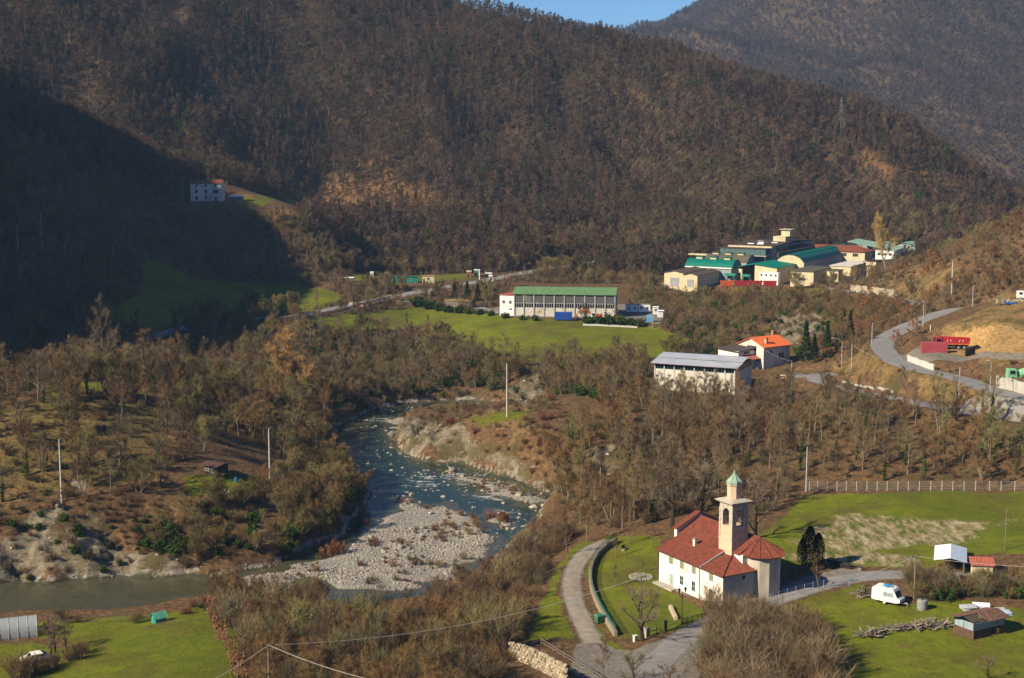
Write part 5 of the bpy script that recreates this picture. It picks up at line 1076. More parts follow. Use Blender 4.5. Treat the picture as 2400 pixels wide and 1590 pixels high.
for c, w in ((2.2, .62), (3.0, .75)): opening(t, (c, 0, 1.62), X1, -Y1, w, .62, frame='zinc', pane='panel_blue', cols=1)
q = Vector((.45, 0, -.9)).normalized(); nn = Vector((.9, 0, .45)).normalized(); m = MB(); m.obox((3.84, Wc/2, 1.70), q*.42, (0, .85, 0), nn*.025); m.build('front_window', 'glass_dark', t)
m = MB(); m.tube((2.05, .02, .28), (2.05, .2, .28), .3, .3, 14); w_ = m.build('wheel', 'rubber', t); m = MB(); m.tube((2.05, 0, .28), (2.05, .05, .28), .2, .2, 12); m.build('hubcap', 'paint_white', w_)
m = MB(); m.tube((2.05, Wc-.2, .28), (2.05, Wc-.02, .28), .3, .3, 14); m.build('wheel', 'rubber', t)
m = MB(); m.bar((4.3, .5, .45), (5.4, Wc/2, .42), .08); m.bar((4.3, Wc-.5, .45), (5.4, Wc/2, .42), .08); m.tube((5.3, Wc/2, 0), (5.3, Wc/2, .5), .05, .05, 6); m.build('tow_bar', 'zinc', t)
random.seed(2); m = MB()
for i in range(9): m.obox((rv(1.2, 2.6), rv(.5, 1.5), 2.6+rv(0, .12)), (rv(.2, .45), rv(-.1, .1), rv(-.05, .05)), (rv(-.1, .1), rv(.12, .3), 0), (0, 0, .05))
m.build('roof_tarp', 'tarp_blue', t)
PL = []
for i in range(5):
    m = MB(); m.box(-1, 1, -.09, .09, -.025, .025); PL.append(m.mesh('plank', 'wood_grey'))
def plank_heap(a, b, n, hgt, label, seed, spread=1.0):
    A, B = G(*a), G(*b); random.seed(seed); t = thing('timber_heap', label, 'timber', (A+B)/2)
    for i in range(n):
        u = rv(-.5, .5); q = (B-A)*u+Vector((rv(-.7, .7)*spread, rv(-.8, .8)*spread, 0)); lv = max(0, 1-abs(u)*1.1)*hgt; z = gz((A+B).x/2+q.x, (A+B).y/2+q.y)-t.location.z
        o = link('plank', PL[i % 5], t); o.location = (q.x, q.y, z+.06+rv(0, 1)*lv); o.rotation_euler = (rv(-.3, .3), rv(-.5, .5)*(.4+lv), rv(-.9, .9)+(1.57 if i % 4 == 0 else 0)); o.scale = (rv(.55, 1.25), rv(.5, 1.5), 1.0)
    return t
plank_heap((2015, 1492), (2065, 1490), 70, 1.0, 'heap of grey planks with a flat panel on top at the lawn', 1); plank_heap((2065, 1480), (2140, 1472), 60, .7, 'long low scatter of grey boards between the two higher heaps', 2, .8)
plank_heap((2130, 1475), (2225, 1470), 95, 1.3, 'large heap of grey boards next to the brown shed', 3); plank_heap((2005, 1398), (2035, 1398), 34, 1.4, 'small pointed stack of poles behind the white caravan', 4, .7)
p = G(2161, 1428); t = thing('water_tank', 'round grey ribbed water tank beside the hedge', 'tank', p); m = MB(); m.lathe([(.75, -.1), (.78, .1), (.76, .2), (.8, .35), (.76, .5), (.8, .65), (.76, .8), (.8, .95), (.76, 1.1), (.8, 1.25), (.72, 1.45), (.5, 1.52)], 18); m.build('shell', 'wall_grey', t); m = MB(); m.lathe([(.25, 1.52), (.25, 1.6)], 10); m.build('cap', 'frame_dark', t)
# half-roofed brown shed
t, L = site('tool_shed', 'half-roofed brown and pale blue panel shed on the right lawn', 'shed', (2280.5, 1500), (2361, 1481), -69.9); D_ = 3.6; L = 6.2
m = MB(); m.box(0, .06, 0, D_, -.4, 1.25); m.box(0, 3.6, 0, .06, -.4, 1.25); m.box(5.2, L, 0, .06, -.4, 1.25); m.box(L-.06, L, .06, D_, -.4, 2.2); m.box(.06, L, D_-.06, D_, -.4, 1.25); m.build('lower_wall', 'rust_brown', t)
for k in range(2): m = MB(); m.box(-.02, .05, .1+k*1.75, 1.75+k*1.75, 1.25, 2.35); m.build('panel', 'panel_blue', t)
for k in range(4): m = MB(); m.box(.05+k*1.55, 1.52+k*1.55, -.02, .05, 1.25, 2.3); m.build('panel', 'panel_blue', t)
for k in range(3): m = MB(); m.box(.3+k*1.5, 1.7+k*1.5, D_-.1, D_-.03, 1.25, 2.35); m.build('panel', 'panel_blue', t)
for x in (0, 1.55, 3.1, 4.65, 6.2):
    for y in (0, D_): m = MB(); m.box(x-.05, x+.05, y-.05, y+.05, -.4, 2.45); m.build('post', 'wood_pole', t)
for k in range(6): m = MB(); m.bar((.1+k*.5, .1, 2.42), (.1+k*.5, D_/2+.1, 2.95), .07); m.build('rafter', 'wood_pole', t)
r = MB(); rib_sheet(r, [(2.6, -.5, 2.38), (6.9, -.5, 2.38), (6.9, D_/2, 3.0), (2.6, D_/2, 3.0)], X1, .35, .12, .05, .04); rib_sheet(r, [(-.9, D_+.5, 2.45), (6.9, D_+.5, 2.45), (6.9, D_/2, 3.02), (-.9, D_/2, 3.02)], X1, .35, .12, .05, .04); r.build('roof', 'rust_brown', t)
m = MB(); m.bar((3.2, -.3, 2.5), (3.9, D_/2-.2, 2.98), .12, .04); m.bar((4.4, .2, 2.62), (6.2, .5, 2.72), .1, .04); m.build('batten', 'wood_grey', t); m = MB(); m.box(3.62, 5.18, .3, .34, -.3, 2.2); m.build('opening', 'wood_dark', t)
random.seed(6)
for k, (a, b, mt) in enumerate(((2270, 1432, 'zinc'), (2300, 1428, 'sheet_white'), (2338, 1440, 'zinc'), (2352, 1446, 'sheet_blue'))):
    p = G(a, b); t = thing('metal_sheet_pile', ['slanting pile of corrugated metal sheets behind the brown shed', 'pile of white corrugated sheets at the hedge behind the shed', 'small stack of grey metal sheets behind the shed corner', 'leaning pale blue sheet behind the shed corner'][k], 'sheets', p, rv(-.4, .4))
    for j in range(3):
        r = MB(); zz = .25+.14*j; rib_sheet(r, [(-1.3, -.5, zz), (1.2, -.5, zz+.05), (1.2, .6, zz+.35), (-1.3, .6, zz+.3)], X1, .2, .1, .05, .02); o = r.build('sheet', mt, t); o.rotation_euler = (0, 0, rv(-.3, .3))
def gable_shed(name, label, cat, a, b, z, depth, h, rise, wall, roof, rib=.5, ov=.3, axis='x', L=None, door=None, win=0, roof2=None, group=None, base=-1.0):
    """box with a two-plane roof, ridge along the front edge (axis x) or away from the camera (axis y)"""
    t, l = site(name, label, cat, a, b, z, group); L = L or l; m = MB(); D_ = depth
    m.box(0, L, 0, D_, base, h)
    if axis == 'x': m.add([(0, 0, h), (0, D_, h), (0, D_/2, h+rise), (L, 0, h), (L, D_, h), (L, D_/2, h+rise)], [(0, 2, 1), (3, 4, 5)])
    else: m.add([(0, 0, h), (L, 0, h), (L/2, 0, h+rise), (0, D_, h), (L, D_, h), (L/2, D_, h+rise)], [(0, 1, 2), (3, 5, 4)])
    m.build('wall', wall, t); k = ov*rise/((D_ if axis == 'x' else L)/2)
    for s in (0, 1):
        r = MB()
        if axis == 'x':
            y = -ov if s == 0 else D_+ov; rib_sheet(r, [(-ov, y, h-k+.06), (L+ov, y, h-k+.06), (L+ov, D_/2, h+rise+.06), (-ov, D_/2, h+rise+.06)], X1, rib, rib*.4, .06, .08)
        else:
            x = -ov if s == 0 else L+ov; rib_sheet(r, [(x, -ov, h-k+.06), (x, D_+ov, h-k+.06), (L/2, D_+ov, h+rise+.06), (L/2, -ov, h+rise+.06)], Y1, rib, rib*.4, .06, .08)
        r.build('roof', roof if s == 0 else (roof2 or roof), t)
    if door: m = MB(); m.box(door[0], door[0]+door[1], -.05, -.001, -.2, door[2]); m.build('door', door[3], t)
    for i in range(win): opening(t, (L*(i+.5)/win, 0, h*.6), X1, -Y1, min(1.1, L/win*.5), h*.32, cols=2)
    return t, L
q = G(2226, 1342); A = atZ(2190, 1340, q.z); 
t = thing('garden_shed', 'garden shed with bright white and blue-grey sheet roof beside the hedge', 'shed', G(2226, 1344), math.atan2(-.3, .95))
for x in (-2.1, 2.1):
    for y in (0, 2.7, 5.4, 8): m = MB(); m.box(x-.06, x+.06, y-.06, y+.06, -.5, 2.15); m.build('post', 'wood_pole', t)
m = MB(); m.box(-2, 2, 6, 6.08, -.5, 2.1); m.box(1.98, 2.06, .1, 8, -.5, 1.9); m.build('wall', 'wood_grey', t)
for s, mt in ((-1, 'sheet_white'), (1, 'sheet_blue')): r = MB(); rib_sheet(r, [(s*2.55, -.4, 2.1), (s*2.55, 8.3, 2.1), (0, 8.3, 2.65), (0, -.4, 2.65)], Y1, .5, .1, .03, .05); r.build('roof', mt, t)
t = gable_shed('tarp_shed', 'low shed with red-brown roof and cream wall next to the white-roofed shed', 'shed', (2278, 1350), (2326, 1352), q.z, 3.2, 1.9, .8, 'wall_cream', 'tarp_red', .4)[0]
# left foreground: plastic greenhouse, hut
t, L = site('greenhouse', 'long plastic greenhouse with pale ribbed film cover at the river meadow', 'greenhouse', (-90, 1522), (88, 1502), -77.0); hr = 2.5
V, F = [], []; K = 10
for x in (0, L):
    for k in range(K+1): a = math.pi*k/K; V.append((x, hr-hr*math.cos(a), .9+hr*.95*math.sin(a)))
m = MB(); m.add(V, [(k, k+1, K+2+k, K+1+k) for k in range(K)]); m.add([(0, 0, -.5), (L, 0, -.5), (L, 0, .9), (0, 0, .9), (0, 2*hr, -.5), (L, 2*hr, -.5), (L, 2*hr, .9), (0, 2*hr, .9)], [(0, 1, 2, 3), (5, 4, 7, 6)]); m.add(V[K+1:]+[(L, 2*hr, -.5), (L, 0, -.5)], [tuple(range(K+3))]); m.build('film', 'film', t, smooth=True)
n = int(L/1.3)
for i in range(n+1):
    m = MB(); x = L*i/n; m.path([(x, 0, -.5)]+[(x, hr-(hr+.03)*math.cos(math.pi*k/K), .9+(hr+.03)*.95*math.sin(math.pi*k/K)) for k in range(K+1)]+[(x, 2*hr, -.5)], .045, 5); m.build('hoop', 'zinc', t)
t = gable_shed('garden_hut', 'tiny turquoise hut with green roof at the meadow edge by the river', 'hut', (356, 1468), (371, 1472), -76.3, 1.8, 1.7, .65, 'hut_teal', 'hut_green', .3, .25, 'y', 1.5, (.4, .7, 1.5, 'hut_green'))[0]; t.rotation_euler.z -= .35
p = G(52, 1562); t = thing('parked_car', 'white car half hidden by the hedge below the greenhouse', 'car', p, .5)
def car(t, body, L=4.0, W=1.7):
    pr = [(0, .35), (0, .75), (.15, .95), (.9, 1.0), (1.45, 1.42), (3.0, 1.45), (3.7, 1.0), (3.95, .85), (4, .35)]; n = len(pr); m = MB()
    m.add([(x*L/4, y, z) for y, ii in ((0, 0), (W, 0)) for x, z in pr], [tuple(range(n)), tuple(range(2*n-1, n-1, -1))]+[(i, n+i, n+(i+1) % n, (i+1) % n) for i in range(n)]); m.build('body', body, t)
    for y in (-.012, W-.012): m = MB(); m.add([(x*L/4, y+dy, z) for dy in (0, .024) for x, z in ((1.15, 1.02), (1.6, 1.36), (2.9, 1.38), (3.4, 1.02))], [(0, 1, 2, 3), (7, 6, 5, 4), (0, 4, 5, 1), (1, 5, 6, 2), (2, 6, 7, 3), (3, 7, 4, 0)]); m.build('side_window', 'glass_dark', t)
    for a, b in (((.95, 1.03), (1.42, 1.40)), ((3.05, 1.43), (3.66, 1.03))):
        d = Vector((b[0]-a[0], 0, b[1]-a[1])); nn = Vector((-d.z, 0, d.x)).normalized(); m = MB(); m.obox(((a[0]+b[0])/2*L/4, W/2, (a[1]+b[1])/2), d*.46, (0, W*.43, 0), nn*.012); m.build('windscreen', 'glass_dark', t)
    for x in (.75, 3.2):
        for y in (0, W-.18): m = MB(); m.tube((x*L/4, y-.02, .31), (x*L/4, y+.2, .31), .31, .31, 12); w_ = m.build('wheel', 'rubber', t); m = MB(); m.tube((x*L/4, y-.04, .31), (x*L/4, y+.22, .31), .18, .18, 10); m.build('rim', 'zinc', w_)
    for y in (.2, W-.4): m = MB(); m.box(-.02, .03, y, y+.25, .62, .76); m.build('headlight', 'sheet_white', t)
car(t, 'paint_white')
p = G(1815, 893); t = thing('parked_car', 'white hatchback parked beside the red-tiled house', 'car', p+Z1*.05, -.25); car(t, 'paint_white')

# ------------------------------------------------------------------ knoll hut
t = gable_shed('wooden_hut', 'dark wooden hut with mossy brown roof on the knoll', 'hut', (478, 1112), (512, 1118), -67.9, 3.4, 2.2, .25, 'wood_dark', 'rust_brown', .6, .7, 'x', 3.6, None, 0)[0]
opening(t, (.9, 0, 1.3), X1, -Y1, 1.1, .9, frame='frame_white', cols=2, rows=2); opening(t, (2.7, 0, 1.2), X1, -Y1, .6, 1.0, frame='wall_cream', cols=1)
p = G(553, 1130); t = thing('water_barrel', 'blue plastic water barrel in the hut garden', 'barrel', p); m = MB(); m.lathe([(.28, -.1), (.34, .2), (.35, .5), (.33, .85), (.26, .95)], 12); m.build('drum', 'tarp_blue', t); m = MB(); m.lathe([(.27, .95), (.27, 1.0)], 12); m.build('lid', 'tarp_blue', t)
for a, b in ((515, 1158), (526, 1155), (534, 1157)):
    p = G(a, b); t = thing('garden_chair', 'white plastic garden chair on the grass below the dark hut', 'chair', p, rv(0, 6), 'white chairs below the hut'); m = MB(); m.box(-.25, .25, -.25, .25, .42, .47); m.build('seat', 'paint_white', t); m = MB(); m.box(-.25, .25, .22, .27, .5, .95); m.build('backrest', 'paint_white', t)
    for sx in (-.22, .22):
        for sy in (-.22, .22): m = MB(); m.box(sx-.025, sx+.025, sy-.025, sy+.025, -.05, .42); m.build('leg', 'paint_white', t)

# ------------------------------------------------------------------ the long hall with the green roof
M('roof_green', (.14, .26, .11), (.11, .21, .09), .55, .4); M('roof_teal', (.0, .15, .115), (.0, .12, .09), .5, .3); M('roof_pale_green', (.26, .42, .33), (.20, .34, .27), .6, .4); M('roof_brown', (.085, .062, .055), (.06, .045, .042), .8, .6); M('roof_olive', (.10, .095, .065), (.075, .07, .05), .9, .5); M('roof_silver', (.50, .53, .57), (.40, .43, .47), .4, .3, metal=.1)
M('wall_stained', (.62, .60, .54), (.48, .46, .40), .9, .5, (1, 1, .25), c3=(.34, .28, .15)); M('wall_grey_blue', (.30, .32, .33), (.24, .26, .27), .8, .4); M('blue_paint', (.02, .09, .42), (.015, .07, .32), .55, 1); M('red_paint', (.42, .025, .035), (.30, .02, .03), .55, 1); M('red_faded', (.40, .075, .10), (.30, .06, .075), .7, 1); M('orange_paint', (.62, .13, .02), (.45, .09, .02), .5, 1); M('yellow_paint', (.58, .33, .02), None, .5); M('green_paint', (.22, .50, .28), (.16, .38, .21), .55, 1); M('light_blue', (.20, .42, .66), None, .6); M('wall_brown', (.11, .085, .07), None, .9); M('frame_teal', (.03, .22, .19), None, .5)
net_mat('pane_clear', (.10, .10, .11), .62); net_mat('pane_teal', (.10, .20, .20), .75)
hall, L = site('factory_hall', 'long concrete hall with green sheet roof and glazed front above the field', 'hall', (1204, 741), (1442, 744.5), -62.3); D_ = 16; hE = 8.1; hR = 10.0; nb = 10; bw = L/nb
m = MB(); m.box(.3, L-.3, D_-.3, D_, -1, hE); m.build('back_wall', 'wall_stained', hall); m = MB(); m.box(L-.3, L, .2, D_, -1, hE); m.add([(L, .2, hE), (L, D_, hE), (L, D_/2, hR-.1), (L-.3, .2, hE), (L-.3, D_, hE), (L-.3, D_/2, hR-.1)], [(0, 1, 2), (3, 5, 4)]); m.box(0, .3, .2, D_, -1, 5); m.build('end_wall', 'wall_grey_blue', hall)
for i in range(nb):
    x0 = i*bw; m = MB(); m.box(x0+.02, x0+bw-.02, .1, .3, -1, 3.05); m.build('wall_panel', 'wall_stained', hall)
    opening(hall, (x0+bw/2, .12, 3.95), X1, -Y1, bw-.4, 1.6, frame='frame_white', pane='glass_dark', cols=4, rows=1, bar=.09); opening(hall, (x0+bw/2, .12, 6.4), X1, -Y1, bw-.4, 3.0, frame='wall_grey_blue', pane='pane_clear', cols=7, rows=5, bar=.045)
for i in range(nb+1): m = MB(); x = min(max(i*bw, .2), L-.2); m.box(x-.2, x+.2, -.12, .3, -1, hE-.05); m.build('pillar', 'concrete', hall)
m = MB(); m.box(0, L, .05, .35, 7.95, hE+.05); m.build('beam', 'concrete', hall)
for s in (0, 1): y = -.5 if s == 0 else D_+.5; r = MB(); rib_sheet(r, [(-.4, y, hE), (L+.4, y, hE), (L+.4, D_/2, hR), (-.4, D_/2, hR)], X1, .9, .22, .09, .12); r.build('roof', 'roof_green', hall, 'green ribbed sheet roof plane')
for a in (1248, 1268, 1398, 1420):
    x = L*(a-1204)/238; t = thing('storage_tank', 'white upright tank showing through the hall glazing', 'tank', hall.matrix_basis @ Vector((x, 2.6, 0)), 0, 'white tanks inside the hall'); m = MB(); m.lathe([(1.0, -.2), (1.0, 6.2), (.6, 6.7), (.1, 6.8)], 14); m.build('shell', 'sheet_white', t); m = MB(); m.tube((0, 0, 6.7), (0, 0, 7.0), .12, .12, 6); m.build('vent', 'zinc', t)
ann, La = site('white_annex', 'white two-storey block joined to the left end of the green-roofed hall', 'building', (1170, 739), (1204, 741), -62.3)
m = MB(); m.box(0, La-.05, .5, 9, -1.5, 7.4); m.build('wall', 'paint_white', ann); m = MB(); m.box(-.3, La-.03, .2, 9.3, 7.4, 7.6); m.build('roof', 'tarp_red', ann)
for x in (1.6, 4.3): opening(ann, (x, .5, 4.9), X1, -Y1, 1.0, 1.2, cols=2)
opening(ann, (4.4, .5, 2.4), X1, -Y1, 1.2, .6, cols=2); m = MB(); m.box(.4, La-1, .44, .5, 3.3, 3.45); m.build('ledge', 'concrete', ann)
def container(name, label, cat, px, py, z, rz, mat, L=6.06, W=2.44, H_=2.6, win=0, wheels=False, group=None, roof=None):
    p = atZ(px, py, z) if z is not None else G(px, py); t = thing(name, label, cat, p, rz, group); m = MB(); m.box(0, L, 0, W, .05, H_)
    k = .15
    while k < L-.1 and not win: m.box(k, k+.13, -.045, W+.045, .18, H_-.15); k += .28
    m.build('shell', mat, t); m = MB()
    for x in (0, L):
        for y in (0, W): m.box(x-.06, x+.06, y-.06, y+.06, -.3, H_+.03)
    m.box(-.05, L+.05, -.05, W+.05, H_, H_+.06); m.build('frame', roof or mat, t)
    d = MB(); d.box(L, L+.05, .1, W/2-.02, .15, H_-.1); d.box(L, L+.05, W/2+.02, W-.1, .15, H_-.1); d.build('door', mat, t)
    for i in range(win): opening(t, (L*(i+.5)/win, 0, 1.5), X1, -Y1, .8, .9, frame='frame_white', cols=1)
    return t
container('shipping_container', 'blue shipping container in front of the green-roofed hall', 'container', 1300, 750, -62.4, -.08, 'blue_paint')
container('shipping_container', 'small light blue container at the corner of the hall yard', 'container', 1513, 757, -62.6, -.1, 'light_blue', 2.6, 2.2, 2.3)
for i, a in enumerate((1467, 1496)): container('site_cabin', 'grey-white site cabin with windows beside the hall', 'cabin', a, 732, -62.0, -.03, 'sheet_white', 4.4, 2.5, 2.7, 2, group='site cabins beside the hall', roof='wall_grey_blue')
gable_shed('white_hut', 'small white hut beside the hall cabins', 'hut', (1531, 737), (1543, 737), -62.3, 1.8, 2.6, .2, 'paint_white', 'sheet_white', .6, .15, win=1); gable_shed('white_hut', 'leaning low white hut at the end of the hall yard', 'hut', (1542, 746), (1554, 746), -62.6, 2, 2.6, .2, 'paint_white', 'sheet_white', .6, .3)
L_, m = wall_path('yard_wall', '1516,768 1545,771', .4, 2.2, '', ''); tag(m.build('yard_wall', 'concrete'), 'short weathered concrete wall below the hall yard corner', 'wall')
L_, m = wall_path('yard_edge', '1345,762 1400,764 1460,767 1515,770', .3, .6, '', ''); tag(m.build('yard_edge_wall', 'concrete_white'), 'low pale edge wall under the laurel bushes', 'wall')
# excavator
p = atZ(1370, 751, -62.4); t = thing('excavator', 'orange tracked excavator with bent boom in the hall yard', 'excavator', p, 0)
for y in (0, 1.9): m = MB(); m.add([(x, y+dy, z) for dy in (0, .55) for x, z in ((2.2, 0), (2.0, .75), (5.6, .75), (5.9, .4), (5.5, 0))], [(0, 1, 2, 3, 4), (9, 8, 7, 6, 5)]+[(i, 5+i, 5+(i+1) % 5, (i+1) % 5) for i in range(5)]); m.build('track', 'rubber', t)
m = MB(); m.box(3.9, 6.4, 0, 2.4, .95, 2.0); m.box(2.6, 3.9, 1.2, 2.4, .95, 1.7); m.build('body', 'orange_paint', t); m = MB(); m.box(2.5, 3.85, 0, 1.15, .95, 2.75); cb = m.build('cab', 'paint_white', t); opening(cb, (3.15, 0, 2.05), X1, -Y1, 1.0, 1.0, frame='paint_white', cols=1, name='cab_window')
for nm, A, B, w0 in (('boom', (3.3, 1.3, 1.4), (.6, 1.3, 3.6), .5), ('boom', (.6, 1.3, 3.6), (-1.8, 1.3, 3.3), .45), ('dipper', (-1.8, 1.3, 3.3), (-3.3, 1.3, 1.0), .36)): m = MB(); m.bar(A, B, w0*.8, w0); m.build(nm, 'orange_paint', t)
m = MB(); m.add([(x, y, z) for y in (.8, 1.8) for x, z in ((-3.5, 1.1), (-2.8, 1.0), (-2.7, .3), (-3.5, 0), (-3.9, .4))], [(0, 1, 2, 3, 4), (9, 8, 7, 6, 5)]+[(i, 5+i, 5+(i+1) % 5, (i+1) % 5) for i in range(5)]); m.build('bucket', 'rust_brown', t)
p = atZ(1417, 753, -62.4); t = thing('waste_skip', 'yellow open waste skip half hidden by laurel bushes', 'skip', p, -.05); m = MB(); m.add([(.6, 0, .1), (5, 0, .1), (5, 2, .1), (.6, 2, .1), (0, -.1, 1.5), (5.8, -.1, 1.5), (5.8, 2.1, 1.5), (0, 2.1, 1.5)], [(0, 3, 2, 1), (0, 1, 5, 4), (1, 2, 6, 5), (2, 3, 7, 6), (3, 0, 4, 7)]); m.build('trough', 'yellow_paint', t); m = MB(); m.path([(0, -.1, 1.5), (5.8, -.1, 1.5), (5.8, 2.1, 1.5), (0, 2.1, 1.5), (0, -.1, 1.5)], .07, 5); m.build('rim', 'yellow_paint', t)
M('dry_roof', (.30, .22, .09), (.20, .15, .06), .95, .6); gable_shed('low_shed', 'low long shed with tan roof between the bridge and the white annex', 'shed', (1042, 716), (1102, 720), -62.2, 4, 2.0, .5, 'wood_grey', 'dry_roof', .6)
L_, m = wall_path('bridge_parapet', '640,750 720,744 800,727 880,706 925,695', .35, .8, '', ''); tag(m.build('road_parapet', 'concrete_white'), 'pale concrete parapet along the valley road', 'wall')
L_, m = wall_path('bridge_parapet', '995,690 1018,686', .5, 1.8, '', ''); tag(m.build('bridge_parapet', 'concrete_white'), 'tall white parapet block of the road bridge', 'wall')
L_, m = wall_path('bridge_parapet', '1190,655 1215,647', .4, .9, '', ''); tag(m.build('road_guard_wall', 'concrete_white'), 'white guard wall of the upper valley road', 'wall')

p = G(838, 722); t = thing('road_barrier', 'red and white barrier boards at the side of the valley road', 'barrier', p, .15)
for k in range(4): m = MB(); m.box(k*1.1, k*1.1+1.05, -.05, .05, .5, 1.1); m.build('board', 'red_paint' if k % 2 == 0 else 'paint_white', t)
for x in (.1, 4.2): m = MB(); m.box(x-.05, x+.05, -.04, .04, -.3, 1.0); m.build('post', 'zinc', t)
p = G(823, 722); t = thing('road_sign', 'small white road sign on a post beside the valley road', 'sign', p, .15); m = MB(); m.tube((0, 0, -.3), (0, 0, 2.0), .05, .05, 6); m.build('post', 'zinc', t); m = MB(); m.box(-.6, .6, -.03, .03, 1.3, 2.1); m.build('board', 'paint_white', t)
# ------------------------------------------------------------------ allotment gardens behind the road
for nm, lb, a, b, w_, h_, wall, roof in (('garden_shelter', 'white domed shelter in the allotments', 868, 652, 7, 2.4, 'paint_white', 'sheet_white'), ('garden_cabin', 'cream box cabin in the allotments', 903, 652, 8, 2.2, 'wall_cream', 'wall_cream'), ('green_cage', 'long teal-netted cage in the allotments', 900, 664, 34, 3.0, 'frame_teal', 'roof_teal'), ('green_cage', 'shorter teal-netted cage beside the cream shed', 946, 663, 33, 2.4, 'frame_teal', 'roof_teal'),
        ('allotment_shed', 'cream shed with flat brown roof at the end of the allotments', 990, 664, 28, 3.0, 'wall_cream', 'dry_roof'), ('allotment_hut', 'orange-brown narrow hut near the white garden post', 1094, 651, 10, 2.6, 'tarp_red', 'wall_cream'), ('allotment_kiosk', 'teal and white kiosk hut near the valley road', 1112, 649, 10, 2.8, 'frame_teal', 'sheet_white'), ('allotment_shed', 'grey low shed with white sheet roof at the shady end of the allotments', 802, 664, 26, 2.2, 'wood_grey', 'sheet_white'), ('white_cabin', 'small white cabin standing at the valley road bend', 1146, 660, 10, 2.3, 'paint_white', 'paint_white'), ('tarp_shelter', 'pale canvas shelter near the upper road', 1138, 650, 14, 1.6, 'film_plastic', 'sheet_white'), ('small_hut', 'cream upright privy hut at the top of the allotments', 1048, 637, 5, 2.4, 'wall_cream', 'dry_roof')):
    z = G(a+w_/2, b).z; gable_shed(nm, lb, 'hut', (a, b), (a+w_, b), z, 2.2, h_, .25, wall, roof, .6, .2, win=0 if w_ < 9 else 1, door=(.3, .7, 1.7, 'wood_dark') if w_ > 5 else None)
p = G(893, 652); t = thing('water_barrel', 'blue barrel standing upright in the allotments', 'barrel', p); m = MB(); m.lathe([(.4, -.1), (.5, .4), (.5, 1.0), (.42, 1.4)], 10); m.build('drum', 'blue_paint', t); m = MB(); m.lathe([(.3, 1.4), (.1, 2.4)], 8); m.build('pipe', 'blue_paint', t)
pole_px('white_post', 1124, 662, 632, 'thick white post with short crossbar by the allotments', 'paint_white', .25, .25, 1, armmat='paint_white'); pole_px('utility_pole', 1028, 660, 623, 'thin dark pole in the allotments', 'wood_pole', .12, .1, 0); pole_px('utility_pole', 1229, 650, 620, 'dark pole at the upper valley road', 'wood_pole', .14, .1, 0); pole_px('utility_pole', 360, 478, 413, 'thin pale pole left of the shaded farmhouse', 'wood_grey', .12, .09, 0); pole_px('utility_pole', 431, 470, 414, 'thin pole close to the shaded farmhouse wall', 'wood_grey', .12, .09, 0)

# ------------------------------------------------------------------ farmhouse in the hill shadow
t, L = gable_shed('farmhouse', 'pale three-storey farmhouse with red roof on the shaded hillside', 'house', (447, 472), (519, 472), -26.6, 8.5, 8.2, 1.5, 'wall_stained', 'tile_red', .5, .5); W3 = (.2, .5, .82)
for j, zz in enumerate((1.4, 4.4, 7.1)):
    for i, fx in enumerate(W3): opening(t, (L*fx, 0, zz), X1, -Y1, 1.0 if (i, j) != (2, 1) else 2.2, (1.5, 1.6, .9)[j], frame='wood_grey', cols=2)
m = MB(); m.box(L*.4, L*.62, -1.0, -.01, 2.9, 3.05); m.build('balcony', 'concrete', t); m = MB(); m.box(L*.5, L*.5+.7, 3.6, 4.2, 9, 10.4); m.build('chimney', 'plaster_grey', t); gable_shed('farm_shed', 'low open shed at the side of the shaded farmhouse', 'shed', (538, 472), (568, 472), -27, 3, 2.2, .4, 'wood_grey', 'sheet_white', .5)

# ------------------------------------------------------------------ silver-roofed warehouse, red-tiled house
wh, L = site('warehouse', 'warehouse with silver sheet roof and dark window band above the wood', 'warehouse', (1533, 912), (1722, 926), -64.3); D_ = 16.5
m = MB(); m.box(0, L, 0, D_, -4, 5.5); m.build('wall', 'wall_stained', wh); nb = 8; bw = L/nb
for i in range(nb): opening(wh, (bw*(i+.5), .06, 6.3), X1, -Y1, bw-.06, 1.5, frame='frame_teal', pane='glass_dark', cols=3, rows=2, bar=.07)
for i in range(5): opening(wh, (L-.06, D_*(i+.5)/5, 6.3), Y1, X1, D_/5-.06, 1.5, frame='frame_teal', pane='glass_dark', cols=3, rows=2, bar=.07)
m = MB(); m.box(.1, L-.1, .1, D_-.1, 5.5, 7.05); m.build('core', 'wall_brown', wh)
for i in range(nb+1): m = MB(); x = min(max(i*bw, .15), L-.15); m.box(x-.14, x+.14, -.1, .1, -4, 7.1); m.build('pillar', 'concrete_white', wh)
ys = [(-.9, 7.1), (D_*.28, 7.75), (D_*.29, 7.95), (D_*.6, 8.5), (D_*.62, 8.45), (D_+.8, 7.4)]
for k in (0, 2, 4): r = MB(); (y0, z0), (y1, z1) = ys[k], ys[k+1]; rib_sheet(r, [(-.8, y0, z0), (L+.8, y0, z0), (L+.8, y1, z1), (-.8, y1, z1)], X1, .8, .2, .07, .1); r.build('roof', 'roof_silver', wh)
m = MB(); m.box(-.5, L+.5, -.95, -.85, 6.9, 7.05); m.build('gutter', 'rust_brown', wh)
hs = atZ(1789, 861, -63.6); hx = Vector((.806, .592, 0)); hd = thing('red_roofed_house', 'cream house with bright red tiled roof behind the warehouse', 'house', hs, math.atan2(.592, .806)); L, Wd = 10.8, 10.2
m = MB(); m.box(0, L, 0, Wd, -1.5, 5.8); m.add([(0, 0, 5.8), (0, Wd, 5.8), (0, Wd/2, 7.9), (L, 0, 5.8), (L, Wd, 5.8), (L, Wd/2, 7.9)], [(0, 2, 1), (3, 4, 5)]); m.build('wall', 'wall_stained', hd)
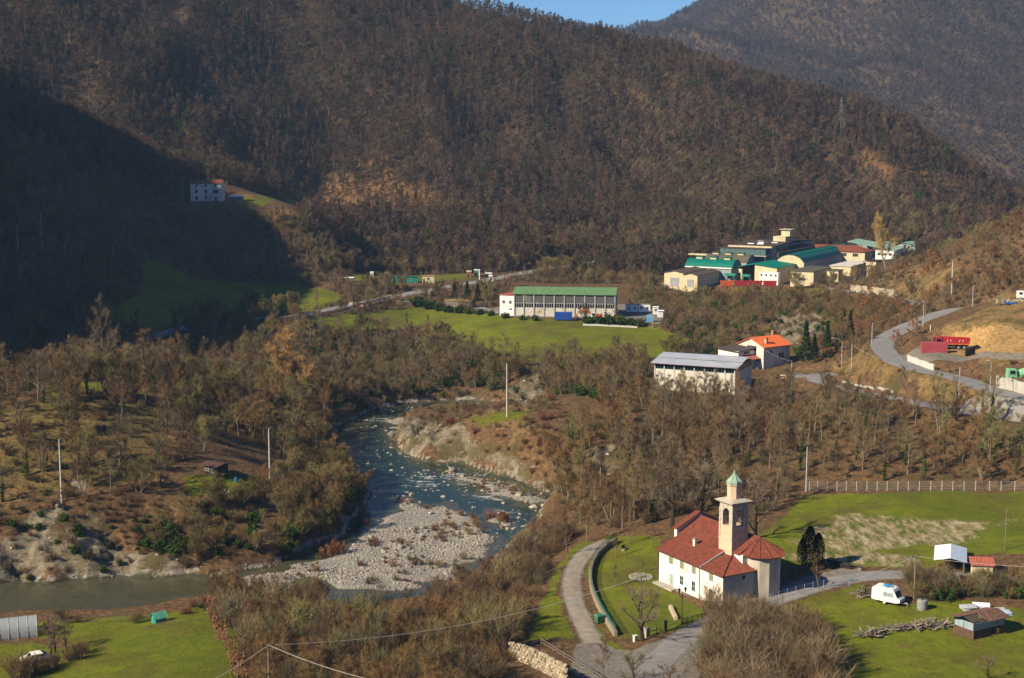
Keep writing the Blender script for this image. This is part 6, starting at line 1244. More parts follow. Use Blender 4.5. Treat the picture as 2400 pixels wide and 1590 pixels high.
for s in (0, 1): y = -.6 if s == 0 else Wd+.6; r = MB(); rib_sheet(r, [(-.5, y, 5.65), (L+.5, y, 5.65), (L+.5, Wd/2, 8.0), (-.5, Wd/2, 8.0)], X1, .45, .25, .09, .14); r.build('roof', 'tile_orange', hd)
opening(hd, (3.0, 0, 4.2), X1, -Y1, .8, 1.0, cols=1); 
for x in (6.6, 7.9): opening(hd, (x, 0, 2.8), X1, -Y1, .55, 1.6, frame='rust_brown', cols=1)
opening(hd, (7.25, 0, 2.8), X1, -Y1, .6, 1.5, cols=1); opening(hd, (9.2, 0, 4.6), X1, -Y1, .5, .5, cols=1)
opening(hd, (0, Wd*.45, 5.0), -Y1, -X1, 3.6, 1.5, cols=4, frame='frame_white'); opening(hd, (0, 2.0, 2.0), -Y1, -X1, 1.0, 1.4, cols=2)
for x, y, z in ((9.6, Wd*.55, 7.4), (2.6, 1.6, 6.2)): m = MB(); m.box(x-.35, x+.35, y-.35, y+.35, z, z+1.7); c_ = m.build('chimney', 'stone_tan', hd); m = MB(); m.box(x-.48, x+.48, y-.48, y+.48, z+1.7, z+1.9); m.build('chimney_cap', 'tile_orange', c_)
m = MB(); m.box(-6.5, -.02, Wd*.35, Wd+1.5, -2, 4.6); m.build('annex_wall', 'plaster_white', hd); r = MB(); rib_sheet(r, [(-7, Wd*.35-.4, 4.5), (-.03, Wd*.35-.4, 5.2), (-.03, Wd+1.8, 5.4), (-7, Wd+1.8, 4.7)], X1, .5, .2, .06, .12); r.build('annex_roof', 'roof_brown', hd)
r = MB(); rib_sheet(r, [(-5.6, Wd*.35-2.6, 2.4), (-.2, Wd*.35-2.6, 2.4), (-.2, Wd*.35-.02, 3.4), (-5.6, Wd*.35-.02, 3.4)], X1, .4, .2, .06, .1); r.build('porch_roof', 'tarp_red', hd); opening(hd, (-3.2, Wd*.35, 4.0), X1, -Y1, 2.2, .7, cols=3)
gable_shed('red_roofed_shed', 'low shed with faded red roof behind the spruces', 'shed', (1932, 848), (1962, 846), -62.5, 5, 2.2, 1.4, 'plaster_grey', 'tarp_red', .4, .4, 'x')

# ------------------------------------------------------------------ road bend: walls, truck, mixer, lamps
for nm, s, w_, h_, mt, lb in (('retaining_wall', '2117,842 2150,856 2180,866 2203,874', .35, 1.5, 'concrete_white', 'pale concrete retaining wall on the inside of the road bend'), ('retaining_wall', '2312,902 2350,911 2400,924 2450,937', .4, 2.6, 'concrete', 'tall stained concrete retaining wall under the green mixer truck'), ('retaining_wall', '2174,782 2186,772', .3, 1.6, 'concrete', 'short dark concrete wall at the uphill side of the road bend'),
                          ('retaining_wall', '1965,893 2000,903 2060,914 2110,925', .3, .4, 'concrete', 'low concrete kerb wall along the lower road'), ('retaining_wall', '1985,682 2040,688 2110,698', .5, 2.6, 'stone_tan', 'rough stone retaining wall above the far road'), ('guard_rail_wall', '2250,838 2290,828 2299,824', .3, 1.6, 'wood_dark', 'dark low shuttering wall behind the red dump truck')):
    L_, m = wall_path(nm, s, w_, h_, mt, lb); tag(m.build(nm, mt), lb, 'wall')
container('shipping_container', 'faded red shipping container with white stripes next to the dump truck', 'container', 2161, 829, None, -.12, 'red_faded')
def truck_wheels(t, xs, W=2.4, r=.5):
    for x in xs:
        for y in (0, W-.35): m = MB(); m.tube((x, y-.02, r), (x, y+.37, r), r, r, 14); w_ = m.build('wheel', 'rubber', t); m = MB(); m.tube((x, y-.04, r), (x, y+.39, r), r*.5, r*.5, 10); m.build('rim', 'zinc', w_)
p = G(2192, 820); t = thing('dump_truck', 'red dump truck with empty tipper body beside the earth bank', 'truck', p+Vector((0, 1.0, .05)), -.14)
m = MB(); m.add([(x, y, z) for y in (0, 2.4) for x, z in ((0, .7), (0, 1.8), (.3, 2.9), (1.9, 2.9), (1.9, .7))], [(0, 1, 2, 3, 4), (9, 8, 7, 6, 5)]+[(i, 5+i, 5+(i+1) % 5, (i+1) % 5) for i in range(5)]); cb = m.build('cab', 'red_paint', t); opening(cb, (1.1, 0, 2.25), X1, -Y1, 1.0, .75, frame='iron_black', cols=1, name='side_window'); m = MB(); m.obox((.13, 1.2, 2.35), (.14, 0, .5), (0, 1.05, 0), (-.02, 0, .01)); m.build('windscreen', 'glass_dark', cb)
m = MB(); m.box(.5, 8.6, .5, 1.9, .65, .95); m.build('chassis', 'iron_black', t); m = MB(); V = [(2.3, 0, 1.3), (8.6, 0, 1.3), (8.6, 2.5, 1.3), (2.3, 2.5, 1.3), (2.1, -.15, 3.0), (8.9, -.15, 2.8), (8.9, 2.65, 2.8), (2.1, 2.65, 3.0)]; m.add(V, [(0, 3, 2, 1), (0, 1, 5, 4), (1, 2, 6, 5), (2, 3, 7, 6), (3, 0, 4, 7), (0, 1, 2, 3)]); m.add([(2.1, -.15, 3.0), (2.1, 2.65, 3.0), (1.2, 2.65, 3.45), (1.2, -.15, 3.45)], [(0, 1, 2, 3)]); tb = m.build('tipper_body', 'red_paint', t)
for x in (3.2, 4.0, 6.2, 7.0): m = MB(); m.obox((x, -.13, 2.2), (.1, 0, .32), (0, .03, 0), (.05, 0, 0)); m.build('stripe', 'paint_white', tb)
m = MB(); m.box(2.3, 8.8, -.2, -.12, 1.28, 1.5); m.build('side_rail', 'orange_paint', tb); truck_wheels(t, (1.0, 6.0, 7.4))
p = G(2362, 897); t = thing('mixer_truck', 'green self-loading concrete mixer truck on the terrace', 'truck', p+Z1*.05, -.05)
m = MB(); m.add([(x, y, z) for y in (0, 2.1) for x, z in ((0, .9), (.1, 2.9), (1.9, 2.9), (2.0, 1.5), (2.0, .9))], [(0, 1, 2, 3, 4), (9, 8, 7, 6, 5)]+[(i, 5+i, 5+(i+1) % 5, (i+1) % 5) for i in range(5)]); cb = m.build('cab', 'green_paint', t); opening(cb, (1.0, 0, 2.25), X1, -Y1, 1.3, .9, frame='green_paint', cols=1, name='side_window', bar=.1); m = MB(); m.box(0, 6.5, .2, 1.9, .65, 1.25); m.build('chassis', 'green_paint', t)
m = MB(); A = Vector((2.3, 1.05, 1.7)); B = Vector((6.4, 1.05, 2.8)); d_ = (B-A)
for k, (u0, r0, u1, r1) in enumerate(((0, .5, .18, .95), (.18, .95, .6, 1.05), (.6, 1.05, 1, .45))): m.tube(A+d_*u0, A+d_*u1, r0, r1, 14, True)
m.build('drum', 'green_paint', t); m = MB(); m.obox((4.0, 0.02, 2.15), (.6, 0, .16), (0, .06, 0), (-.07, 0, .25)); m.build('drum_panel', 'paint_white', t); truck_wheels(t, (1.1, 4.8), 2.1, .6)
def street_lamp(px, py, top, label, arm=1.6, Y=None):
    p = G(px, py); h = ray(px, top)[1]*p.y-p.z; t = thing('street_lamp', label, 'lamp', p, 3.1); m = MB(); m.path([(0, 0, -.4), (0, 0, h*.85), (arm*.35, 0, h*.97), (arm, 0, h)], [.09, .07, .05, .04], 7); m.build('mast', 'zinc', t); m = MB(); m.box(arm-.1, arm+.5, -.13, .13, h-.06, h+.06); m.build('lamp_head', 'concrete_white', t)
street_lamp(1972, 860, 793, 'curved-arm street lamp beside the fork of the lower road', 2.4); street_lamp(2320, 925, 845, 'straight street lamp beside the tall retaining wall', .5)
for a, b, c, lb in ((1995, 868, 808, 'thin pole at the outer verge of the road bend'), (2043, 806, 757, 'thin pole on the slope left of the road bend'), (2163, 766, 705, 'thin pole beside the straight of the hill road'), (2279, 719, 668, 'pale pole at the top of the hill road'), (2247, 932, 861, 'pale pole between the two roads'), (1853, 948, 846, 'grey pole in front of the red-tiled house')):
    pole_px('utility_pole', a, b, c, lb, 'zinc', .11, .08, 1 if a == 1853 else 0)
pole_px('power_pole', 2230, 690, 611, 'tall white power pole on the dry spur', r0=.2, r1=.13)
for a, b, c, lb in ((1565, 640, 588, 'tall thin mast at the road left of the factory'), (1639, 600, 566, 'thin mast above the factory road')): pole_px('mast', a, b, c, lb, 'wood_pole', .12, .08, 0)
wire('overhead wire from the pole by the red-tiled house to the house gable', POLE_TOP[(1853, 948)], atY(1790, 818, 392), .5); wire('overhead wire falling from the road bend pole to the lower road', POLE_TOP[(1995, 868)], atY(2110, 860, 340), .4); wire('overhead wire linking the two poles on the slope left of the bend', POLE_TOP[(2043, 806)], POLE_TOP[(2163, 766)], .8); wire('overhead wire between the two roads', POLE_TOP[(2247, 932)], atY(2190, 867, 345), .3); wire('overhead wire down the slope from the lower road', atY(2330, 1000, 300), atY(2480, 1075, 280), .2)
# heap of rubble and scrap at the top of the hill road
random.seed(11); p0 = G(2368, 712); t = thing('scrap_heap', 'heap of pale rubble and scrap at the top of the hill road', 'rubble', p0)
for i in range(60): o = link('rubble', RS[i % 7], t); o.location = (rv(-3.2, 4), rv(-1.5, 2), rv(0, .9)); s = rv(.3, .9); o.scale = (s, s, s*.7); o.rotation_euler = (rv(0, 3), rv(0, 3), rv(0, 3))
for i in range(14): o = link('plank', PL[i % 5], t); o.location = (rv(-4, 3), rv(-1, 2), rv(.3, 1.1)); o.rotation_euler = (rv(-.4, .4), rv(-.4, .4), rv(0, 3))
m = MB(); m.obox((-.6, -1.6, .3), (1.4, 0, 0), (0, .7, .1), (0, 0, .12)); m.build('tarp', 'blue_paint', t)
p = G(2390, 706); t = thing('white_lorry', 'small white lorry beside the rubble heap', 'truck', p+Vector((0, 2, 0)), -.2); m = MB(); m.box(0, 1.7, 0, 2, .6, 2.5); cb = m.build('cab', 'paint_white', t); opening(cb, (.9, 0, 1.9), X1, -Y1, .9, .7, frame='paint_white', cols=1, name='side_window'); m = MB(); m.box(1.8, 5.2, -.05, 2.05, .9, 2.2); m.build('cargo_bed', 'sheet_white', t); truck_wheels(t, (.9, 4.2), 2.0, .42)

# ------------------------------------------------------------------ lattice pylon on the hill shoulder
p = G(1970, 318); h = ray(1970, 228)[1]*p.y-p.z; t = thing('power_pylon', 'grey lattice power pylon on the shoulder of the wooded hill', 'pylon', p, .5); m = MB(); lv = [(0, 2.2), (h*.25, 1.6), (h*.5, 1.0), (h*.7, .6), (h*.85, .5), (h, .3)]
for (z0, a), (z1, b) in zip(lv[:-1], lv[1:]):
    for sx, sy in ((-1, -1), (1, -1), (1, 1), (-1, 1)):
        m.bar((sx*a, sy*a, z0), (sx*b, sy*b, z1), .06); m.bar((sx*a, sy*a, z0), (-sy*b if sx == sy else sx*b, sx*b if sx == sy else -sy*b, z1), .05)
m.build('lattice', 'wall_grey_blue', t)
for zz, w_ in ((h*.72, 3.2), (h*.88, 2.4)): m = MB(); m.bar((-w_, 0, zz), (w_, 0, zz), .14); m.bar((-w_, 0, zz), (0, 0, zz+.9), .08); m.bar((w_, 0, zz), (0, 0, zz+.9), .08); m.build('crossarm', 'zinc', t)

# ------------------------------------------------------------------ the factory
def frame_at(px, py, Y, ang): q = atY(px, py, Y); return q, ang
FA = R(-30)
FZ = -60.2
def fthing(name, label, px, py, Y, cat='building', ang=FA):
    """thing placed so that its local origin lies under the given roof corner, standing on the factory ground"""
    q = atY(px, py, Y); t = thing(name, label, cat, (q.x, q.y, FZ), ang); return t, q.z-FZ
def barrel(t, x0, x1, y0, y1, h, rise, roof, wall, along='x', ribs=0, K=10):
    """wall block and arched roof"""
    m = MB(); m.box(x0, x1, y0, y1, -2, h); V = []; a0, a1 = (y0, y1) if along == 'x' else (x0, x1); c, hw = (a0+a1)/2, (a1-a0)/2; R_ = (hw*hw+rise*rise)/(2*rise)
    arc = [(c+hw*u, h+math.sqrt(R_*R_-(hw*u)**2)-(R_-rise)) for u in np.linspace(-1, 1, K+1)]
    for e in ((x0, x1) if along == 'x' else (y0, y1)):
        pts_ = [((e, a, z) if along == 'x' else (a, e, z)) for a, z in arc]; m.add(pts_, [tuple(range(K+1))])
    m.build('wall', wall, t); e0, e1 = (x0-.5, x1+.5) if along == 'x' else (y0-.5, y1+.5); r = MB(); V = []
    for e in (e0, e1): V += [((e, a+(a-c)*.03, z+.1) if along == 'x' else (a+(a-c)*.03, e, z+.1)) for a, z in arc]
    r.add(V, [(k, k+1, K+2+k, K+1+k) for k in range(K)]); r.add([(x, y, z-.09) for x, y, z in V], [(k, K+1+k, K+2+k, k+1) for k in range(K)])
    for k in range(ribs):
        a, z = arc[int((k+.5)*(K)/ribs)]; A = (e0, a, z+.2) if along == 'x' else (a, e0, z+.2); B = (e1, a, z+.2) if along == 'x' else (a, e1, z+.2); r.bar(A, B, .22, .22)
    r.build('roof', roof, t); return arc
# tall glazed block
t, h = fthing('glazed_block', 'tall grey factory block with brown flat roof and teal window band', 1809, 578, 652); Lx, Ly = 21, 58
m = MB(); m.box(-Lx, 0, 0, Ly, -2, h-.4); m.build('wall', 'wall_grey_blue', t); r = MB(); rib_sheet(r, [(-Lx-.6, -.5, h-.2), (.6, -.5, h-.2), (.6, Ly/2, h+.9), (-Lx-.6, Ly/2, h+.9)], X1, 1.5, .2, .08, .2); rib_sheet(r, [(-Lx-.6, Ly+.5, h-.2), (.6, Ly+.5, h-.2), (.6, Ly/2, h+.9), (-Lx-.6, Ly/2, h+.9)], X1, 1.5, .2, .08, .2); r.build('roof', 'roof_brown', t)
m = MB(); m.box(-Lx, .3, -.8, -.5, h-.75, h-.05); m.build('fascia', 'wall_cream', t); m = MB(); m.box(-Lx-2.5, -.6, -5.5, -.05, h-1.1, h-.85); m.build('canopy', 'roof_brown', t); m = MB(); m.box(-Lx-2.3, -.8, -5.3, -.06, h-4.4, h-4.1); m.build('gallery_floor', 'concrete_white', t)
for i in range(9): opening(t, (-Lx-2.2+(i+.5)*2.45, -5.2, h-2.6), X1, -Y1, 2.3, 2.6, frame='frame_dark', pane='pane_teal', cols=3, bar=.14)
m = MB(); m.box(-Lx-2.0, -1, -5.0, -4.85, h-4.1, h-1.1); m.build('blind', 'sheet_white', t)
for i in range(10): opening(t, (0, 8+i*3.7, h-2.4), Y1, X1, 3.5, 2.6, frame='frame_teal', pane='glass_dark', cols=3, bar=.14)
for x, y in ((-14, 6), (-9, 5), (-12, 14), (-6, 16), (-15, 22), (-4, 26)): m = MB(); m.box(x, x+3, y, y+1, h+.35, h+.75); m.build('skylight', 'sheet_white', t)
m = MB(); m.box(-8, -2, 24, 31, h, h+3.0); m.box(-5.5, -1.2, 28, 33, h+3, h+6.0); pt_ = m.build('penthouse', 'wall_cream', t); m = MB(); m.box(-6.3, -.4, 27.2, 33.8, h+6, h+6.3); m.build('penthouse_roof', 'concrete', pt_)
for x in (-22, -15, -8, -1.4): m = MB(); m.box(x, x+.4, -5.2, -4.8, -2, h-4.4); m.build('column', 'wall_brown', t)
m = MB(); m.box(-40, -Lx-2.4, -3, 0, h-5.2, h-4.6); m.build('bridge_roof', 'wall_cream', t)
# green vault hall and olive vault behind it
t, h = fthing('vault_hall', 'low hall with dark green vaulted roof and small ridge boxes', 1608, 624, 624); barrel(t, 0, 21, 0, 11, h, 3.2, 'roof_teal', 'wall_grey_blue')
m = MB(); m.box(-.4, 21.4, -.5, -.2, h-.4, h+.1); m.build('eave_board', 'paint_white', t)
for x in (3, 9.5, 16): m = MB(); m.box(x, x+2.8, 4.2, 6.8, h+2.6, h+4.0); b_ = m.build('ridge_box', 'wall_cream', t); m = MB(); m.box(x-.3, x+3.1, 3.9, 7.1, h+4, h+4.3); m.build('ridge_box_roof', 'roof_teal', b_)
t, h = fthing('vault_hall', 'low hall with olive felt vaulted roof behind the green vault', 1652, 609, 645); barrel(t, 0, 20, 0, 11, h-.6, 3.0, 'roof_olive', 'wall_grey_blue')
for x in (2, 8, 14): m = MB(); m.box(x, x+2.8, 4.2, 6.8, h+1.8, h+3.1); b_ = m.build('ridge_box', 'wall_cream', t); m = MB(); m.box(x-.3, x+3.1, 3.9, 7.1, h+3.1, h+3.3); m.build('ridge_box_roof', 'roof_olive', b_)
# long green barrel hall with cream arched end
t, h = fthing('barrel_hall', 'long hall with ribbed green barrel roof and cream arched end wall', 1817, 613, 632); barrel(t, 0, 13, 0, 78, h, 3.4, 'roof_teal', 'wall_cream', 'y', 6); m = MB(); m.box(13, 13.3, 0, 78, -2, h-.2); m.build('side_wall', 'wall_grey_blue', t); m = MB(); m.box(-2, -1.4, 8, 62, 0, h+3.2); m.build('parapet', 'wall_brown', t)
# green low gable workshop in front
t, h = fthing('workshop', 'cream workshop with low dark green gable roof and open bay', 1769, 625, 612); W_, D_ = 10, 30; m = MB(); m.box(0, W_, 0, D_, -2, h-.3); m.add([(0, 0, h-.3), (W_, 0, h-.3), (0, 0, h+1.0)], [(0, 1, 2)]); m.build('wall', 'wall_cream', t); r = MB(); rib_sheet(r, [(-.2, -.6, h+1.1), (W_+.6, -.6, h-.2), (W_+.6, D_, h-.2), (-.2, D_, h+1.1)], Y1, 1.2, .2, .06, .15); r.build('roof', 'roof_teal', t)
r = MB(); rib_sheet(r, [(-11.5, -.6, h-1.2), (-.2, -.6, h+1.1), (-.2, D_-4, h+1.1), (-11.5, D_-4, h-1.2)], Y1, 1.2, .2, .06, .15); r.build('bay_roof', 'roof_teal', t); m = MB(); m.box(-11.2, -.05, 8, D_-4, -2, h-1.3); m.build('bay_back', 'wall_brown', t); m = MB(); m.box(-11.3, -5.5, -.3, 0, h-3, h-1.3); m.box(-11.3, -10.7, -.3, 0, -2, h-1.3); m.box(-6.2, -5.5, -.3, 0, -2, h-1.3); m.build('bay_frame', 'wall_cream', t)
for zz in (0, 2.7):
    for k in range(2): c_ = container('office_cabin', 'white stacked office cabin in front of the green workshop', 'cabin', 0, 0, -60, FA, 'paint_white', 4.2, 2.5, 2.65, 2, group='white office cabins at the workshop'); c_.location = t.matrix_basis @ Vector((3.2+k*4.3, -3.2, zz-.1))
for x, y, lb in ((-9, -5, 'green steel gantry frame in the factory yard'), (-1.5, -6, 'small green steel hopper frame in the factory yard')):
    g_ = thing('steel_gantry', lb, 'machine', t.matrix_basis @ Vector((x, y, 0)), FA); m = MB(); m.box(-2.6 if x < -5 else -1.6, 2.6 if x < -5 else 1.6, -1.2, 1.2, 3.4, 4.3); m.build('hopper', 'hut_green', g_)
    for sx in (-2, 2):
        for sy in (-1, 1): m = MB(); m.bar((sx, sy, -.3), (sx*.9, sy, 3.4), .22); m.build('leg', 'hut_green', g_)
p = G(1700, 672)
for k in range(4):
    t = thing('waste_skip', 'orange skip at the end of the red skips along the factory yard' if k == 0 else 'red skip in the row along the edge of the factory yard', 'skip', (p.x-2+k*6.0, p.y-.3*k, FZ-.2), -.05, 'skips along the factory yard'); mt = 'red_paint' if k else 'orange_paint'
    m = MB(); m.add([(.3, 0, .1), (5.2, 0, .1), (5.2, 2.2, .1), (.3, 2.2, .1), (0, -.1, 2.3), (5.6, -.1, 2.3), (5.6, 2.3, 2.3), (0, 2.3, 2.3)], [(0, 3, 2, 1), (0, 1, 5, 4), (1, 2, 6, 5), (2, 3, 7, 6), (3, 0, 4, 7)]); m.build('trough', mt, t)
    m = MB(); [m.box(.5+j*.8, .65+j*.8, -.16, 0, .2, 2.2) for j in range(6)]; m.build('stiffener', mt, t); m = MB(); m.path([(0, -.1, 2.3), (5.6, -.1, 2.3), (5.6, 2.3, 2.3), (0, 2.3, 2.3), (0, -.1, 2.3)], .07, 5); m.build('rim', mt, t)
# cream sheds on the left
gs = []
for nm, px, py, W_, D_, lb in (('cream_shed', 1557, 637, 9, 42, 'cream shed with brown roof at the left end of the factory'), ('cream_shed', 1601, 643, 6.5, 40, 'lower cream shed with brown roof next to the end shed')):
    t, h = fthing(nm, lb, px, py, 603 if px < 1600 else 598); m = MB(); m.box(0, W_, 0, D_, -2, h-.3); m.add([(0, 0, h-.3), (W_, 0, h-.3), (W_*.5, 0, h+.5)], [(0, 1, 2)]); m.build('wall', 'wall_cream', t)
    for s in (0, 1): r = MB(); x = -.4 if s == 0 else W_+.4; rib_sheet(r, [(x, -.4, h-.3), (x, D_, h-.3), (W_/2, D_, h+.65), (W_/2, -.4, h+.65)], Y1, 1, .2, .06, .12); r.build('roof', 'roof_brown', t)
    m = MB(); m.box(W_*.3, W_*.75, -.08, -.005, -.1, min(3.6, h*.6)); m.build('shutter_door', 'wall_grey_blue', t)
# right-hand low blocks and the water tower
for nm, px, py, Y, W_, D_, ex, wall, roof, lb in (('flat_block', 1853, 634, 598, 10, 26, .25, 'wall_cream', 'roof_olive', 'cream flat-roofed block at the right of the factory yard'), ('flat_block', 1946, 622, 612, 9, 30, .3, 'wall_cream', 'wall_stained', 'cream block with rusty white flat roof'), ('flat_block', 1938, 633, 602, 5, 6, .2, 'wall_cream', 'roof_olive', 'small cream block between the flat-roofed blocks')):
    t, h = fthing(nm, lb, px, py, Y); m = MB(); m.box(0, W_, 0, D_, -2, h-.25); m.build('wall', wall, t); m = MB(); m.box(-.4, W_+.4, -.4, D_+.4, h-.25, h); m.build('roof', roof, t); opening(t, (W_*.5, 0, h*.5), X1, -Y1, W_*.3, 1.2, cols=3)
t, h = fthing('brick_tower', 'square cream tower with projecting cap beside the factory', 2032, 614, 590, 'tower'); m = MB(); m.box(0, 3, 0, 3.2, -3, h-1.5); m.build('shaft', 'wall_cream', t); m = MB(); m.box(-.3, 3.9, -.3, 3.6, h-1.5, h); m.build('cap', 'wall_cream', t); m = MB(); m.box(-.4, 4, -.4, 3.7, h, h+.2); m.build('cap_roof', 'roof_brown', t)
# red hip-roofed hall, pale green halls, long far shed
t, h = fthing('hip_roof_hall', 'long factory hall with red-brown hipped roof', 2027, 590, 668); W_, D_ = 24, 13; m = MB(); m.box(-W_, 0, 0, D_, -2, h-.3); m.build('wall', 'wall_cream', t); r = MB(); z0, z1 = h-.3, h+2.2
for q in ([(-W_-18, -.6, z0), (.6, -.6, z0), (-6, D_/2, z1), (-W_-18, D_/2, z1)], [(.6, -.6, z0), (.6, D_+.6, z0), (-6, D_/2, z1)], [(-W_-18, D_+.6, z0), (.6, D_+.6, z0), (-6, D_/2, z1), (-W_-18, D_/2, z1)]): rib_sheet(r, q, Vector(q[1])-Vector(q[0]), 1.2, .25, .08, .12)
r.build('roof', 'tile_red', t)
for i in range(4): opening(t, (-W_+3+i*5.5, 0, h-1.8), X1, -Y1, 2.6, 1.6, cols=3)
t, h = fthing('pale_green_hall', 'hall with pale green roof and white end wall behind the red roof', 2052, 585, 690); W_, D_ = 9, 18; m = MB(); m.box(0, W_, 0, D_, -2, h-.3); m.build('wall', 'paint_white', t); [opening(t, (1.8+i*2.7, 0, h-2.2), X1, -Y1, 1.6, 1.2, cols=2) for i in range(3)]; r = MB(); rib_sheet(r, [(-14, -.5, h+3.4), (W_+.5, -.5, h-.3), (W_+.5, D_, h+.2), (-14, D_, h+3.8)], Y1, 1.5, .2, .06, .15); r.build('roof', 'roof_pale_green', t)
t, h = fthing('pale_green_hall', 'row of pale green vaulted halls at the back of the factory', 2092, 578, 708); [barrel(t, x, x+11, 0, 20, h-.3, 2.2, 'roof_pale_green', 'wall_grey_blue', 'y') for x in (-22, -10.9, .2)]
t, h = fthing('long_far_shed', 'long pale roofed shed at the far right end of the factory', 2120, 563, 728); barrel(t, 0, 30, 0, 10, h-.3, 2.0, 'dry_roof', 'wall_cream'); t, h = fthing('grey_far_block', 'grey block half hidden by trees at the far right of the factory', 2222, 566, 715); m = MB(); m.box(0, 14, 0, 8, -2, h); m.build('wall', 'wall_grey_blue', t); m = MB(); m.box(-.3, 14.3, -.3, 8.3, h, h+.25); m.build('roof', 'roof_brown', t)

# ------------------------------------------------------------------ river stones
random.seed(21); BO = []
for i in range(6):
    bm = bmesh.new(); bmesh.ops.create_icosphere(bm, subdivisions=2, radius=.5)
    for v in bm.verts: v.co *= 1+.28*math.sin(v.co.x*5+i)*math.cos(v.co.y*6+i*2)+rv(-.1, .1); v.co.z *= .68
    me = bpy.data.meshes.new('boulder'); bm.to_mesh(me); bm.free(); me.materials.append(MATS['stone_grey']); BO.append(me)
SB = '1085,1118,1.4 1060,1105,2.2 1215,1165,1.4 1250,1190,1.6 1275,1195,1.3 965,1160,1.3 1000,1150,.9 930,1170,.8 1110,1190,1 1040,1165,1.1 1090,1205,.9 1270,1158,1.0 1200,1140,1.0 1170,1130,.9 1250,1135,1.1 1150,1205,1 880,1000,1 905,1010,.8 840,1020,.9 860,985,.8 1010,1205,1.1 990,1230,.8 940,1290,1.4 900,1300,1 870,1262,1 1060,1240,.9 830,1280,.8 700,1000,.9 1190,1240,1 1215,1215,1.1 1130,1150,.8 1095,1150,.7 950,1185,.9 985,1178,.8 1020,1140,.8 900,1185,.8 1235,1178,1.2 1180,1180,.9 815,1010,.9 795,1040,.8'
for q in SB.split():
    a, b, s = map(float, q.split(',')); p = atW(a, b); p.z = max(gz(p.x, p.y), p.z-.1); o = link('boulder', BO[int(a) % 6]); o.location = p+Z1*s*.12; o.scale = (s*1.15, s, s); o.rotation_euler = (0, 0, a); tag(o, 'rounded grey boulder lying in the river shallows', 'boulder', 'boulders in the river')
ok = lambda a, b, px, py, rs: (sample(MASK['gravel'], a, b)+rs.uniform(-.25, .25, len(a)) > .5) & (sample(RIVD, a, b) > -5)
P, rs = scatter(-110, 40, 225, 420, .62, 51, ok); S = np.clip(rs.uniform(.2, .6, len(P))*(1+1.6*fbm(P[:, 0]/9, P[:, 1]/9, 3, 8)), .15, 1.1); P[:, 2] += .1
instancer('river_gravel', ST, P, S, rs.uniform(0, 6.28, len(P)), 'pale grey cobbles heaped into gravel bars in the river')
oks = lambda a, b, px, py, rs: (sample(RIVD, a, b) > -.5) & (sample(MASK['gravel'], a, b) < .5) & (px > 820) & (py > 960) & (py < 1330) & (fbm(a/7, b/7, 3, 31)+rs.uniform(-.2, .2, len(a)) > .02)
P, rs = scatter(-60, 40, 255, 410, 1.5, 57, oks); P[:, 2] = np.maximum(P[:, 2], ZW(P[:, 1])-.12); instancer('river_stones', BO, P, rs.uniform(.25, .95, len(P))*rs.uniform(.5, 1.2, len(P)), rs.uniform(0, 6.28, len(P)), 'scattered stones breaking the shallow river rapids')
okb = lambda a, b, px, py, rs: (sample(MASK['gravel'], a, b) > .5) & (sample(RIVD, a, b) > -3) & (fbm(a/10, b/10, 2, 37)+rs.uniform(-.1, .1, len(a)) > .06)
P, rs = scatter(-70, 40, 240, 410, 2.3, 58, okb); instancer('gravel_brush', joined('redbush')+joined('shrub', 2), P, rs.uniform(.2, .6, len(P)), rs.uniform(0, 6.28, len(P)), 'low brown brush growing through the gravel bars')
ok2 = lambda a, b, px, py, rs: (sample(MASK['rock'], a, b) > .5) & (fbm(a/6, b/6, 2, 13)+rs.uniform(-.3, .3, len(a)) > .05)
P, rs = scatter(-120, 200, 225, 480, 2.6, 52, ok2); instancer('cliff_rubble', BO, P, rs.uniform(.3, 1.1, len(P)), rs.uniform(0, 6.28, len(P)), 'broken rock strewn over the cliffs')
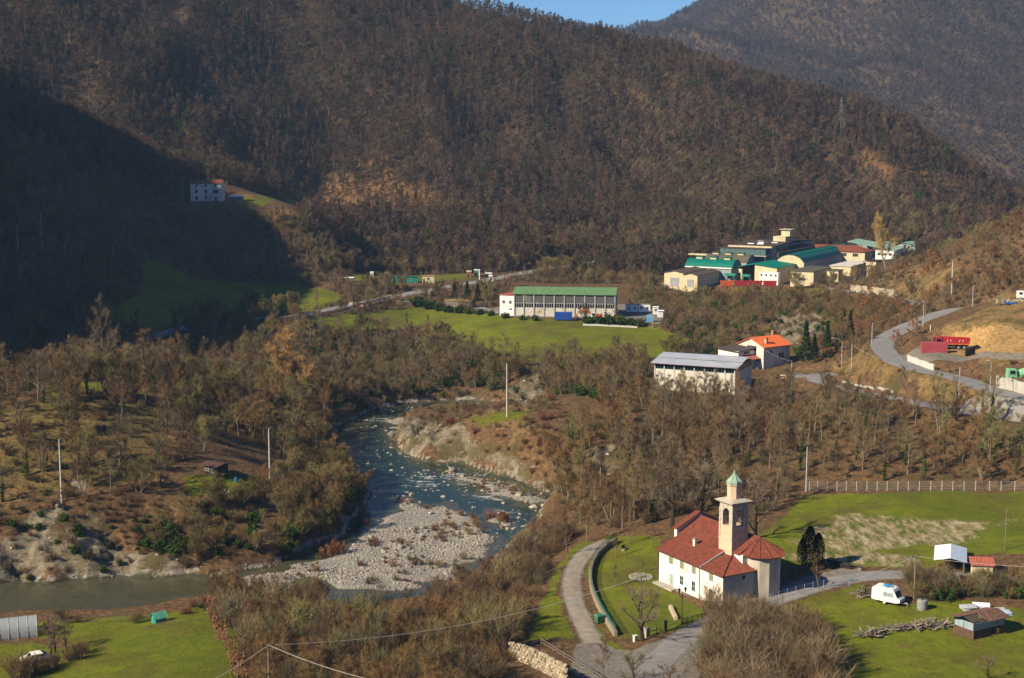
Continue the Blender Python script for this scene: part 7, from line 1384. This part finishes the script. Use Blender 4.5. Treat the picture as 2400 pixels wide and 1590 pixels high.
# ---- grass blades and dry tufts: low cover that breaks up the smooth ground
def make_tuft(seed, n=26, h=.28, w=.035, r=.3):
    random.seed(seed); m = MB()
    for _ in range(n): sliver(m, Vector((rv(-r, r), rv(-r, r), -.03)), (Vector((0, 0, 1))+rdir()*.6).normalized(), h*rv(.5, 1.2), w)
    return m
M('grass_blade', (.12, .165, .018), (.06, .095, .01), .95, .8, rnd=.35)
tg = [make_tuft(i, 26, .20, .04, .42).mesh('tuft', 'grass_blade') for i in range(3)]; td = [make_tuft(10+i, 30, .55, .045, .5).mesh('tuft', 'dry_blade') for i in range(3)]
okg = lambda a, b, px, py, rs: (sample(MASK['grass'], a, b)-sample(MASK['straw'], a, b)*.8-sample(MASK['bare'], a, b) > .5) & roadclear(a, b, .2) & (fbm(a/5, b/5, 3, 61)+rs.uniform(-.35, .35, len(a)) > .0)
P, rs = scatter(-90, 110, 165, 290, .95, 53, okg); instancer('meadow_grass', tg, P, rs.uniform(.5, 1.25, len(P)), rs.uniform(0, 6.28, len(P)), 'short green grass of the lawns and meadows')
okd = lambda a, b, px, py, rs: ((sample(MASK['dry'], a, b)+sample(MASK['straw'], a, b)*.5+.22*sample(FOREST, a, b) > rs.uniform(.1, 1.1, len(a)))) & roadclear(a, b, .3) & (sample(RIVD, a, b) < -2) & clear(a, b)
P, rs = scatter(-130, 190, 165, 520, 1.6, 54, okd); instancer('dry_grass', td, P, rs.uniform(.5, 1.5, len(P)), rs.uniform(0, 6.28, len(P)), 'dry tan grass tufts on the open slopes')

# ------------------------------------------------------------------ air: pale haze filling the valley
hz = MB(); hz.box(-790, 1080, -140, 2790, float(H.min())-2, max(float(H.max())+25, 60)); m, t, b = nt('haze_air'); t.nodes.remove(b)
pv = N(t, 'ShaderNodeVolumePrincipled'); pv.inputs['Color'].default_value = (.38, .62, 1.0, 1); pv.inputs['Density'].default_value = HAZE; pv.inputs['Anisotropy'].default_value = 0.0
t.links.new(pv.outputs[0], t.nodes['Material Output'].inputs['Volume']); MATS['haze_air'] = m
tag(hz.build('haze', 'haze_air'), 'thin blue haze lying over the whole valley', None, None, 'stuff')
